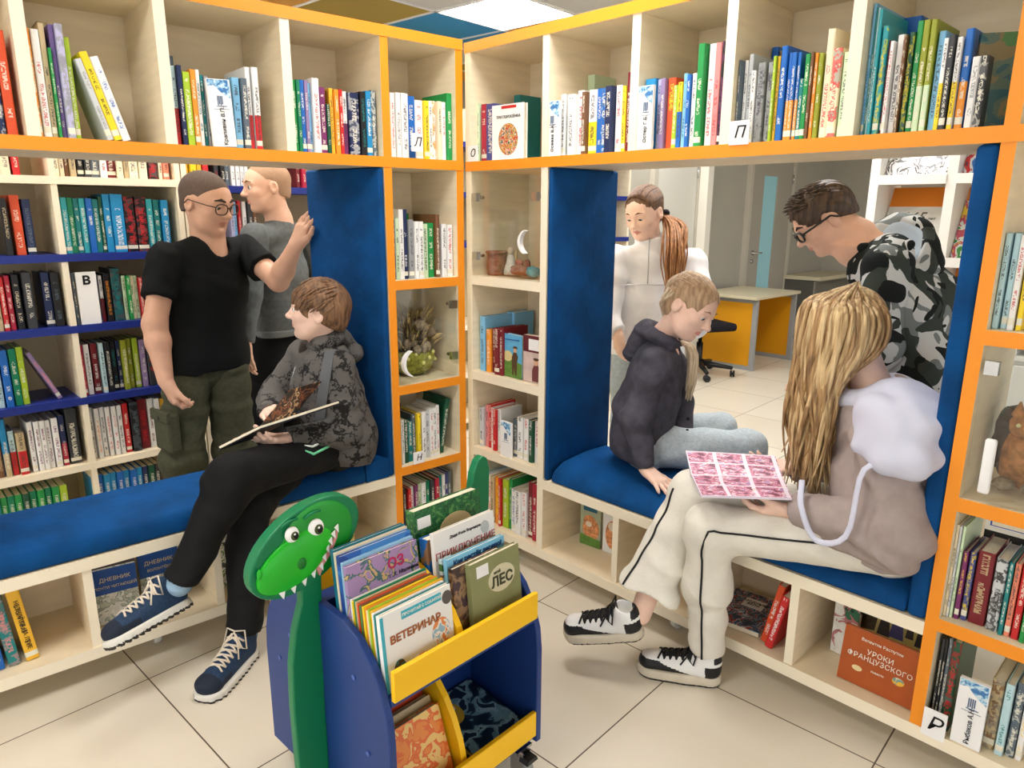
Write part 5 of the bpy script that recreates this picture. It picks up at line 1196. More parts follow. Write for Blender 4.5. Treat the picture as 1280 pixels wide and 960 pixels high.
def trouser(hip, kn, an, r=(.088, .068, .05), cut=0, fold=None, k=.04, flare=None):
    S = Shape(); hip, kn, an = A3(*hip), A3(*kn), A3(*an); S.cap(hip, kn, r[0], r[1], k)
    if flare: m = kn + (an - kn) * .45; S.cap(kn, m, r[1], r[1] * .98, k); S.cap(m, an, r[1] * .98, flare, k)
    else: S.cap(kn, an, r[1], r[2], k)
    S.fold = fold; S.plane(an + nrm(an - kn) * cut, an - kn); return S
def arm(S, sh, el, wr, r=(.045, .037, .024), k=.02):
    sh, el, wr = A3(*sh), A3(*el), A3(*wr); S.cap(sh, el, r[0], r[1], k); m = el + (wr - el) * .3
    S.cap(el, m, r[1], r[1] * 1.02, k); S.cap(m, wr, r[1] * 1.02, r[2], k); return S
def neck(S, h, N, r=.052, low=.05):
    a = h.w(0, -.10, -.18); N = A3(*N); S.cap(a, N, r * .98, r * 1.04, .03); S.cap(N, N - ZU * low, r * 1.04, r * 1.5, .03); return S
def spline(P, n=14):
    P = [A3(*p) for p in P]; P = [2 * P[0] - P[1]] + P + [2 * P[-1] - P[-2]]; out = []; m = len(P) - 3
    for q in range(n + 1):
        t = q / n * m; i = min(int(t), m - 1); t -= i; a, b, c, d = P[i:i + 4]
        out.append(.5 * ((2 * b) + (c - a) * t + (2 * a - 5 * b + 4 * c - d) * t ** 2 + (3 * b - a - 3 * c + d) * t ** 3))
    return out
def lock(bm, P, base, r0, r1, wave=0, ph=0, n=14, sides=6, freq=9, mi=0):
    pts = spline(P, n); out = []; rs = []
    for i, p in enumerate(pts):
        f = i / n; a = wave * min(1, max(0, f - .25) * 1.8)
        out.append(tuple(p + A3(math.sin(f * freq + ph), math.cos(f * freq * .9 + ph * 1.7), .3 * math.sin(f * freq + ph)) * a - np.array(base)))
        rs.append(r0 * (.65 + .35 * math.sin(min(1, f * 1.6) * 1.57)) * (1 - f ** 4) + r1 * f ** 4)
    tube(bm, out, rs, sides, mi=mi)
def combed(h, bm, B, tie, n, seed, r=.0042, span=1.35):
    R_ = random.Random(seed); c = A3(0, -.07, .14); rad = A3(.362 * h.fat, .458, .388)
    for k in range(n):
        th = R_.uniform(-span, span); P = []
        for f_ in (0, .25, .5, .75):
            up = .62 - .1 * abs(th) + .25 * math.sin(f_ * 3); y = .72 - 2.0 * f_
            g = nrm(A3(math.sin(th) * (1 - .25 * f_), y, math.cos(th) * (1.0 - .3 * f_) * (.75 + .4 * math.sin(f_ * 4)))); P.append(h.w(*(c + g * rad * (1.0 + R_.uniform(-.012, .014)))))
        P.append(tie); lock(bm, P, B, r, r * .6, 0, 0, 10, 5)
def core(j, r, legs, kn=.055):
    """the body under the clothes"""
    S = torso(Shape(), j, r * .86, fwd=j['f'], grow=-.016)
    for hp, k_, a in legs: S.cap(hp, k_, .062, .046, .04); S.cap(k_, a, .046, .032, .04)
    return S
def socks(parent, base, a, d, r, m): 
    S = Shape(); a = A3(*a); d = nrm(d); S.cap(a - d * .03, a + d * .05, r, r, .01); S.plane(a + d * .05, d)
    return skin_mesh('sock', [(S, .005)], [m], parent, None, base)
SKIN = skin_mat('skin_light', (232, 186, 160)); SKINT = skin_mat('skin_tanned', (214, 167, 140)); SKINP = skin_mat('skin_pale', (240, 202, 182))
LIP = mat('lips', (218, 146, 134), .4, .4); LIPD = mat('lips_tan', (188, 126, 108), .4, .4)

# ---- boy in the black tee, standing behind the left niche
def boy_tee():
    B = A3(-1.28, 2.90, 0); p = person('person standing behind the left bench in a black t-shirt and glasses, one hand raised', B)
    f = nrm((.80, -.60, 0)); j = dict(P=(-1.285, 2.92, .84), C=(-1.272, 2.975, 1.12), N=(-1.258, 3.0, 1.335), sl=(-1.155, 3.115, 1.275), sr=(-1.375, 2.86, 1.255), f=f)
    h = Head((-1.238, 2.975, 1.472), (.93, -.34, -.24), (0, 0, 1), .245)
    H = h.shape(lid=.62); neck(H, h, j['N'], .058, .08)
    rt = (-1.385, 2.735, 1.015), (-1.345, 2.69, .80); lf = (-.975, 2.985, 1.16), (-.872, 2.905, 1.305)
    AR = arm(Shape(), j['sr'], *rt, (.05, .044, .029)); hand(AR, rt[1], (.25, .05, -1), (.72, .62, .1), (.75, -.65, -.1), (.75, .8, .85, .9), .05, (.5, .35), 1.03, .027)
    AL = arm(Shape(), j['sl'], *lf, (.05, .042, .028)); hand(AL, lf[1], (.42, -.02, .92), (.55, .80, -.2), (-.2, -.82, .3), (.16, .14, .16, .24), .16, (.75, -.15), 1.03, .026)
    legs = [((-1.33, 2.86, .82), (-1.36, 2.79, .44), (-1.37, 2.83, .07)), ((-1.22, 2.97, .82), (-1.20, 2.93, .44), (-1.18, 2.99, .07))]
    lm = h.lips()
    skin_mesh('body', [(H, .0038), (AR, .004), (AL, .004), (core(j, .118, legs), .012)], [SKINT, LIPD], p, lambda q: lm(q).astype(float), B)
    h.eyes(p, B, (70, 50, 40), (0, 1, -.5)); h.brows(p, B, mat('dark_brow', (52, 40, 34), .8), .019)
    skin_mesh('hair', [(h.cap_hair(.012, .34, .06, -.20), .0042)], [mat('cropped_dark_hair', (98, 84, 76), .85, .15, noise=.12, nscale=160)], p, None, B)
    glasses(h, p, B, mat('bronze_wire', (70, 54, 44), .3, .5, metal=.6), 1.05, .0024)
    T_ = torso(Shape(), j, .122, fwd=f, grow=.010); T_.cap((-1.33, 2.865, .84), (-1.235, 2.965, .84), .108, None, .05); T_.cap(j['N'], A3(*j['N']) - ZU * .06, .05, .09, .03); T_.fold = folds(.0035, 26, 2, (.3, .2, 1)); T_.plane((0, 0, .80), (0, 0, -1)); T_.subcap(A3(*j['N']) + f * .02 + ZU * .06, A3(*j['N']) + f * .055 - ZU * .035, .066, .05, .01)
    fo = folds(.003, 40, 3)
    skin_mesh('t_shirt', [(T_, .0065), (half_sleeve(j['sr'], rt[0], .62, (.072, .068), fo), .006), (half_sleeve(j['sl'], lf[0], .58, (.070, .066), fo), .006)], [mat('black_cotton', (14, 17, 18), .85, .2, bump=.15, bscale=200)], p, None, B)
    OL = mat('dark_olive_cloth', (72, 73, 56), .85, .2, noise=.12, nscale=60, bump=.2, bscale=220)
    L_ = Shape(); fo = folds(.006, 30, 5, (0, 0, 1)); L_.cap((-1.335, 2.86, .80), (-1.235, 2.97, .80), .094, None, .05); L_.fold = fo; L_.plane((0, 0, .83), (0, 0, 1))
    tr = skin_mesh('trousers', [(L_, .007)] + [(trouser(*l, (.096, .082, .066), 0, fo), .007) for l in legs], [OL], p, None, B)
    c = A3(-1.365, 2.77, .60); X = nrm((.75, -.6, 0))
    M = Matrix(((X[0], .6, 0, c[0] - B[0]), (X[1], .75, 0, c[1] - B[1]), (0, 0, 1, c[2]), (0, 0, 0, 1)))
    o = obj('cargo_pocket', soft_box(-.065, .065, -.02, .03, -.09, .07, .012, 3), OL, tr, M @ T(.03, -.055, 0)); o2 = obj('pocket_flap', soft_box(-.068, .068, -.028, -.01, .035, .08, .006, 3), OL, o); bm = bmesh.new(); lathe(bm, [(.008, 0), (.008, .003), (.003, .004)], 12, M=T(0, -.028, .05) @ Rx(math.pi / 2)); obj('button', bm, mat('dark_button', (36, 36, 34), .4), o2)
    for l in legs: shoe(p, B, A3(l[2][0], l[2][1], 0) - f * .05, f, (0, 0, 1), (mat('dark_shoe', (40, 40, 44), .6),) * 2 + (mat('grey_sole', (150, 150, 146), .6), INK))
boy_tee()

# ---- boy in the grey sweater behind him
def boy_grey():
    B = A3(-1.11, 3.40, 0); p = person('person in a grey sweater standing behind the boy in the black t-shirt', B)
    f = nrm((-.91, -.41, 0)); j = dict(P=(-1.112, 3.42, .86), C=(-1.10, 3.435, 1.14), N=(-1.085, 3.445, 1.40), sl=(-1.15, 3.295, 1.325), sr=(-1.02, 3.60, 1.325), f=f)
    h = Head((-1.125, 3.415, 1.548), (-.83, -.55, -.08), (0, 0, 1), .236)
    H = h.shape(lid=.4, smile=.6); neck(H, h, j['N'], .054, .07)
    lf = (-1.165, 3.195, 1.075), (-1.178, 3.14, .865); rt = (-.955, 3.68, 1.07), (-.955, 3.69, .86)
    AL = arm(Shape(), j['sl'], *lf); hand(AL, lf[1], (-.05, .0, -1), (.85, .5, 0), (-.6, -.8, -.1), (.35, .4, .45, .5), .08, (.4, .2), 1.0, .025)
    AR = arm(Shape(), j['sr'], *rt); hand(AR, rt[1], (-.1, .0, -1), (-.2, -.95, 0), (-.9, .2, 0), (.35, .4, .45, .5))
    legs = [((-1.15, 3.345, .84), (-1.17, 3.31, .46), (-1.15, 3.33, .07)), ((-1.07, 3.48, .84), (-1.09, 3.47, .46), (-1.06, 3.50, .07))]
    lm = h.lips()
    skin_mesh('body', [(H, .0038), (AR, .0045), (AL, .004), (core(j, .112, legs), .012)], [SKIN, LIP], p, lambda q: lm(q).astype(float), B)
    h.eyes(p, B, (80, 100, 120), (0, 1, -.1)); h.brows(p, B, mat('light_brow', (140, 100, 74), .8), .015)
    skin_mesh('hair', [(h.cap_hair(.007, .33, .06, -.20), .0042)], [mat('cropped_fair_hair', (176, 142, 116), .85, .15, noise=.08, nscale=160)], p, None, B)
    GM = mat('grey_melange_knit', (98, 102, 102), .9, .2, noise=.12, nscale=50, bump=.2, bscale=240)
    fo = folds(.004, 30, 8); T_ = torso(Shape(), j, .122, fwd=f, grow=.008); T_.cap(j['N'], A3(*j['N']) - ZU * .05, .058, .08, .03); T_.fold = fo; T_.plane((0, 0, .865), (0, 0, -1)); T_.plane(A3(*j['N']) + ZU * .012, (0, 0, 1))
    sw = skin_mesh('sweater', [(T_, .0065), (sleeve(j['sl'], *lf, (.068, .054, .038), 0, fo), .006), (sleeve(j['sr'], *rt, (.068, .054, .038), 0, fo), .007)], [GM], p, None, B)
    Bn = torso(Shape(), j, .122, fwd=f, grow=.009); Bn.plane((0, 0, .895), (0, 0, 1)); Bn.plane((0, 0, .862), (0, 0, -1)); skin_mesh('waistband', [(Bn, .006)], [mat('grey_rib', (112, 116, 116), .9)], sw, None, B)
    BLK = mat('black_trouser_cloth', (14, 14, 16), .85, .2, bump=.2, bscale=150)
    fo = folds(.005, 26, 6); L_ = Shape(); L_.cap((-1.15, 3.35, .83), (-1.07, 3.48, .83), .095, None, .05); L_.fold = fo
    skin_mesh('trousers', [(L_, .008)] + [(trouser(*l, (.088, .07, .055), 0, fo), .008) for l in legs], [BLK], p, None, B)
    for l in legs: shoe(p, B, A3(l[2][0], l[2][1], 0) - f * .05, f, (0, 0, 1), (mat('dark_shoe', (40, 40, 44), .6),) * 2 + (mat('grey_sole', (150, 150, 146), .6), INK))
boy_grey()
bpy.data.objects['person.001'].location += Vector((-.026, .03, 0))

# ---- seated boy in the patterned charcoal hoodie
def boy_reading():
    B = A3(-.87, 2.10, 0); p = person('person seated on the left bench in a charcoal patterned hoodie, holding an open book', B)
    f = nrm((-.85, -.45, 0)); j = dict(P=(-.648, 2.64, .60), C=(-.700, 2.625, .80), N=(-.697, 2.645, .965), sl=(-.628, 2.555, .888), sr=(-.80, 2.71, .905), f=f)
    h = Head((-.706, 2.605, 1.086), (-1.0, -.12, .10), (0.05, 0, 1), .222)
    H = h.shape(lid=.32); neck(H, h, j['N'], .047, .06)
    lf = (-.607, 2.515, .655), (-.775, 2.375, .672); rt = (-.905, 2.635, .745), (-.868, 2.475, .735)
    AL = arm(Shape(), j['sl'], *lf); hand(AL, lf[1], (-.56, -.80, .18), (-.1, .25, 1), (-.75, .62, -.1), (.25, .35, .4, .45), .10, (.8, .5), .92, .023)
    AR = arm(Shape(), j['sr'], *rt); hand(AR, rt[1], (.30, -.86, .35), (.5, .05, -.85), (.75, .3, .3), (.4, .5, .5, .5), .08, (.7, .3), .92, .023)
    legs = [((-.685, 2.555, .585), (-.888, 2.150, .610), (-1.010, 2.020, .345)), ((-.74, 2.68, .585), (-.880, 2.262, .50), (-.872, 2.105, .11))]
    lm = h.lips()
    skin_mesh('body', [(H, .0034), (AL, .0036), (AR, .0036), (core(j, .10, legs), .011)], [SKINP, LIP], p, lambda q: lm(q).astype(float), B)
    h.eyes(p, B, (90, 80, 60), (0, 1, .1)); h.brows(p, B, mat('brown_brow', (112, 84, 62), .8), .014)
    HB = hair_mat('brown_hair', (86, 62, 44), (142, 106, 76))
    hs = skin_mesh('hair', [(h.cap_hair(.045, .27, .03, -.24, 3, .012, 60, bulk=(.01, 0, .02)), .004)], [HB], p, None, B)
    bm = bmesh.new(); r = random.Random(4)
    for k in range(110):
        th = r.uniform(-1.5, 1.5); v = r.uniform(-.5, .95)
        p0 = A3(.36 * math.sin(th) * math.cos(v * .8), -.07 + .42 * math.sin(v * 1.2), .15 + .37 * math.cos(th) * math.cos(v * .7)); g = nrm(p0 - A3(0, -.07, .14))
        p0 = A3(0, -.07, .14) + g * A3(.36, .46, .385); sw_ = nrm(A3(.35 * math.sin(th), .9, -.25 - .55 * abs(math.sin(th)))); sw_ = sw_ - g * (sw_ @ g)
        P = [h.w(*p0), h.w(*(p0 + g * .025 + sw_ * .12)), h.w(*(p0 + g * .0 + sw_ * .26 - g * .02))]
        lock(bm, P, B, .0055, .001, 0, 0, 6, 5)
    obj('hair_strands', bm, HB, hs)
    # hoodie with a dark crackle print
    m = mat('charcoal_print', (86, 84, 82), .9, .2, bump=.2, bscale=200); nt = m.node_tree; b = nt.nodes['Principled BSDF']; tc = nt.nodes.new('ShaderNodeTexCoord')
    vo = nt.nodes.new('ShaderNodeTexVoronoi'); vo.feature = 'DISTANCE_TO_EDGE'; vo.inputs['Scale'].default_value = 15; nz = nt.nodes.new('ShaderNodeTexNoise'); nz.inputs['Scale'].default_value = 9; nz.inputs['Detail'].default_value = 4
    dn = nt.nodes.new('ShaderNodeTexNoise'); dn.inputs['Scale'].default_value = 30; va = nt.nodes.new('ShaderNodeVectorMath'); va.operation = 'MULTIPLY_ADD'; nt.links.new(dn.outputs['Color'], va.inputs[0]); va.inputs[1].default_value = (.06, .06, .06); nt.links.new(tc.outputs['Object'], va.inputs[2]); nt.links.new(va.outputs[0], vo.inputs['Vector']); nt.links.new(tc.outputs['Object'], nz.inputs['Vector'])
    ml = nt.nodes.new('ShaderNodeMath'); ml.operation = 'MULTIPLY_ADD'; nt.links.new(nz.outputs[0], ml.inputs[0]); ml.inputs[1].default_value = -.62; nt.links.new(vo.outputs['Distance'], ml.inputs[2])
    rp = nt.nodes.new('ShaderNodeValToRGB'); e = rp.color_ramp.elements; ad = nt.nodes.new('ShaderNodeMath'); ad.operation = 'ADD'; ad.inputs[1].default_value = .5; nt.links.new(ml.outputs[0], ad.inputs[0])
    e[0].position = .20; e[0].color = (*rgb(36, 35, 35), 1); e[1].position = .27; e[1].color = (*rgb(96, 93, 90), 1); nt.links.new(ad.outputs[0], rp.inputs[0]); nt.links.new(rp.outputs[0], b.inputs['Base Color'])
    fo = folds(.005, 32, 9); T_ = torso(Shape(), j, .116, fwd=f, grow=.012); T_.cap(A3(*j['P']) - EL * .0, A3(*j['P']) - ZU * .03 + EL * .0, .118, .12, .05); T_.fold = fo; T_.plane((0, 0, .515), (0, 0, -1)); T_.plane(A3(*j['N']) + A3(0, 0, .0), A3(0, 0, 1))
    T_.subcap(A3(*j['N']) + f * .03 + ZU * .03, A3(*j['N']) + f * .055 - ZU * .02, .055, .04, .01)
    hd = skin_mesh('hoodie', [(T_, .006), (sleeve(j['sl'], *lf, (.070, .062, .042), .0, fo), .0055), (sleeve(j['sr'], *rt, (.066, .056, .04), .0, fo), .0055)], [m], p, None, B)
    Hd = Shape(); N = A3(*j['N']); X = nrm(np.cross(f, ZU))
    ring = [N + X * .072 * math.sin(a) - f * (.062 * math.cos(a) - .008) + ZU * (.012 + .018 * math.cos(a)) for a in np.linspace(-2.5, 2.5, 12)]
    Hd.chain(ring, [.02] + [.026] * 10 + [.02], .02); Hd.cap(N - f * .07 + ZU * .0, N - f * .10 - ZU * .05, .035, .045, .03); Hd.fold = folds(.003, 50, 2)
    skin_mesh('hood', [(Hd, .0045)], [m], hd, None, B)
    bm = bmesh.new(); pt = [N + f * .075 - ZU * .03, N + f * .115 - ZU * .09, N + f * .135 - ZU * .16]; tube(bm, [tuple(q - B) for q in spline(pt, 8)], .0025, 6); obj('zip', bm, CHROME, hd)
    # bag strap across the chest
    near = nrm(A3(.30, -.95, 0)); ctl = []
    for t_, ang in ((.0, 1.45), (.10, .85), (.28, .45), (.5, .15), (.75, -.2), (1, -.5)):
        o_ = A3(*j['sl']) * .62 + N * .38 - ZU * (.03 + .30 * t_); d_ = nrm(f * .55 * (.4 + t_) + near * (1 - .45 * t_) + ZU * ang * (1 - t_)); q = o_.copy()
        while T_(q[None].astype(np.float32))[0] < .003: q = q + d_ * .003
        ctl.append(q)
    bm = bmesh.new(); st = spline(ctl, 20); ln = [nrm(np.cross(st[min(i + 1, 20)] - st[max(i - 1, 0)], f * .6 + near)) for i in range(21)]
    v = [[bm.verts.new(tuple(q + s_ * l * .019 + (f * .6 + near) * dz - B)) for s_, dz in ((-1, 0), (1, 0), (1, .004), (-1, .004))] for q, l in zip(st, ln)]
    for a_, b_ in zip(v[:-1], v[1:]):
        for k in range(4): bm.faces.new((a_[k], a_[(k + 1) % 4], b_[(k + 1) % 4], b_[k]))
    bmesh.ops.recalc_face_normals(bm, faces=bm.faces[:]); obj('bag_strap', bm, mat('dark_grey_webbing', (92, 94, 98), .8), p)
    BT = mat('black_track_cloth', (17, 18, 20), .8, .25, bump=.15, bscale=150); STW = mat('white_stripe', (240, 244, 240), .6); STG = mat('mint_stripe', (120, 220, 170), .6)
    fo = folds(.006, 24, 12)
    L_ = Shape(); L_.cap((-.675, 2.56, .585), (-.72, 2.70, .585), .092, None, .05); L_.cap((-.64, 2.60, .57), (-.70, 2.72, .57), .08, None, .05); L_.fold = fo
    tr = skin_mesh('track_trousers', [(L_, .007), (trouser(*legs[0], (.086, .077, .056), .02, folds(.006, 30, 12)), .006), (trouser(*legs[1], (.084, .075, .056), .02, folds(.006, 30, 15)), .006)], [BT], p, None, B)
    tz = trouser(*legs[0], (.086, .074, .046), .02, fo); tz.p = tz.p[:-1]; tz.cap((-.64, 2.60, .57), (-.70, 2.72, .57), .08, None, .05)
    for k, m_ in ((0, STW), (1, STG)):
        pts = []
        for t_, zz in ((.03, .60), (.12, .56), (.20, .52), (.29, .74)):
            o_ = nrm(A3(.35, -.90, zz - .28 * k)); q = A3(*legs[0][0]) * (1 - t_) + A3(*legs[0][1]) * t_ + o_ * .03
            while tz(q[None].astype(np.float32))[0] < .002: q = q + o_ * .002
            pts.append(tuple(q - B))
        bm = bmesh.new(); tube(bm, pts, .0075, 6, flat=.6); obj('pocket_stripe', bm, m_, tr)
    SK = mat('pale_blue_sock', (150, 180, 206), .9, .1, noise=.2, nscale=90, stretch=(.1, .1, 1))
    d0 = nrm(A3(*legs[0][1]) - A3(*legs[0][2])); socks(p, B, legs[0][2], d0, .04, SK); socks(p, B, legs[1][2], (0, .1, 1), .04, SK)
    sc = (mat('navy_mesh_shoe', (34, 58, 88), .7, .3, noise=.2, nscale=160), mat('dark_navy_suede', (26, 36, 54), .8), mat('white_foam_sole', (222, 220, 212), .6), mat('cream_lace', (226, 214, 196), .7))
    s1 = shoe(p, B, (-1.005, 2.045, .232), (-.50, -.80, -.05), (-.38, .12, .92), sc, .272)
    s2 = shoe(p, B, (-.862, 2.135, .0), (-.22, -.97, 0), (0, 0, 1), sc, .272)
    # the open picture book he holds, its own thing
    o = thing('book', 'open dark picture book held up by the seated boy in the charcoal hoodie', 'book', T(0, 0, 0))
    S0, S1 = A3(-.838, 2.262, .742), A3(-.762, 2.398, .742)        # gutter ends (near, far)
    def leafs(name, a, b, c, d, t, m, par):
        """slab between quad a b c d with thickness t"""
        n = nrm(np.cross(b - a, d - a)); bm = bmesh.new(); v = [bm.verts.new(tuple(q)) for q in (a, b, c, d)] + [bm.verts.new(tuple(q - n * t)) for q in (a, b, c, d)]
        for F in ((0, 1, 2, 3), (7, 6, 5, 4), (0, 4, 5, 1), (1, 5, 6, 2), (2, 6, 7, 3), (3, 7, 4, 0)): bm.faces.new([v[i] for i in F])
        bmesh.ops.recalc_face_normals(bm, faces=bm.faces[:]); return obj(name, bm, m, par)
    DK = pic_mat('dark_spread', [(40, 34, 34), (70, 50, 40), (150, 90, 60), (40, 36, 40), (206, 170, 130), (60, 44, 40)], 18)
    wL = A3(-.10, -.105, -.038); wR = A3(.155, .03, .045)
    leafs('cover', S0 + wL, S0, S1, S1 + wL, .004, mat('black_cover', (26, 26, 30), .5), o); leafs('cover', S0, S0 + wR, S1 + wR, S1, .004, bpy.data.materials['black_cover'], o)
    leafs('page_block', S0 + wL * .97 + ZU * .008, S0 + ZU * .008, S1 + ZU * .008, S1 + wL * .97 + ZU * .008, .007, PAPER, o); leafs('page_block', S0 + ZU * .008, S0 + wR * .97 + ZU * .008, S1 + wR * .97 + ZU * .008, S1 + ZU * .008, .007, PAPER, o)
    lift = A3(.085, .075, .115); leafs('lifted_page', S0 + A3(-.0, -.0, .008), S0 + lift * 1.0, S1 + lift * 1.0, S1 + A3(0, 0, .008), .0015, DK, o)
    leafs('picture_page', S0 + wL * .96 + ZU * .010, S0 + ZU * .010, S1 + ZU * .010, S1 + wL * .96 + ZU * .010, .001, DK, o)
boy_reading()
for n_ in ('person.002',): bpy.data.objects[n_].location += Vector((-.008, -.007, 0))

# ---- girl in the white half-zip top
def girl_white():
    B = A3(.63, 3.30, 0); p = person('person with a long ponytail standing behind the bench in a white half-zip top', B)
    f = nrm((-.15, -.99, 0)); j = dict(P=(.63, 3.32, .80), C=(.635, 3.33, 1.05), N=(.64, 3.33, 1.29), sl=(.825, 3.33, 1.205), sr=(.465, 3.29, 1.225), f=f)
    h = Head((.592, 3.30, 1.438), (-.66, -.74, -.36), (-.06, 0, 1), .226, .96)
    H = h.shape(lid=.68); neck(H, h, j['N'], .045, .06)
    lf = (.835, 3.22, .965), (.70, 3.10, .90); rt = (.42, 3.22, .985), (.472, 3.15, .92)
    AL = arm(Shape(), j['sl'], *lf, (.04, .034, .022)); hand(AL, lf[1], (-.85, -.3, -.3), (0, .9, 0), (0, -.2, 1), s=.9, wr=.022)
    AR = arm(Shape(), j['sr'], *rt, (.04, .034, .022)); hand(AR, rt[1], (.05, -.15, -1), (.9, .3, 0), (.3, -.9, .2), (.4, .5, .5, .5), .05, (.3, .2), .9, .022)
    legs = [((.55, 3.31, .79), (.55, 3.28, .44), (.56, 3.32, .07)), ((.72, 3.33, .79), (.73, 3.30, .44), (.74, 3.34, .07))]
    lm = h.lips()
    skin_mesh('body', [(H, .0036), (AL, .0042), (AR, .0042), (core(j, .10, legs), .012)], [SKINP, LIP], p, lambda q: lm(q).astype(float), B)
    h.eyes(p, B, (90, 110, 120), (0, 1, -.6)); h.brows(p, B, mat('brown_brow', (112, 84, 62), .8), .011)
    HB = hair_mat('auburn_hair', (128, 84, 50), (186, 132, 84)); HD = hair_mat('smooth_dark_hair', (84, 60, 44), (128, 94, 68))
    hs = skin_mesh('hair', [(h.cap_hair(.014, .36, .0, -.36, 2, .003, 120), .004)], [HD], p, None, B)
    tie = A3(*h.w(.33, -.30, -.06)); tie = A3(.684, 3.33, 1.434)
    bm = bmesh.new(); r = random.Random(6)
    for k in range(130):
        e = A3(r.gauss(0, 1), r.gauss(0, 1), 0)
        P = [h.w(.22, -.32, .05), tie + e * .007, A3(.716, 3.27, 1.392) + e * .013, A3(.714, 3.185, 1.31) + e * .018, A3(.710, 3.15, 1.22) + e * .018, A3(.705, 3.125, 1.09 + r.uniform(-.03, .05)) + e * .010]
        if k > 112: P[2] = A3(.755, 3.27, 1.402) + e * .006; P[3] = A3(.755, 3.21, 1.35) + e * .010
        lock(bm, P, B, .0048, .0015, .004, r.uniform(0, 6), 16, 5)
    obj('ponytail', bm, HB, hs)
    bm = bmesh.new(); combed(h, bm, B, tie, 150, 3); obj('combed_strands', bm, HD, hs)
    bm = bmesh.new(); R_ = [tuple(tie - B + .021 * (math.cos(a) * nrm(np.cross((.3, -.6, -.7), ZU)) + math.sin(a) * nrm(np.cross((.3, -.6, -.7), np.cross((.3, -.6, -.7), ZU))))) for a in np.linspace(0, 2 * math.pi, 13)[:-1]]; tube(bm, R_, .011, 8, closed=True); obj('hair_tie', bm, mat('black_scrunchie', (24, 24, 28), .9, bump=.5, bscale=200), hs)
    WF = mat('white_fleece', (244, 245, 249), .9, .15, noise=.02, nscale=30)
    fo = folds(.006, 22, 14); T_ = torso(Shape(), j, .115, fwd=f, grow=.022); T_.cap(j['N'], A3(*j['N']) + A3(-.02, -.01, .045), .064, .058, .02); T_.cap(A3(*j['P']) - ZU * .02, A3(*j['P']) + ZU * .12, .125, .13, .06, (f, .8)); T_.fold = fo; T_.plane((0, 0, .80), (0, 0, -1)); T_.plane(A3(*j['N']) + A3(-.02, -.01, .05), (-.15, -.25, 1))
    tp = skin_mesh('half_zip_top', [(T_, .006), (sleeve(j['sl'], *lf, (.082, .07, .045), 0, fo), .006), (sleeve(j['sr'], *rt, (.08, .066, .042), 0, fo), .006)], [WF], p, None, B)
    # raised seams: collar edge, chest yoke, zip
    SM = mat('white_seam', (214, 216, 222), .9)
    bm = bmesh.new(); tube(bm, [tuple(q - B) for q in spline([A3(.615, 3.262, 1.335), A3(.605, 3.215, 1.27), A3(.603, 3.196, 1.20), A3(.602, 3.19, 1.135)], 10)], .0028, 6); obj('zip', bm, mat('zip_grey', (176, 178, 184), .4), tp)
    bm = bmesh.new(); tube(bm, [tuple(q - B) for q in spline([A3(.445, 3.225, 1.12), A3(.50, 3.198, 1.128), A3(.602, 3.188, 1.132), A3(.71, 3.20, 1.128), A3(.775, 3.235, 1.12)], 14)], .003, 6); obj('yoke_seam', bm, SM, tp)
    JN = mat('light_jeans', (176, 190, 200), .85, .2, noise=.1, nscale=60, bump=.2, bscale=260)
    fo = folds(.004, 26, 4); L_ = Shape(); L_.cap((.56, 3.32, .80), (.71, 3.33, .80), .098, None, .05); L_.fold = fo
    skin_mesh('jeans', [(L_, .007)] + [(trouser(*l, (.09, .072, .06), 0, fo), .008) for l in legs], [JN], p, None, B)
    for l in legs: shoe(p, B, A3(l[2][0], l[2][1], 0) - f * .05, f, (0, 0, 1), (mat('white_shoe', (230, 230, 228), .6),) * 2 + (mat('grey_sole', (150, 150, 146), .6), CARD), .24)
girl_white()

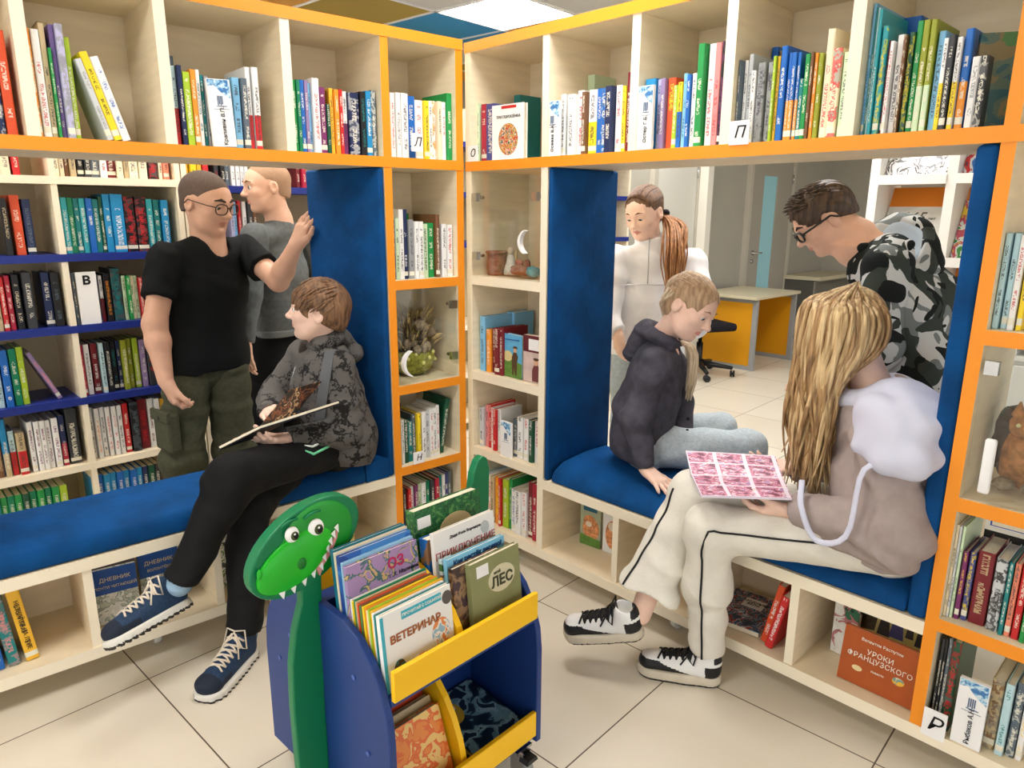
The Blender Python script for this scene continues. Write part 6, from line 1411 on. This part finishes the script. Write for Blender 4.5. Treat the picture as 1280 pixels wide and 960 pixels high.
# ---- girl in the dark grey jacket on the right bench
def girl_jacket():
    B = A3(.60, 2.60, 0); p = person('person seated on the right bench in a dark grey hooded jacket, leaning on one hand', B)
    f = nrm((.93, -.36, 0)); j = dict(P=(.500, 2.625, .59), C=(.530, 2.618, .79), N=(.560, 2.628, .985), sl=(.605, 2.715, .915), sr=(.512, 2.505, .915), f=f)
    h = Head((.640, 2.560, 1.112), (.62, -.66, -.46), (.22, .05, 1), .222, .97)
    H = h.shape(lid=.62, smile=1.0); neck(H, h, j['N'], .044, .05)
    rt = (.445, 2.472, .71), (.484, 2.418, .545); lf = (.655, 2.70, .735), (.655, 2.605, .625)
    AR = arm(Shape(), j['sr'], *rt, (.04, .033, .022)); hand(AR, rt[1], (.52, -.80, -.30), (.05, -.2, -1), (.84, .5, .05), (.12, .1, .1, .14), .30, (.75, .05), .92, .021)
    AL = arm(Shape(), j['sl'], *lf, (.04, .033, .022)); hand(AL, lf[1], (.60, -.72, -.25), (.1, -.35, -1), (-.6, -.6, .1), (.25, .28, .3, .35), .15, (.5, .1), .92, .021)
    legs = [((.555, 2.565, .585), (.885, 2.560, .575), (.99, 2.70, .14)), ((.53, 2.70, .585), (.84, 2.78, .575), (.95, 2.92, .14))]
    lm = h.lips()
    skin_mesh('body', [(H, .0034), (AR, .0034), (AL, .0036), (core(j, .094, legs), .011)], [SKINP, LIP], p, lambda q: lm(q).astype(float), B)
    h.eyes(p, B, (90, 110, 120), (0, 1, -.5)); h.brows(p, B, mat('fair_brow', (160, 126, 98), .8), .010)
    HB = hair_mat('ash_blond_hair', (158, 128, 98), (200, 170, 136))
    hs = skin_mesh('hair', [(h.cap_hair(.014, .36, .0, -.42, 5, .004, 110, bulk=(.01, .05, .02)), .0038)], [HB], p, None, B)
    bm = bmesh.new(); r = random.Random(8); t0 = A3(*h.w(-.05, -.47, -.16))
    lockm = hair_mat('pale_blond_tail', (196, 176, 146), (224, 206, 178))
    for k in range(34):
        e = A3(r.gauss(0, 1), r.gauss(0, 1), 0)
        P = [h.w(.0, -.45, .0), t0 + e * .006, A3(.615, 2.665, 1.00) + e * .008, A3(.668, 2.61, .95) + e * .009, A3(.672, 2.585, .86) + e * .01, A3(.660, 2.575, .775 + r.uniform(-.02, .04)) + e * .006]
        lock(bm, P, B, .0055, .0015, .003, r.uniform(0, 6), 14, 5)
    for k in range(46):
        e = A3(r.gauss(0, 1), r.gauss(0, 1), r.gauss(0, 1))
        P = [h.w(r.uniform(.05, .34), -.20 - r.uniform(0, .2), .12), h.w(r.uniform(.2, .33), -.34, -.12), t0 + A3(0, 0, -.02) + e * .009, A3(.60, 2.66, .995) + e * .008]
        lock(bm, P, B, .0055, .002, .001, 0, 8, 5)
    obj('ponytail', bm, lockm, hs)
    bm = bmesh.new(); combed(h, bm, B, t0, 170, 9); obj('combed_strands', bm, HB, hs)
    JK = mat('dark_grey_suede_jacket', (72, 70, 80), .85, .2, noise=.22, nscale=26, bump=.25, bscale=180)
    fo = folds(.005, 34, 21); T_ = torso(Shape(), j, .106, fwd=f, grow=.010); T_.cap(A3(*j['P']) - ZU * .02 - f * .02, A3(*j['P']) + ZU * .1 - f * .015, .112, .112, .05, (f, .85)); T_.fold = fo; T_.plane((.46, 2.6, .535), (-.25, .08, -1)); T_.plane(A3(*j['N']) + A3(0, 0, .01), (.3, -.1, 1))
    T_.subcap(A3(*j['N']) + f * .03 + ZU * .03, A3(*j['N']) + f * .05 - ZU * .02, .05, .035, .01)
    jk = skin_mesh('jacket', [(T_, .0058), (sleeve(j['sr'], *rt, (.064, .054, .037), 0, fo), .0052), (sleeve(j['sl'], *lf, (.06, .052, .036), 0, fo), .0052)], [JK], p, None, B)
    Hd = Shape(); N = A3(*j['N']); X = nrm(np.cross(f, ZU))
    ring = [N + X * .075 * math.sin(a) - f * (.07 * math.cos(a) - .006) + ZU * (.012 + .030 * math.cos(a)) for a in np.linspace(-2.5, 2.5, 12)]
    Hd.chain(ring, [.018] + [.027] * 10 + [.018], .018); Hd.cap(N - f * .075 + X * .03 + ZU * .01, N - f * .105 - ZU * .06, .036, .04, .03); Hd.cap(N - f * .075 - X * .03 + ZU * .01, N - f * .10 - ZU * .05, .036, .03, .03); Hd.fold = folds(.004, 52, 5)
    skin_mesh('hood', [(Hd, .0042)], [JK], jk, None, B)
    bm = bmesh.new()
    for k in range(2): lathe(bm, [(.006, 0), (.006, .003), (.002, .004)], 10, M=T(*(A3(.655, 2.545, .70 - k * .045) - B)) @ Rx(math.pi / 2))
    obj('snap_button', bm, INK, jk)
    JN = mat('pale_blue_jeans', (188, 200, 208), .85, .2, noise=.1, nscale=90, bump=.25, bscale=300)
    fo = folds(.006, 30, 3); L_ = Shape(); L_.cap((.51, 2.57, .575), (.50, 2.69, .575), .09, None, .05); L_.fold = fo
    skin_mesh('jeans', [(L_, .007), (trouser(*legs[0], (.084, .074, .058), 0, fo), .006), (trouser(*legs[1], (.084, .074, .058), 0, fo), .006)], [JN], p, None, B)
    for l in legs: shoe(p, B, A3(l[2][0], l[2][1], .0) - nrm((.6, .7, 0)) * .04, (.6, .75, 0), (0, 0, 1), (mat('white_shoe', (230, 230, 228), .6),) * 2 + (mat('grey_sole', (150, 150, 146), .6), CARD), .24)
girl_jacket()

# ---- boy in the camouflage hoodie
def boy_camo():
    B = A3(1.38, 2.46, 0); p = person('person in a black and white camouflage hoodie standing with head bent down, wearing glasses', B)
    f = nrm((-.93, .36, 0)); j = dict(P=(1.415, 2.405, .86), C=(1.375, 2.475, 1.10), N=(1.262, 2.60, 1.352), sl=(1.258, 2.42, 1.265), sr=(1.40, 2.68, 1.25), f=f)
    h = Head((1.142, 2.690, 1.418), (-.78, .10, -.60), (0, .05, 1), .238)
    H = h.shape(lid=.62); neck(H, h, (1.245, 2.62, 1.355), .056, .02); H.cap(h.w(0, -.12, -.15), A3(1.29, 2.575, 1.31), .056, .075, .03)
    lf = (1.235, 2.34, 1.01), (1.14, 2.42, .82); rt = (1.33, 2.74, 1.0), (1.20, 2.72, .84)
    AL = arm(Shape(), j['sl'], *lf); hand(AL, lf[1], (-.85, .4, -.2), (.2, .4, -.9), (-.1, .9, .3)); AR = arm(Shape(), j['sr'], *rt); hand(AR, rt[1], (-.9, -.1, -.2), (.1, -.3, -.9), (-.1, -.9, .3))
    legs = [((1.37, 2.33, .84), (1.34, 2.31, .45), (1.38, 2.33, .07)), ((1.45, 2.50, .84), (1.42, 2.50, .45), (1.45, 2.52, .07))]
    lm = h.lips()
    skin_mesh('body', [(H, .0038), (AL, .0045), (AR, .0045), (core(j, .115, legs), .012)], [SKIN, LIP], p, lambda q: lm(q).astype(float), B)
    h.eyes(p, B, (60, 50, 40), (0, 1, -.4)); h.brows(p, B, mat('dark_brow', (52, 40, 34), .8), .017)
    HB = hair_mat('short_dark_hair', (48, 36, 28), (92, 72, 54))
    hs = skin_mesh('hair', [(h.cap_hair(.04, .30, .05, -.12, 4, .008, 150, bulk=(0, .02, .03)), .004)], [HB], p, None, B)
    bm = bmesh.new(); r = random.Random(14)
    for k in range(150):
        th = r.uniform(-1.1, 1.1); v = r.uniform(-.9, 1.1); g = nrm(A3(math.sin(th), math.sin(v) * .9, math.cos(th) * math.cos(v * .8) + .1)); p0 = A3(0, -.07, .14) + g * A3(.36, .46, .41)
        sw_ = nrm(A3(.1 * math.sin(th), 1, .15)); P = [h.w(*p0), h.w(*(p0 + g * .03 + sw_ * .05)), h.w(*(p0 + g * .045 + sw_ * .12))]
        lock(bm, P, B, .004, .0008, 0, 0, 4, 4)
    obj('hair_strands', bm, HB, hs)
    glasses(h, p, B, mat('black_frame', (16, 16, 18), .3, .5), .95, .0042)
    m = mat('camouflage_print', (190, 194, 198), .85, .2); nt = m.node_tree; b = nt.nodes['Principled BSDF']; tc = nt.nodes.new('ShaderNodeTexCoord')
    def ns(sc, off): 
        mp = nt.nodes.new('ShaderNodeMapping'); mp.inputs['Location'].default_value = (off, off * .7, 0); mp.inputs['Scale'].default_value = (1, 1, .8); n = nt.nodes.new('ShaderNodeTexNoise'); n.inputs['Scale'].default_value = sc; n.inputs['Detail'].default_value = 1.5; n.inputs['Distortion'].default_value = 1.1; nt.links.new(tc.outputs['Object'], mp.inputs[0]); nt.links.new(mp.outputs[0], n.inputs['Vector'])
        g = nt.nodes.new('ShaderNodeMath'); g.operation = 'GREATER_THAN'; nt.links.new(n.outputs[0], g.inputs[0]); return g
    prev = None
    for sc, off, th, c in ((8.5, 0, .56, (120, 128, 130)), (9, 5, .535, (58, 66, 62)), (9.5, 9, .535, (26, 31, 32))):
        g = ns(sc, off); g.inputs[1].default_value = th; mx = nt.nodes.new('ShaderNodeMix'); mx.data_type = 'RGBA'; nt.links.new(g.outputs[0], mx.inputs['Factor'])
        if prev is None: mx.inputs['A'].default_value = (*rgb(200, 204, 206), 1)
        else: nt.links.new(prev, mx.inputs['A'])
        mx.inputs['B'].default_value = (*rgb(*c), 1); prev = mx.outputs['Result']
    nt.links.new(prev, b.inputs['Base Color'])
    fo = folds(.006, 28, 31); T_ = torso(Shape(), j, .135, fwd=f, grow=.012, k=.09); T_.cap(A3(*j['C']) + A3(.03, -.0, .05), A3(*j['N']) + A3(.07, -.06, -.07), .135, .095, .06); T_.fold = fo; T_.plane((0, 0, .845), (0, 0, -1)); T_.plane(A3(1.27, 2.59, 1.40), (-.7, .35, .6)); 
    T_.subcap(A3(1.22, 2.65, 1.40), A3(1.268, 2.60, 1.345), .075, .06, .012)
    hd = skin_mesh('hoodie', [(T_, .0065), (sleeve(j['sl'], *lf, (.088, .074, .045), 0, fo), .006), (sleeve(j['sr'], *rt, (.085, .07, .045), 0, fo), .0065)], [m], p, None, B)
    Hd = Shape(); C_ = A3(1.350, 2.50, 1.335); ul = nrm(A3(-.62, -.42, .62)); X = nrm(np.cross(f, ZU)); Z_ = ul; Y_ = nrm(np.cross(Z_, X)); Rh = np.stack([X, Y_, Z_], 1)
    Hd.ell(C_, (.118, .105, .062), Rh, .03); Hd.cap(C_ + X * .05 - Z_ * .01 - Y_ * .0, C_ + A3(.05, -.05, -.07), .06, .05, .04); Hd.cap(C_ - X * .05 - Z_ * .01, C_ + A3(.05, .0, -.07), .055, .045, .04)
    Hd.cap(C_ + X * .10 + Z_ * .005, A3(1.225, 2.53, 1.325), .024, .018, .03); Hd.cap(C_ - X * .10 + Z_ * .005, A3(1.25, 2.68, 1.33), .026, .022, .03)
    Hd.ell(C_ + ul * .062, (.082, .07, .045), Rh, .012, sub=True); Hd.fold = folds(.005, 40, 7)
    hh = skin_mesh('hood', [(Hd, .005)], [m], hd, None, B)
    Li = Shape().ell(C_ + ul * .016, (.095, .085, .034), Rh); Li.ell(C_ + ul * .066, (.078, .066, .045), Rh, .01, sub=True); skin_mesh('hood_lining', [(Li, .004)], [mat('pale_blue_lining', (176, 192, 208), .9)], hh, None, B)
    Bn = torso(Shape(), j, .128, fwd=f, grow=.010); Bn.plane((0, 0, .885), (0, 0, 1)); Bn.plane((0, 0, .84), (0, 0, -1)); skin_mesh('waistband', [(Bn, .006)], [m], hd, None, B)
    JN = mat('mid_blue_jeans', (96, 122, 146), .85, .2, noise=.15, nscale=60, bump=.2, bscale=260)
    fo = folds(.005, 26, 6); L_ = Shape(); L_.cap((1.375, 2.34, .83), (1.45, 2.49, .83), .10, None, .05); L_.fold = fo
    skin_mesh('jeans', [(L_, .007)] + [(trouser(*l, (.092, .075, .06), 0, fo), .008) for l in legs], [JN], p, None, B)
    for l in legs: shoe(p, B, A3(l[2][0], l[2][1], 0) - f * .05, f, (0, 0, 1), (mat('dark_shoe', (40, 40, 44), .6),) * 2 + (mat('grey_sole', (150, 150, 146), .6), INK))
boy_camo()

# ---- girl with the long wavy hair, reading
def girl_long():
    B = A3(.60, 2.0, 0); p = person('person with long wavy blond hair seated on the right bench with an open comic', B)
    f = nrm((-.70, .70, 0)); j = dict(P=(1.055, 1.868, .585), C=(1.065, 1.905, .80), N=(1.015, 1.945, .965), sl=(.985, 1.785, .868), sr=(1.075, 2.075, .865), f=f)
    h = Head((.945, 2.000, 1.125), (-.62, .62, -.42), (0, 0, 1), .224, .97)
    H = h.shape(lid=.6); neck(H, h, j['N'], .046, .07)
    lf = (1.005, 1.715, .63), (.795, 1.868, .628); rt = (1.02, 2.135, .625), (.893, 2.130, .662)
    AL = arm(Shape(), j['sl'], *lf, (.04, .034, .022)); hand(AL, lf[1], (-.86, .46, -.16), (.1, .42, .9), (-.42, -.1, .9), (.35, .38, .4, .42), .10, (.42, .5), .95, .022)
    AR = arm(Shape(), j['sr'], *rt, (.04, .034, .022)); hand(AR, rt[1], (-.92, .25, .02), (.12, -.25, .95), (-.5, -.6, .75), (.2, .3, .35, .4), .12, (.9, -.1), .95, .022)
    legs = [((1.03, 1.79, .565), (.592, 1.975, .53), (.618, 1.985, .11)), ((1.06, 1.955, .58), (.572, 2.105, .585), (.44, 2.045, .285))]
    skin_mesh('body', [(H, .0038), (AL, .0034), (AR, .0036), (core(j, .098, legs), .011), (Shape().cap(legs[1][2], A3(.408, 2.01, .215), .036, .033, .02), .005)], [SKINP], p, None, B)
    h.eyes(p, B, (90, 110, 120), (0, 1, -.6))
    HB = hair_mat('honey_blond_hair', (150, 118, 76), (226, 198, 150), .4)
    hs = skin_mesh('hair', [(h.cap_hair(.035, .20, -.05, -.30, 5, .006, 90, ear=False), .0045)], [HB], p, None, B)
    bm = bmesh.new(); r = random.Random(21); HD_ = hair_mat('deep_blond_hair', (124, 92, 58), (186, 150, 104), .4)
    fw, rt_ = h.R[:, 1], h.R[:, 0]; fh = nrm((fw[0], fw[1], 0)); sd = nrm(np.cross(fh, ZU))     # sd: her right, away from the camera
    c = h.c + A3(0, 0, .02)
    for k in range(230):
        th = r.uniform(-2.9, 1.9) if k < 190 else r.uniform(-2.0, .4)                            # 0 = straight ahead, negative = her left, towards the camera
        dirn = fh * math.cos(th) - (-sd) * math.sin(th) if False else fh * math.cos(th) + sd * math.sin(th)
        if abs(th + .1) < .35: continue
        top = h.w(r.uniform(-.03, .03), r.uniform(-.36, .28), .50); rad = .105 + r.uniform(-.006, .012)
        p1 = c + A3(0, 0, .055) + dirn * rad * .98; p2 = c + A3(0, 0, -.045) + dirn * (rad + .012)
        back = max(0, -math.cos(th))                                                               # hair from the back is swept forward over the near shoulder
        q = -sd * .062 + fh * .02
        p3 = c + A3(0, 0, -.15) + dirn * rad * (1 - .45 * back) + q * (.3 + .75 * back)
        p4 = c + A3(0, 0, -.27) + dirn * rad * (.95 - .62 * back) + q * (.45 + .85 * back) + A3(r.gauss(0, .008), r.gauss(0, .008), 0)
        ln = r.uniform(.36, .50); p5 = c + A3(0, 0, -ln) + dirn * rad * (.80 - .5 * back) + q * (.55 + .75 * back) + A3(r.gauss(0, .012), r.gauss(0, .012), 0)
        lock(bm, [top, p1, p2, p3, p4, p5], B, r.uniform(.0055, .010), .0015, .011, r.uniform(0, 6.28), 20, 6, r.uniform(9, 14), mi=0 if r.random() < .68 else 1)
    obj('hair_locks', bm, [HB, HD_], hs)
    HG = mat('taupe_fleece', (164, 150, 146), .9, .15, noise=.06, nscale=30); LV = mat('pale_lavender_fleece', (206, 208, 226), .9, .15)
    fo = folds(.010, 20, 41); T_ = torso(Shape(), j, .118, fwd=f, grow=.026, k=.09); T_.cap(A3(*j['P']) + A3(.02, -.02, .0), A3(*j['P']) + A3(.0, -.0, .14), .128, .128, .06); T_.fold = fo; T_.plane((1.0, 1.85, .525), (0, 0, -1)); T_.plane(A3(*j['N']) + A3(0, 0, .02), (-.4, .4, 1)); T_.subcap(A3(*j['N']) + ZU * .06, A3(*j['N']) - ZU * .005 + f * .03, .06, .05, .012)
    sl = Shape(); sh, el, wr = A3(*j['sl']), A3(*lf[0]), A3(*lf[1]); sl.cap(sh, el, .085, .088, .04); sl.cap(el, wr, .088, .05, .04); d = nrm(wr - el); sl.cap(wr - d * .06, wr, .042, .04, .006); sl.fold = folds(.011, 26, 17); sl.plane(wr + d * .004, d)
    sr = Shape(); sh, el, wr = A3(*j['sr']), A3(*rt[0]), A3(*rt[1]); sr.cap(sh, el, .08, .075, .04); sr.cap(el, wr, .075, .042, .04); d = nrm(wr - el); sr.fold = fo; sr.plane(wr, d)
    # raglan shoulder panel in pale lavender
    Nn = A3(*j['N']); 
    hd = skin_mesh('hoodie', [(T_, .006), (sl, .0055), (sr, .006)], [HG], p, None, B)
    X = nrm(np.cross(f, ZU)); Hd = Shape(); bk = -f
    ring = [Nn + X * .088 * math.sin(a) + bk * (.085 * math.cos(a) - .0) + ZU * (-.012 + .014 * math.cos(a)) for a in np.linspace(-2.6, 2.6, 13)]
    Hd.chain(ring, [.018] + [.024] * 11 + [.018], .02)
    top = [(.985, 1.845, .955), (1.01, 1.835, .962), (1.04, 1.845, .965), (1.07, 1.86, .962), (1.085, 1.91, .955)]; low = [(.925, 1.775, .862), (.945, 1.705, .842), (.995, 1.668, .845), (1.055, 1.70, .858), (1.115, 1.80, .87)]
    for t_, l_ in zip(top, low): m_ = (A3(*t_) + A3(*l_)) / 2 + A3(-.005, -.028, .035); Hd.cap(t_, m_, .036, .034, .045); Hd.cap(m_, l_, .034, .028, .045)
    for a_, b_ in zip(low[:-1], low[1:]): Hd.cap(a_, b_, .026, None, .04); Hd.cap(A3(*a_) + A3(.015, .03, .055), A3(*b_) + A3(.015, .03, .055), .032, None, .05)
    Hd.cap((1.07, 1.97, .955), (1.10, 1.99, .87), .04, .045, .05)
    Hd.fold = folds(.006, 26, 3)
    skin_mesh('hood', [(Hd, .0048)], [LV], hd, None, B)
    bm = bmesh.new(); sg = A3(*j['sl']); e_ = A3(*lf[0]); out = nrm(A3(-.45, -.9, 0))
    tube(bm, [tuple(q - B) for q in spline([A3(.945, 1.69, .835), sg + out * .112 + A3(-.045, .02, -.06), e_ + out * .09 + A3(-.10, .06, .01), e_ + out * .075 + A3(-.16, .10, -.03), e_ + out * .06 + A3(-.20, .12, .05), e_ + out * .03 + A3(-.19, .16, .10)], 22)], .008, 8, flat=.4); obj('drawstring', bm, LV, hd)
    WJ = mat('white_denim', (226, 222, 210), .85, .2, noise=.06, nscale=12, bump=.2, bscale=240)
    fo = folds(.0075, 24, 51); L_ = Shape(); L_.cap((1.05, 1.80, .565), (1.07, 1.94, .575), .092, None, .05); L_.fold = fo
    t1 = trouser(*legs[0], (.085, .068, .054), .0, folds(.0042, 26, 51), flare=.054); t2 = trouser(legs[1][0], legs[1][1], A3(.435, 2.045, .275), (.08, .070, .085), .0, fo, flare=.098)
    tr = skin_mesh('flared_trousers', [(L_, .007), (t1, .0058), (t2, .0058)], [WJ], p, None, B)
    # dark piping along the outer seams
    PK = mat('black_piping', (22, 22, 26), .7)
    def seam(pts): 
        bm = bmesh.new(); tube(bm, [tuple(q - B) for q in spline(pts, 50)], .0032, 6); obj('side_piping', bm, PK, tr)
    def side(a, b, t, sh_, o):
        a, b = A3(*a), A3(*b); o = A3(*o); d = nrm(b - a); o = nrm(o - d * (o @ d)); q = a + (b - a) * t + o * .02
        while sh_(q[None].astype(np.float32))[0] < .0015 and np.linalg.norm(q - a - (b - a) * t) < .2: q = q + o * .002
        return q
    o1 = (-.25, -.95, .25)
    t1.p = t1.p[:-1]; t2.p = t2.p[:-1]
    seam([side(legs[0][0], legs[0][1], t, t1, o1) for t in np.linspace(.05, .98, 14)] + [side(legs[0][1], legs[0][2], t, t1, (-.5, -.85, 0)) for t in np.linspace(.1, 1, 12)])
    an2 = A3(.435, 2.045, .275)
    seam([side(legs[1][1], an2, t, t2, (-.75, -.35, .55)) for t in np.linspace(.02, 1, 14)])
    sc = (mat('white_leather', (236, 236, 234), .45), mat('black_leather', (24, 24, 27), .5), mat('aged_white_sole', (206, 196, 176), .6, noise=.06), mat('black_lace', (18, 18, 20), .7))
    shoe(p, B, (.428, 1.995, .152), (-.93, .30, -.20), (-.22, -.1, .97), sc, .262, True); shoe(p, B, (.668, 1.962, 0), (-.952, .305, 0), (0, 0, 1), sc, .262, True)
    socks(p, B, (.618, 1.982, .10), (0, 0, 1), .036, mat('grey_sock', (120, 118, 114), .9))
    S = Shape(); w_ = A3(*rt[1]); d = nrm(w_ - A3(*rt[0])); bm = bmesh.new(); a1 = nrm(np.cross(d, ZU)); a2 = np.cross(d, a1)
    for k in range(14): 
        a = 2 * math.pi * k / 14; q = w_ + d * .012 + (a1 * math.cos(a) + a2 * math.sin(a)) * .027 - B; bmesh.ops.create_icosphere(bm, subdivisions=1, radius=.0055, matrix=T(*q))
    obj('bead_bracelet', bm, mat('brown_beads', (96, 70, 52), .4), p)
    # the open comic on her lap
    o = thing('comic_book', 'open pink and violet comic lying on the lap of the long-haired girl', 'book', T(0, 0, 0))
    q = dict(TL=A3(.560, 2.178, .690), TR=A3(.838, 2.150, .684), ML=A3(.545, 2.035, .664), MR=A3(.813, 2.010, .664), BL=A3(.530, 1.860, .668), BR=A3(.775, 1.838, .670))
    q = {k: v + A3(0, 0, .012) for k, v in q.items()}
    CM = bpy.data.materials.new('comic_page'); CM.use_nodes = True; nt = CM.node_tree; b = nt.nodes['Principled BSDF']; b.inputs['Roughness'].default_value = .35
    uv = nt.nodes.new('ShaderNodeUVMap'); br = nt.nodes.new('ShaderNodeTexBrick'); br.offset = .0; br.inputs['Scale'].default_value = 1; br.inputs['Brick Width'].default_value = .32; br.inputs['Row Height'].default_value = .48; br.inputs['Mortar Size'].default_value = .022; br.inputs['Mortar'].default_value = (*rgb(236, 224, 236), 1)
    nz = nt.nodes.new('ShaderNodeTexNoise'); nz.inputs['Scale'].default_value = 9; nz.inputs['Detail'].default_value = 3; nt.links.new(uv.outputs[0], br.inputs['Vector']); nt.links.new(uv.outputs[0], nz.inputs['Vector'])
    rp = nt.nodes.new('ShaderNodeValToRGB'); rp.color_ramp.interpolation = 'CONSTANT'; e = rp.color_ramp.elements; e[0].color = (*rgb(120, 50, 80), 1); e[1].position = .43; e[1].color = (*rgb(214, 140, 170), 1)
    for ps, cc in ((.5, (170, 80, 110)), (.55, (236, 206, 216)), (.62, (150, 110, 180))): x = e.new(ps); x.color = (*rgb(*cc), 1)
    nt.links.new(nz.outputs[0], rp.inputs[0]); nt.links.new(rp.outputs[0], br.inputs['Color1']); nt.links.new(rp.outputs[0], br.inputs['Color2']); nt.links.new(br.outputs[0], b.inputs['Base Color'])
    def page(a, b_, c_, d_, name):
        bm = bmesh.new(); uvl = bm.loops.layers.uv.new('UVMap'); n = nrm(np.cross(b_ - a, d_ - a)); n = n if n[2] > 0 else -n
        v = [bm.verts.new(tuple(x)) for x in (a, b_, c_, d_)]; w = [bm.verts.new(tuple(x - n * .007)) for x in (a, b_, c_, d_)]
        ft = bm.faces.new(v); ft.material_index = 1
        for lp, u_ in zip(ft.loops, ((0.01, .99), (.99, .99), (.99, .01), (0.01, .01))): lp[uvl].uv = u_
        bm.faces.new(w[::-1])
        for i in range(4): bm.faces.new((v[i], w[i], w[(i + 1) % 4], v[(i + 1) % 4]))
        bmesh.ops.recalc_face_normals(bm, faces=bm.faces[:]); obj(name, bm, [mat('lilac_white_paper', (226, 216, 232), .6), CM], o)
    page(q['TL'], q['TR'], q['MR'], q['ML'], 'far_page_block'); page(q['ML'], q['MR'], q['BR'], q['BL'], 'near_page_block')
    lo = [x - A3(0, 0, .009) for x in (q['TL'], q['TR'], q['BR'], q['BL'])]
    bm = bmesh.new(); tube(bm, [tuple(q['ML'] - A3(0, 0, .007)), tuple(q['MR'] - A3(0, 0, .007))], .004, 6); obj('spine', bm, mat('violet_cover', (150, 130, 190), .4), o)
girl_long()
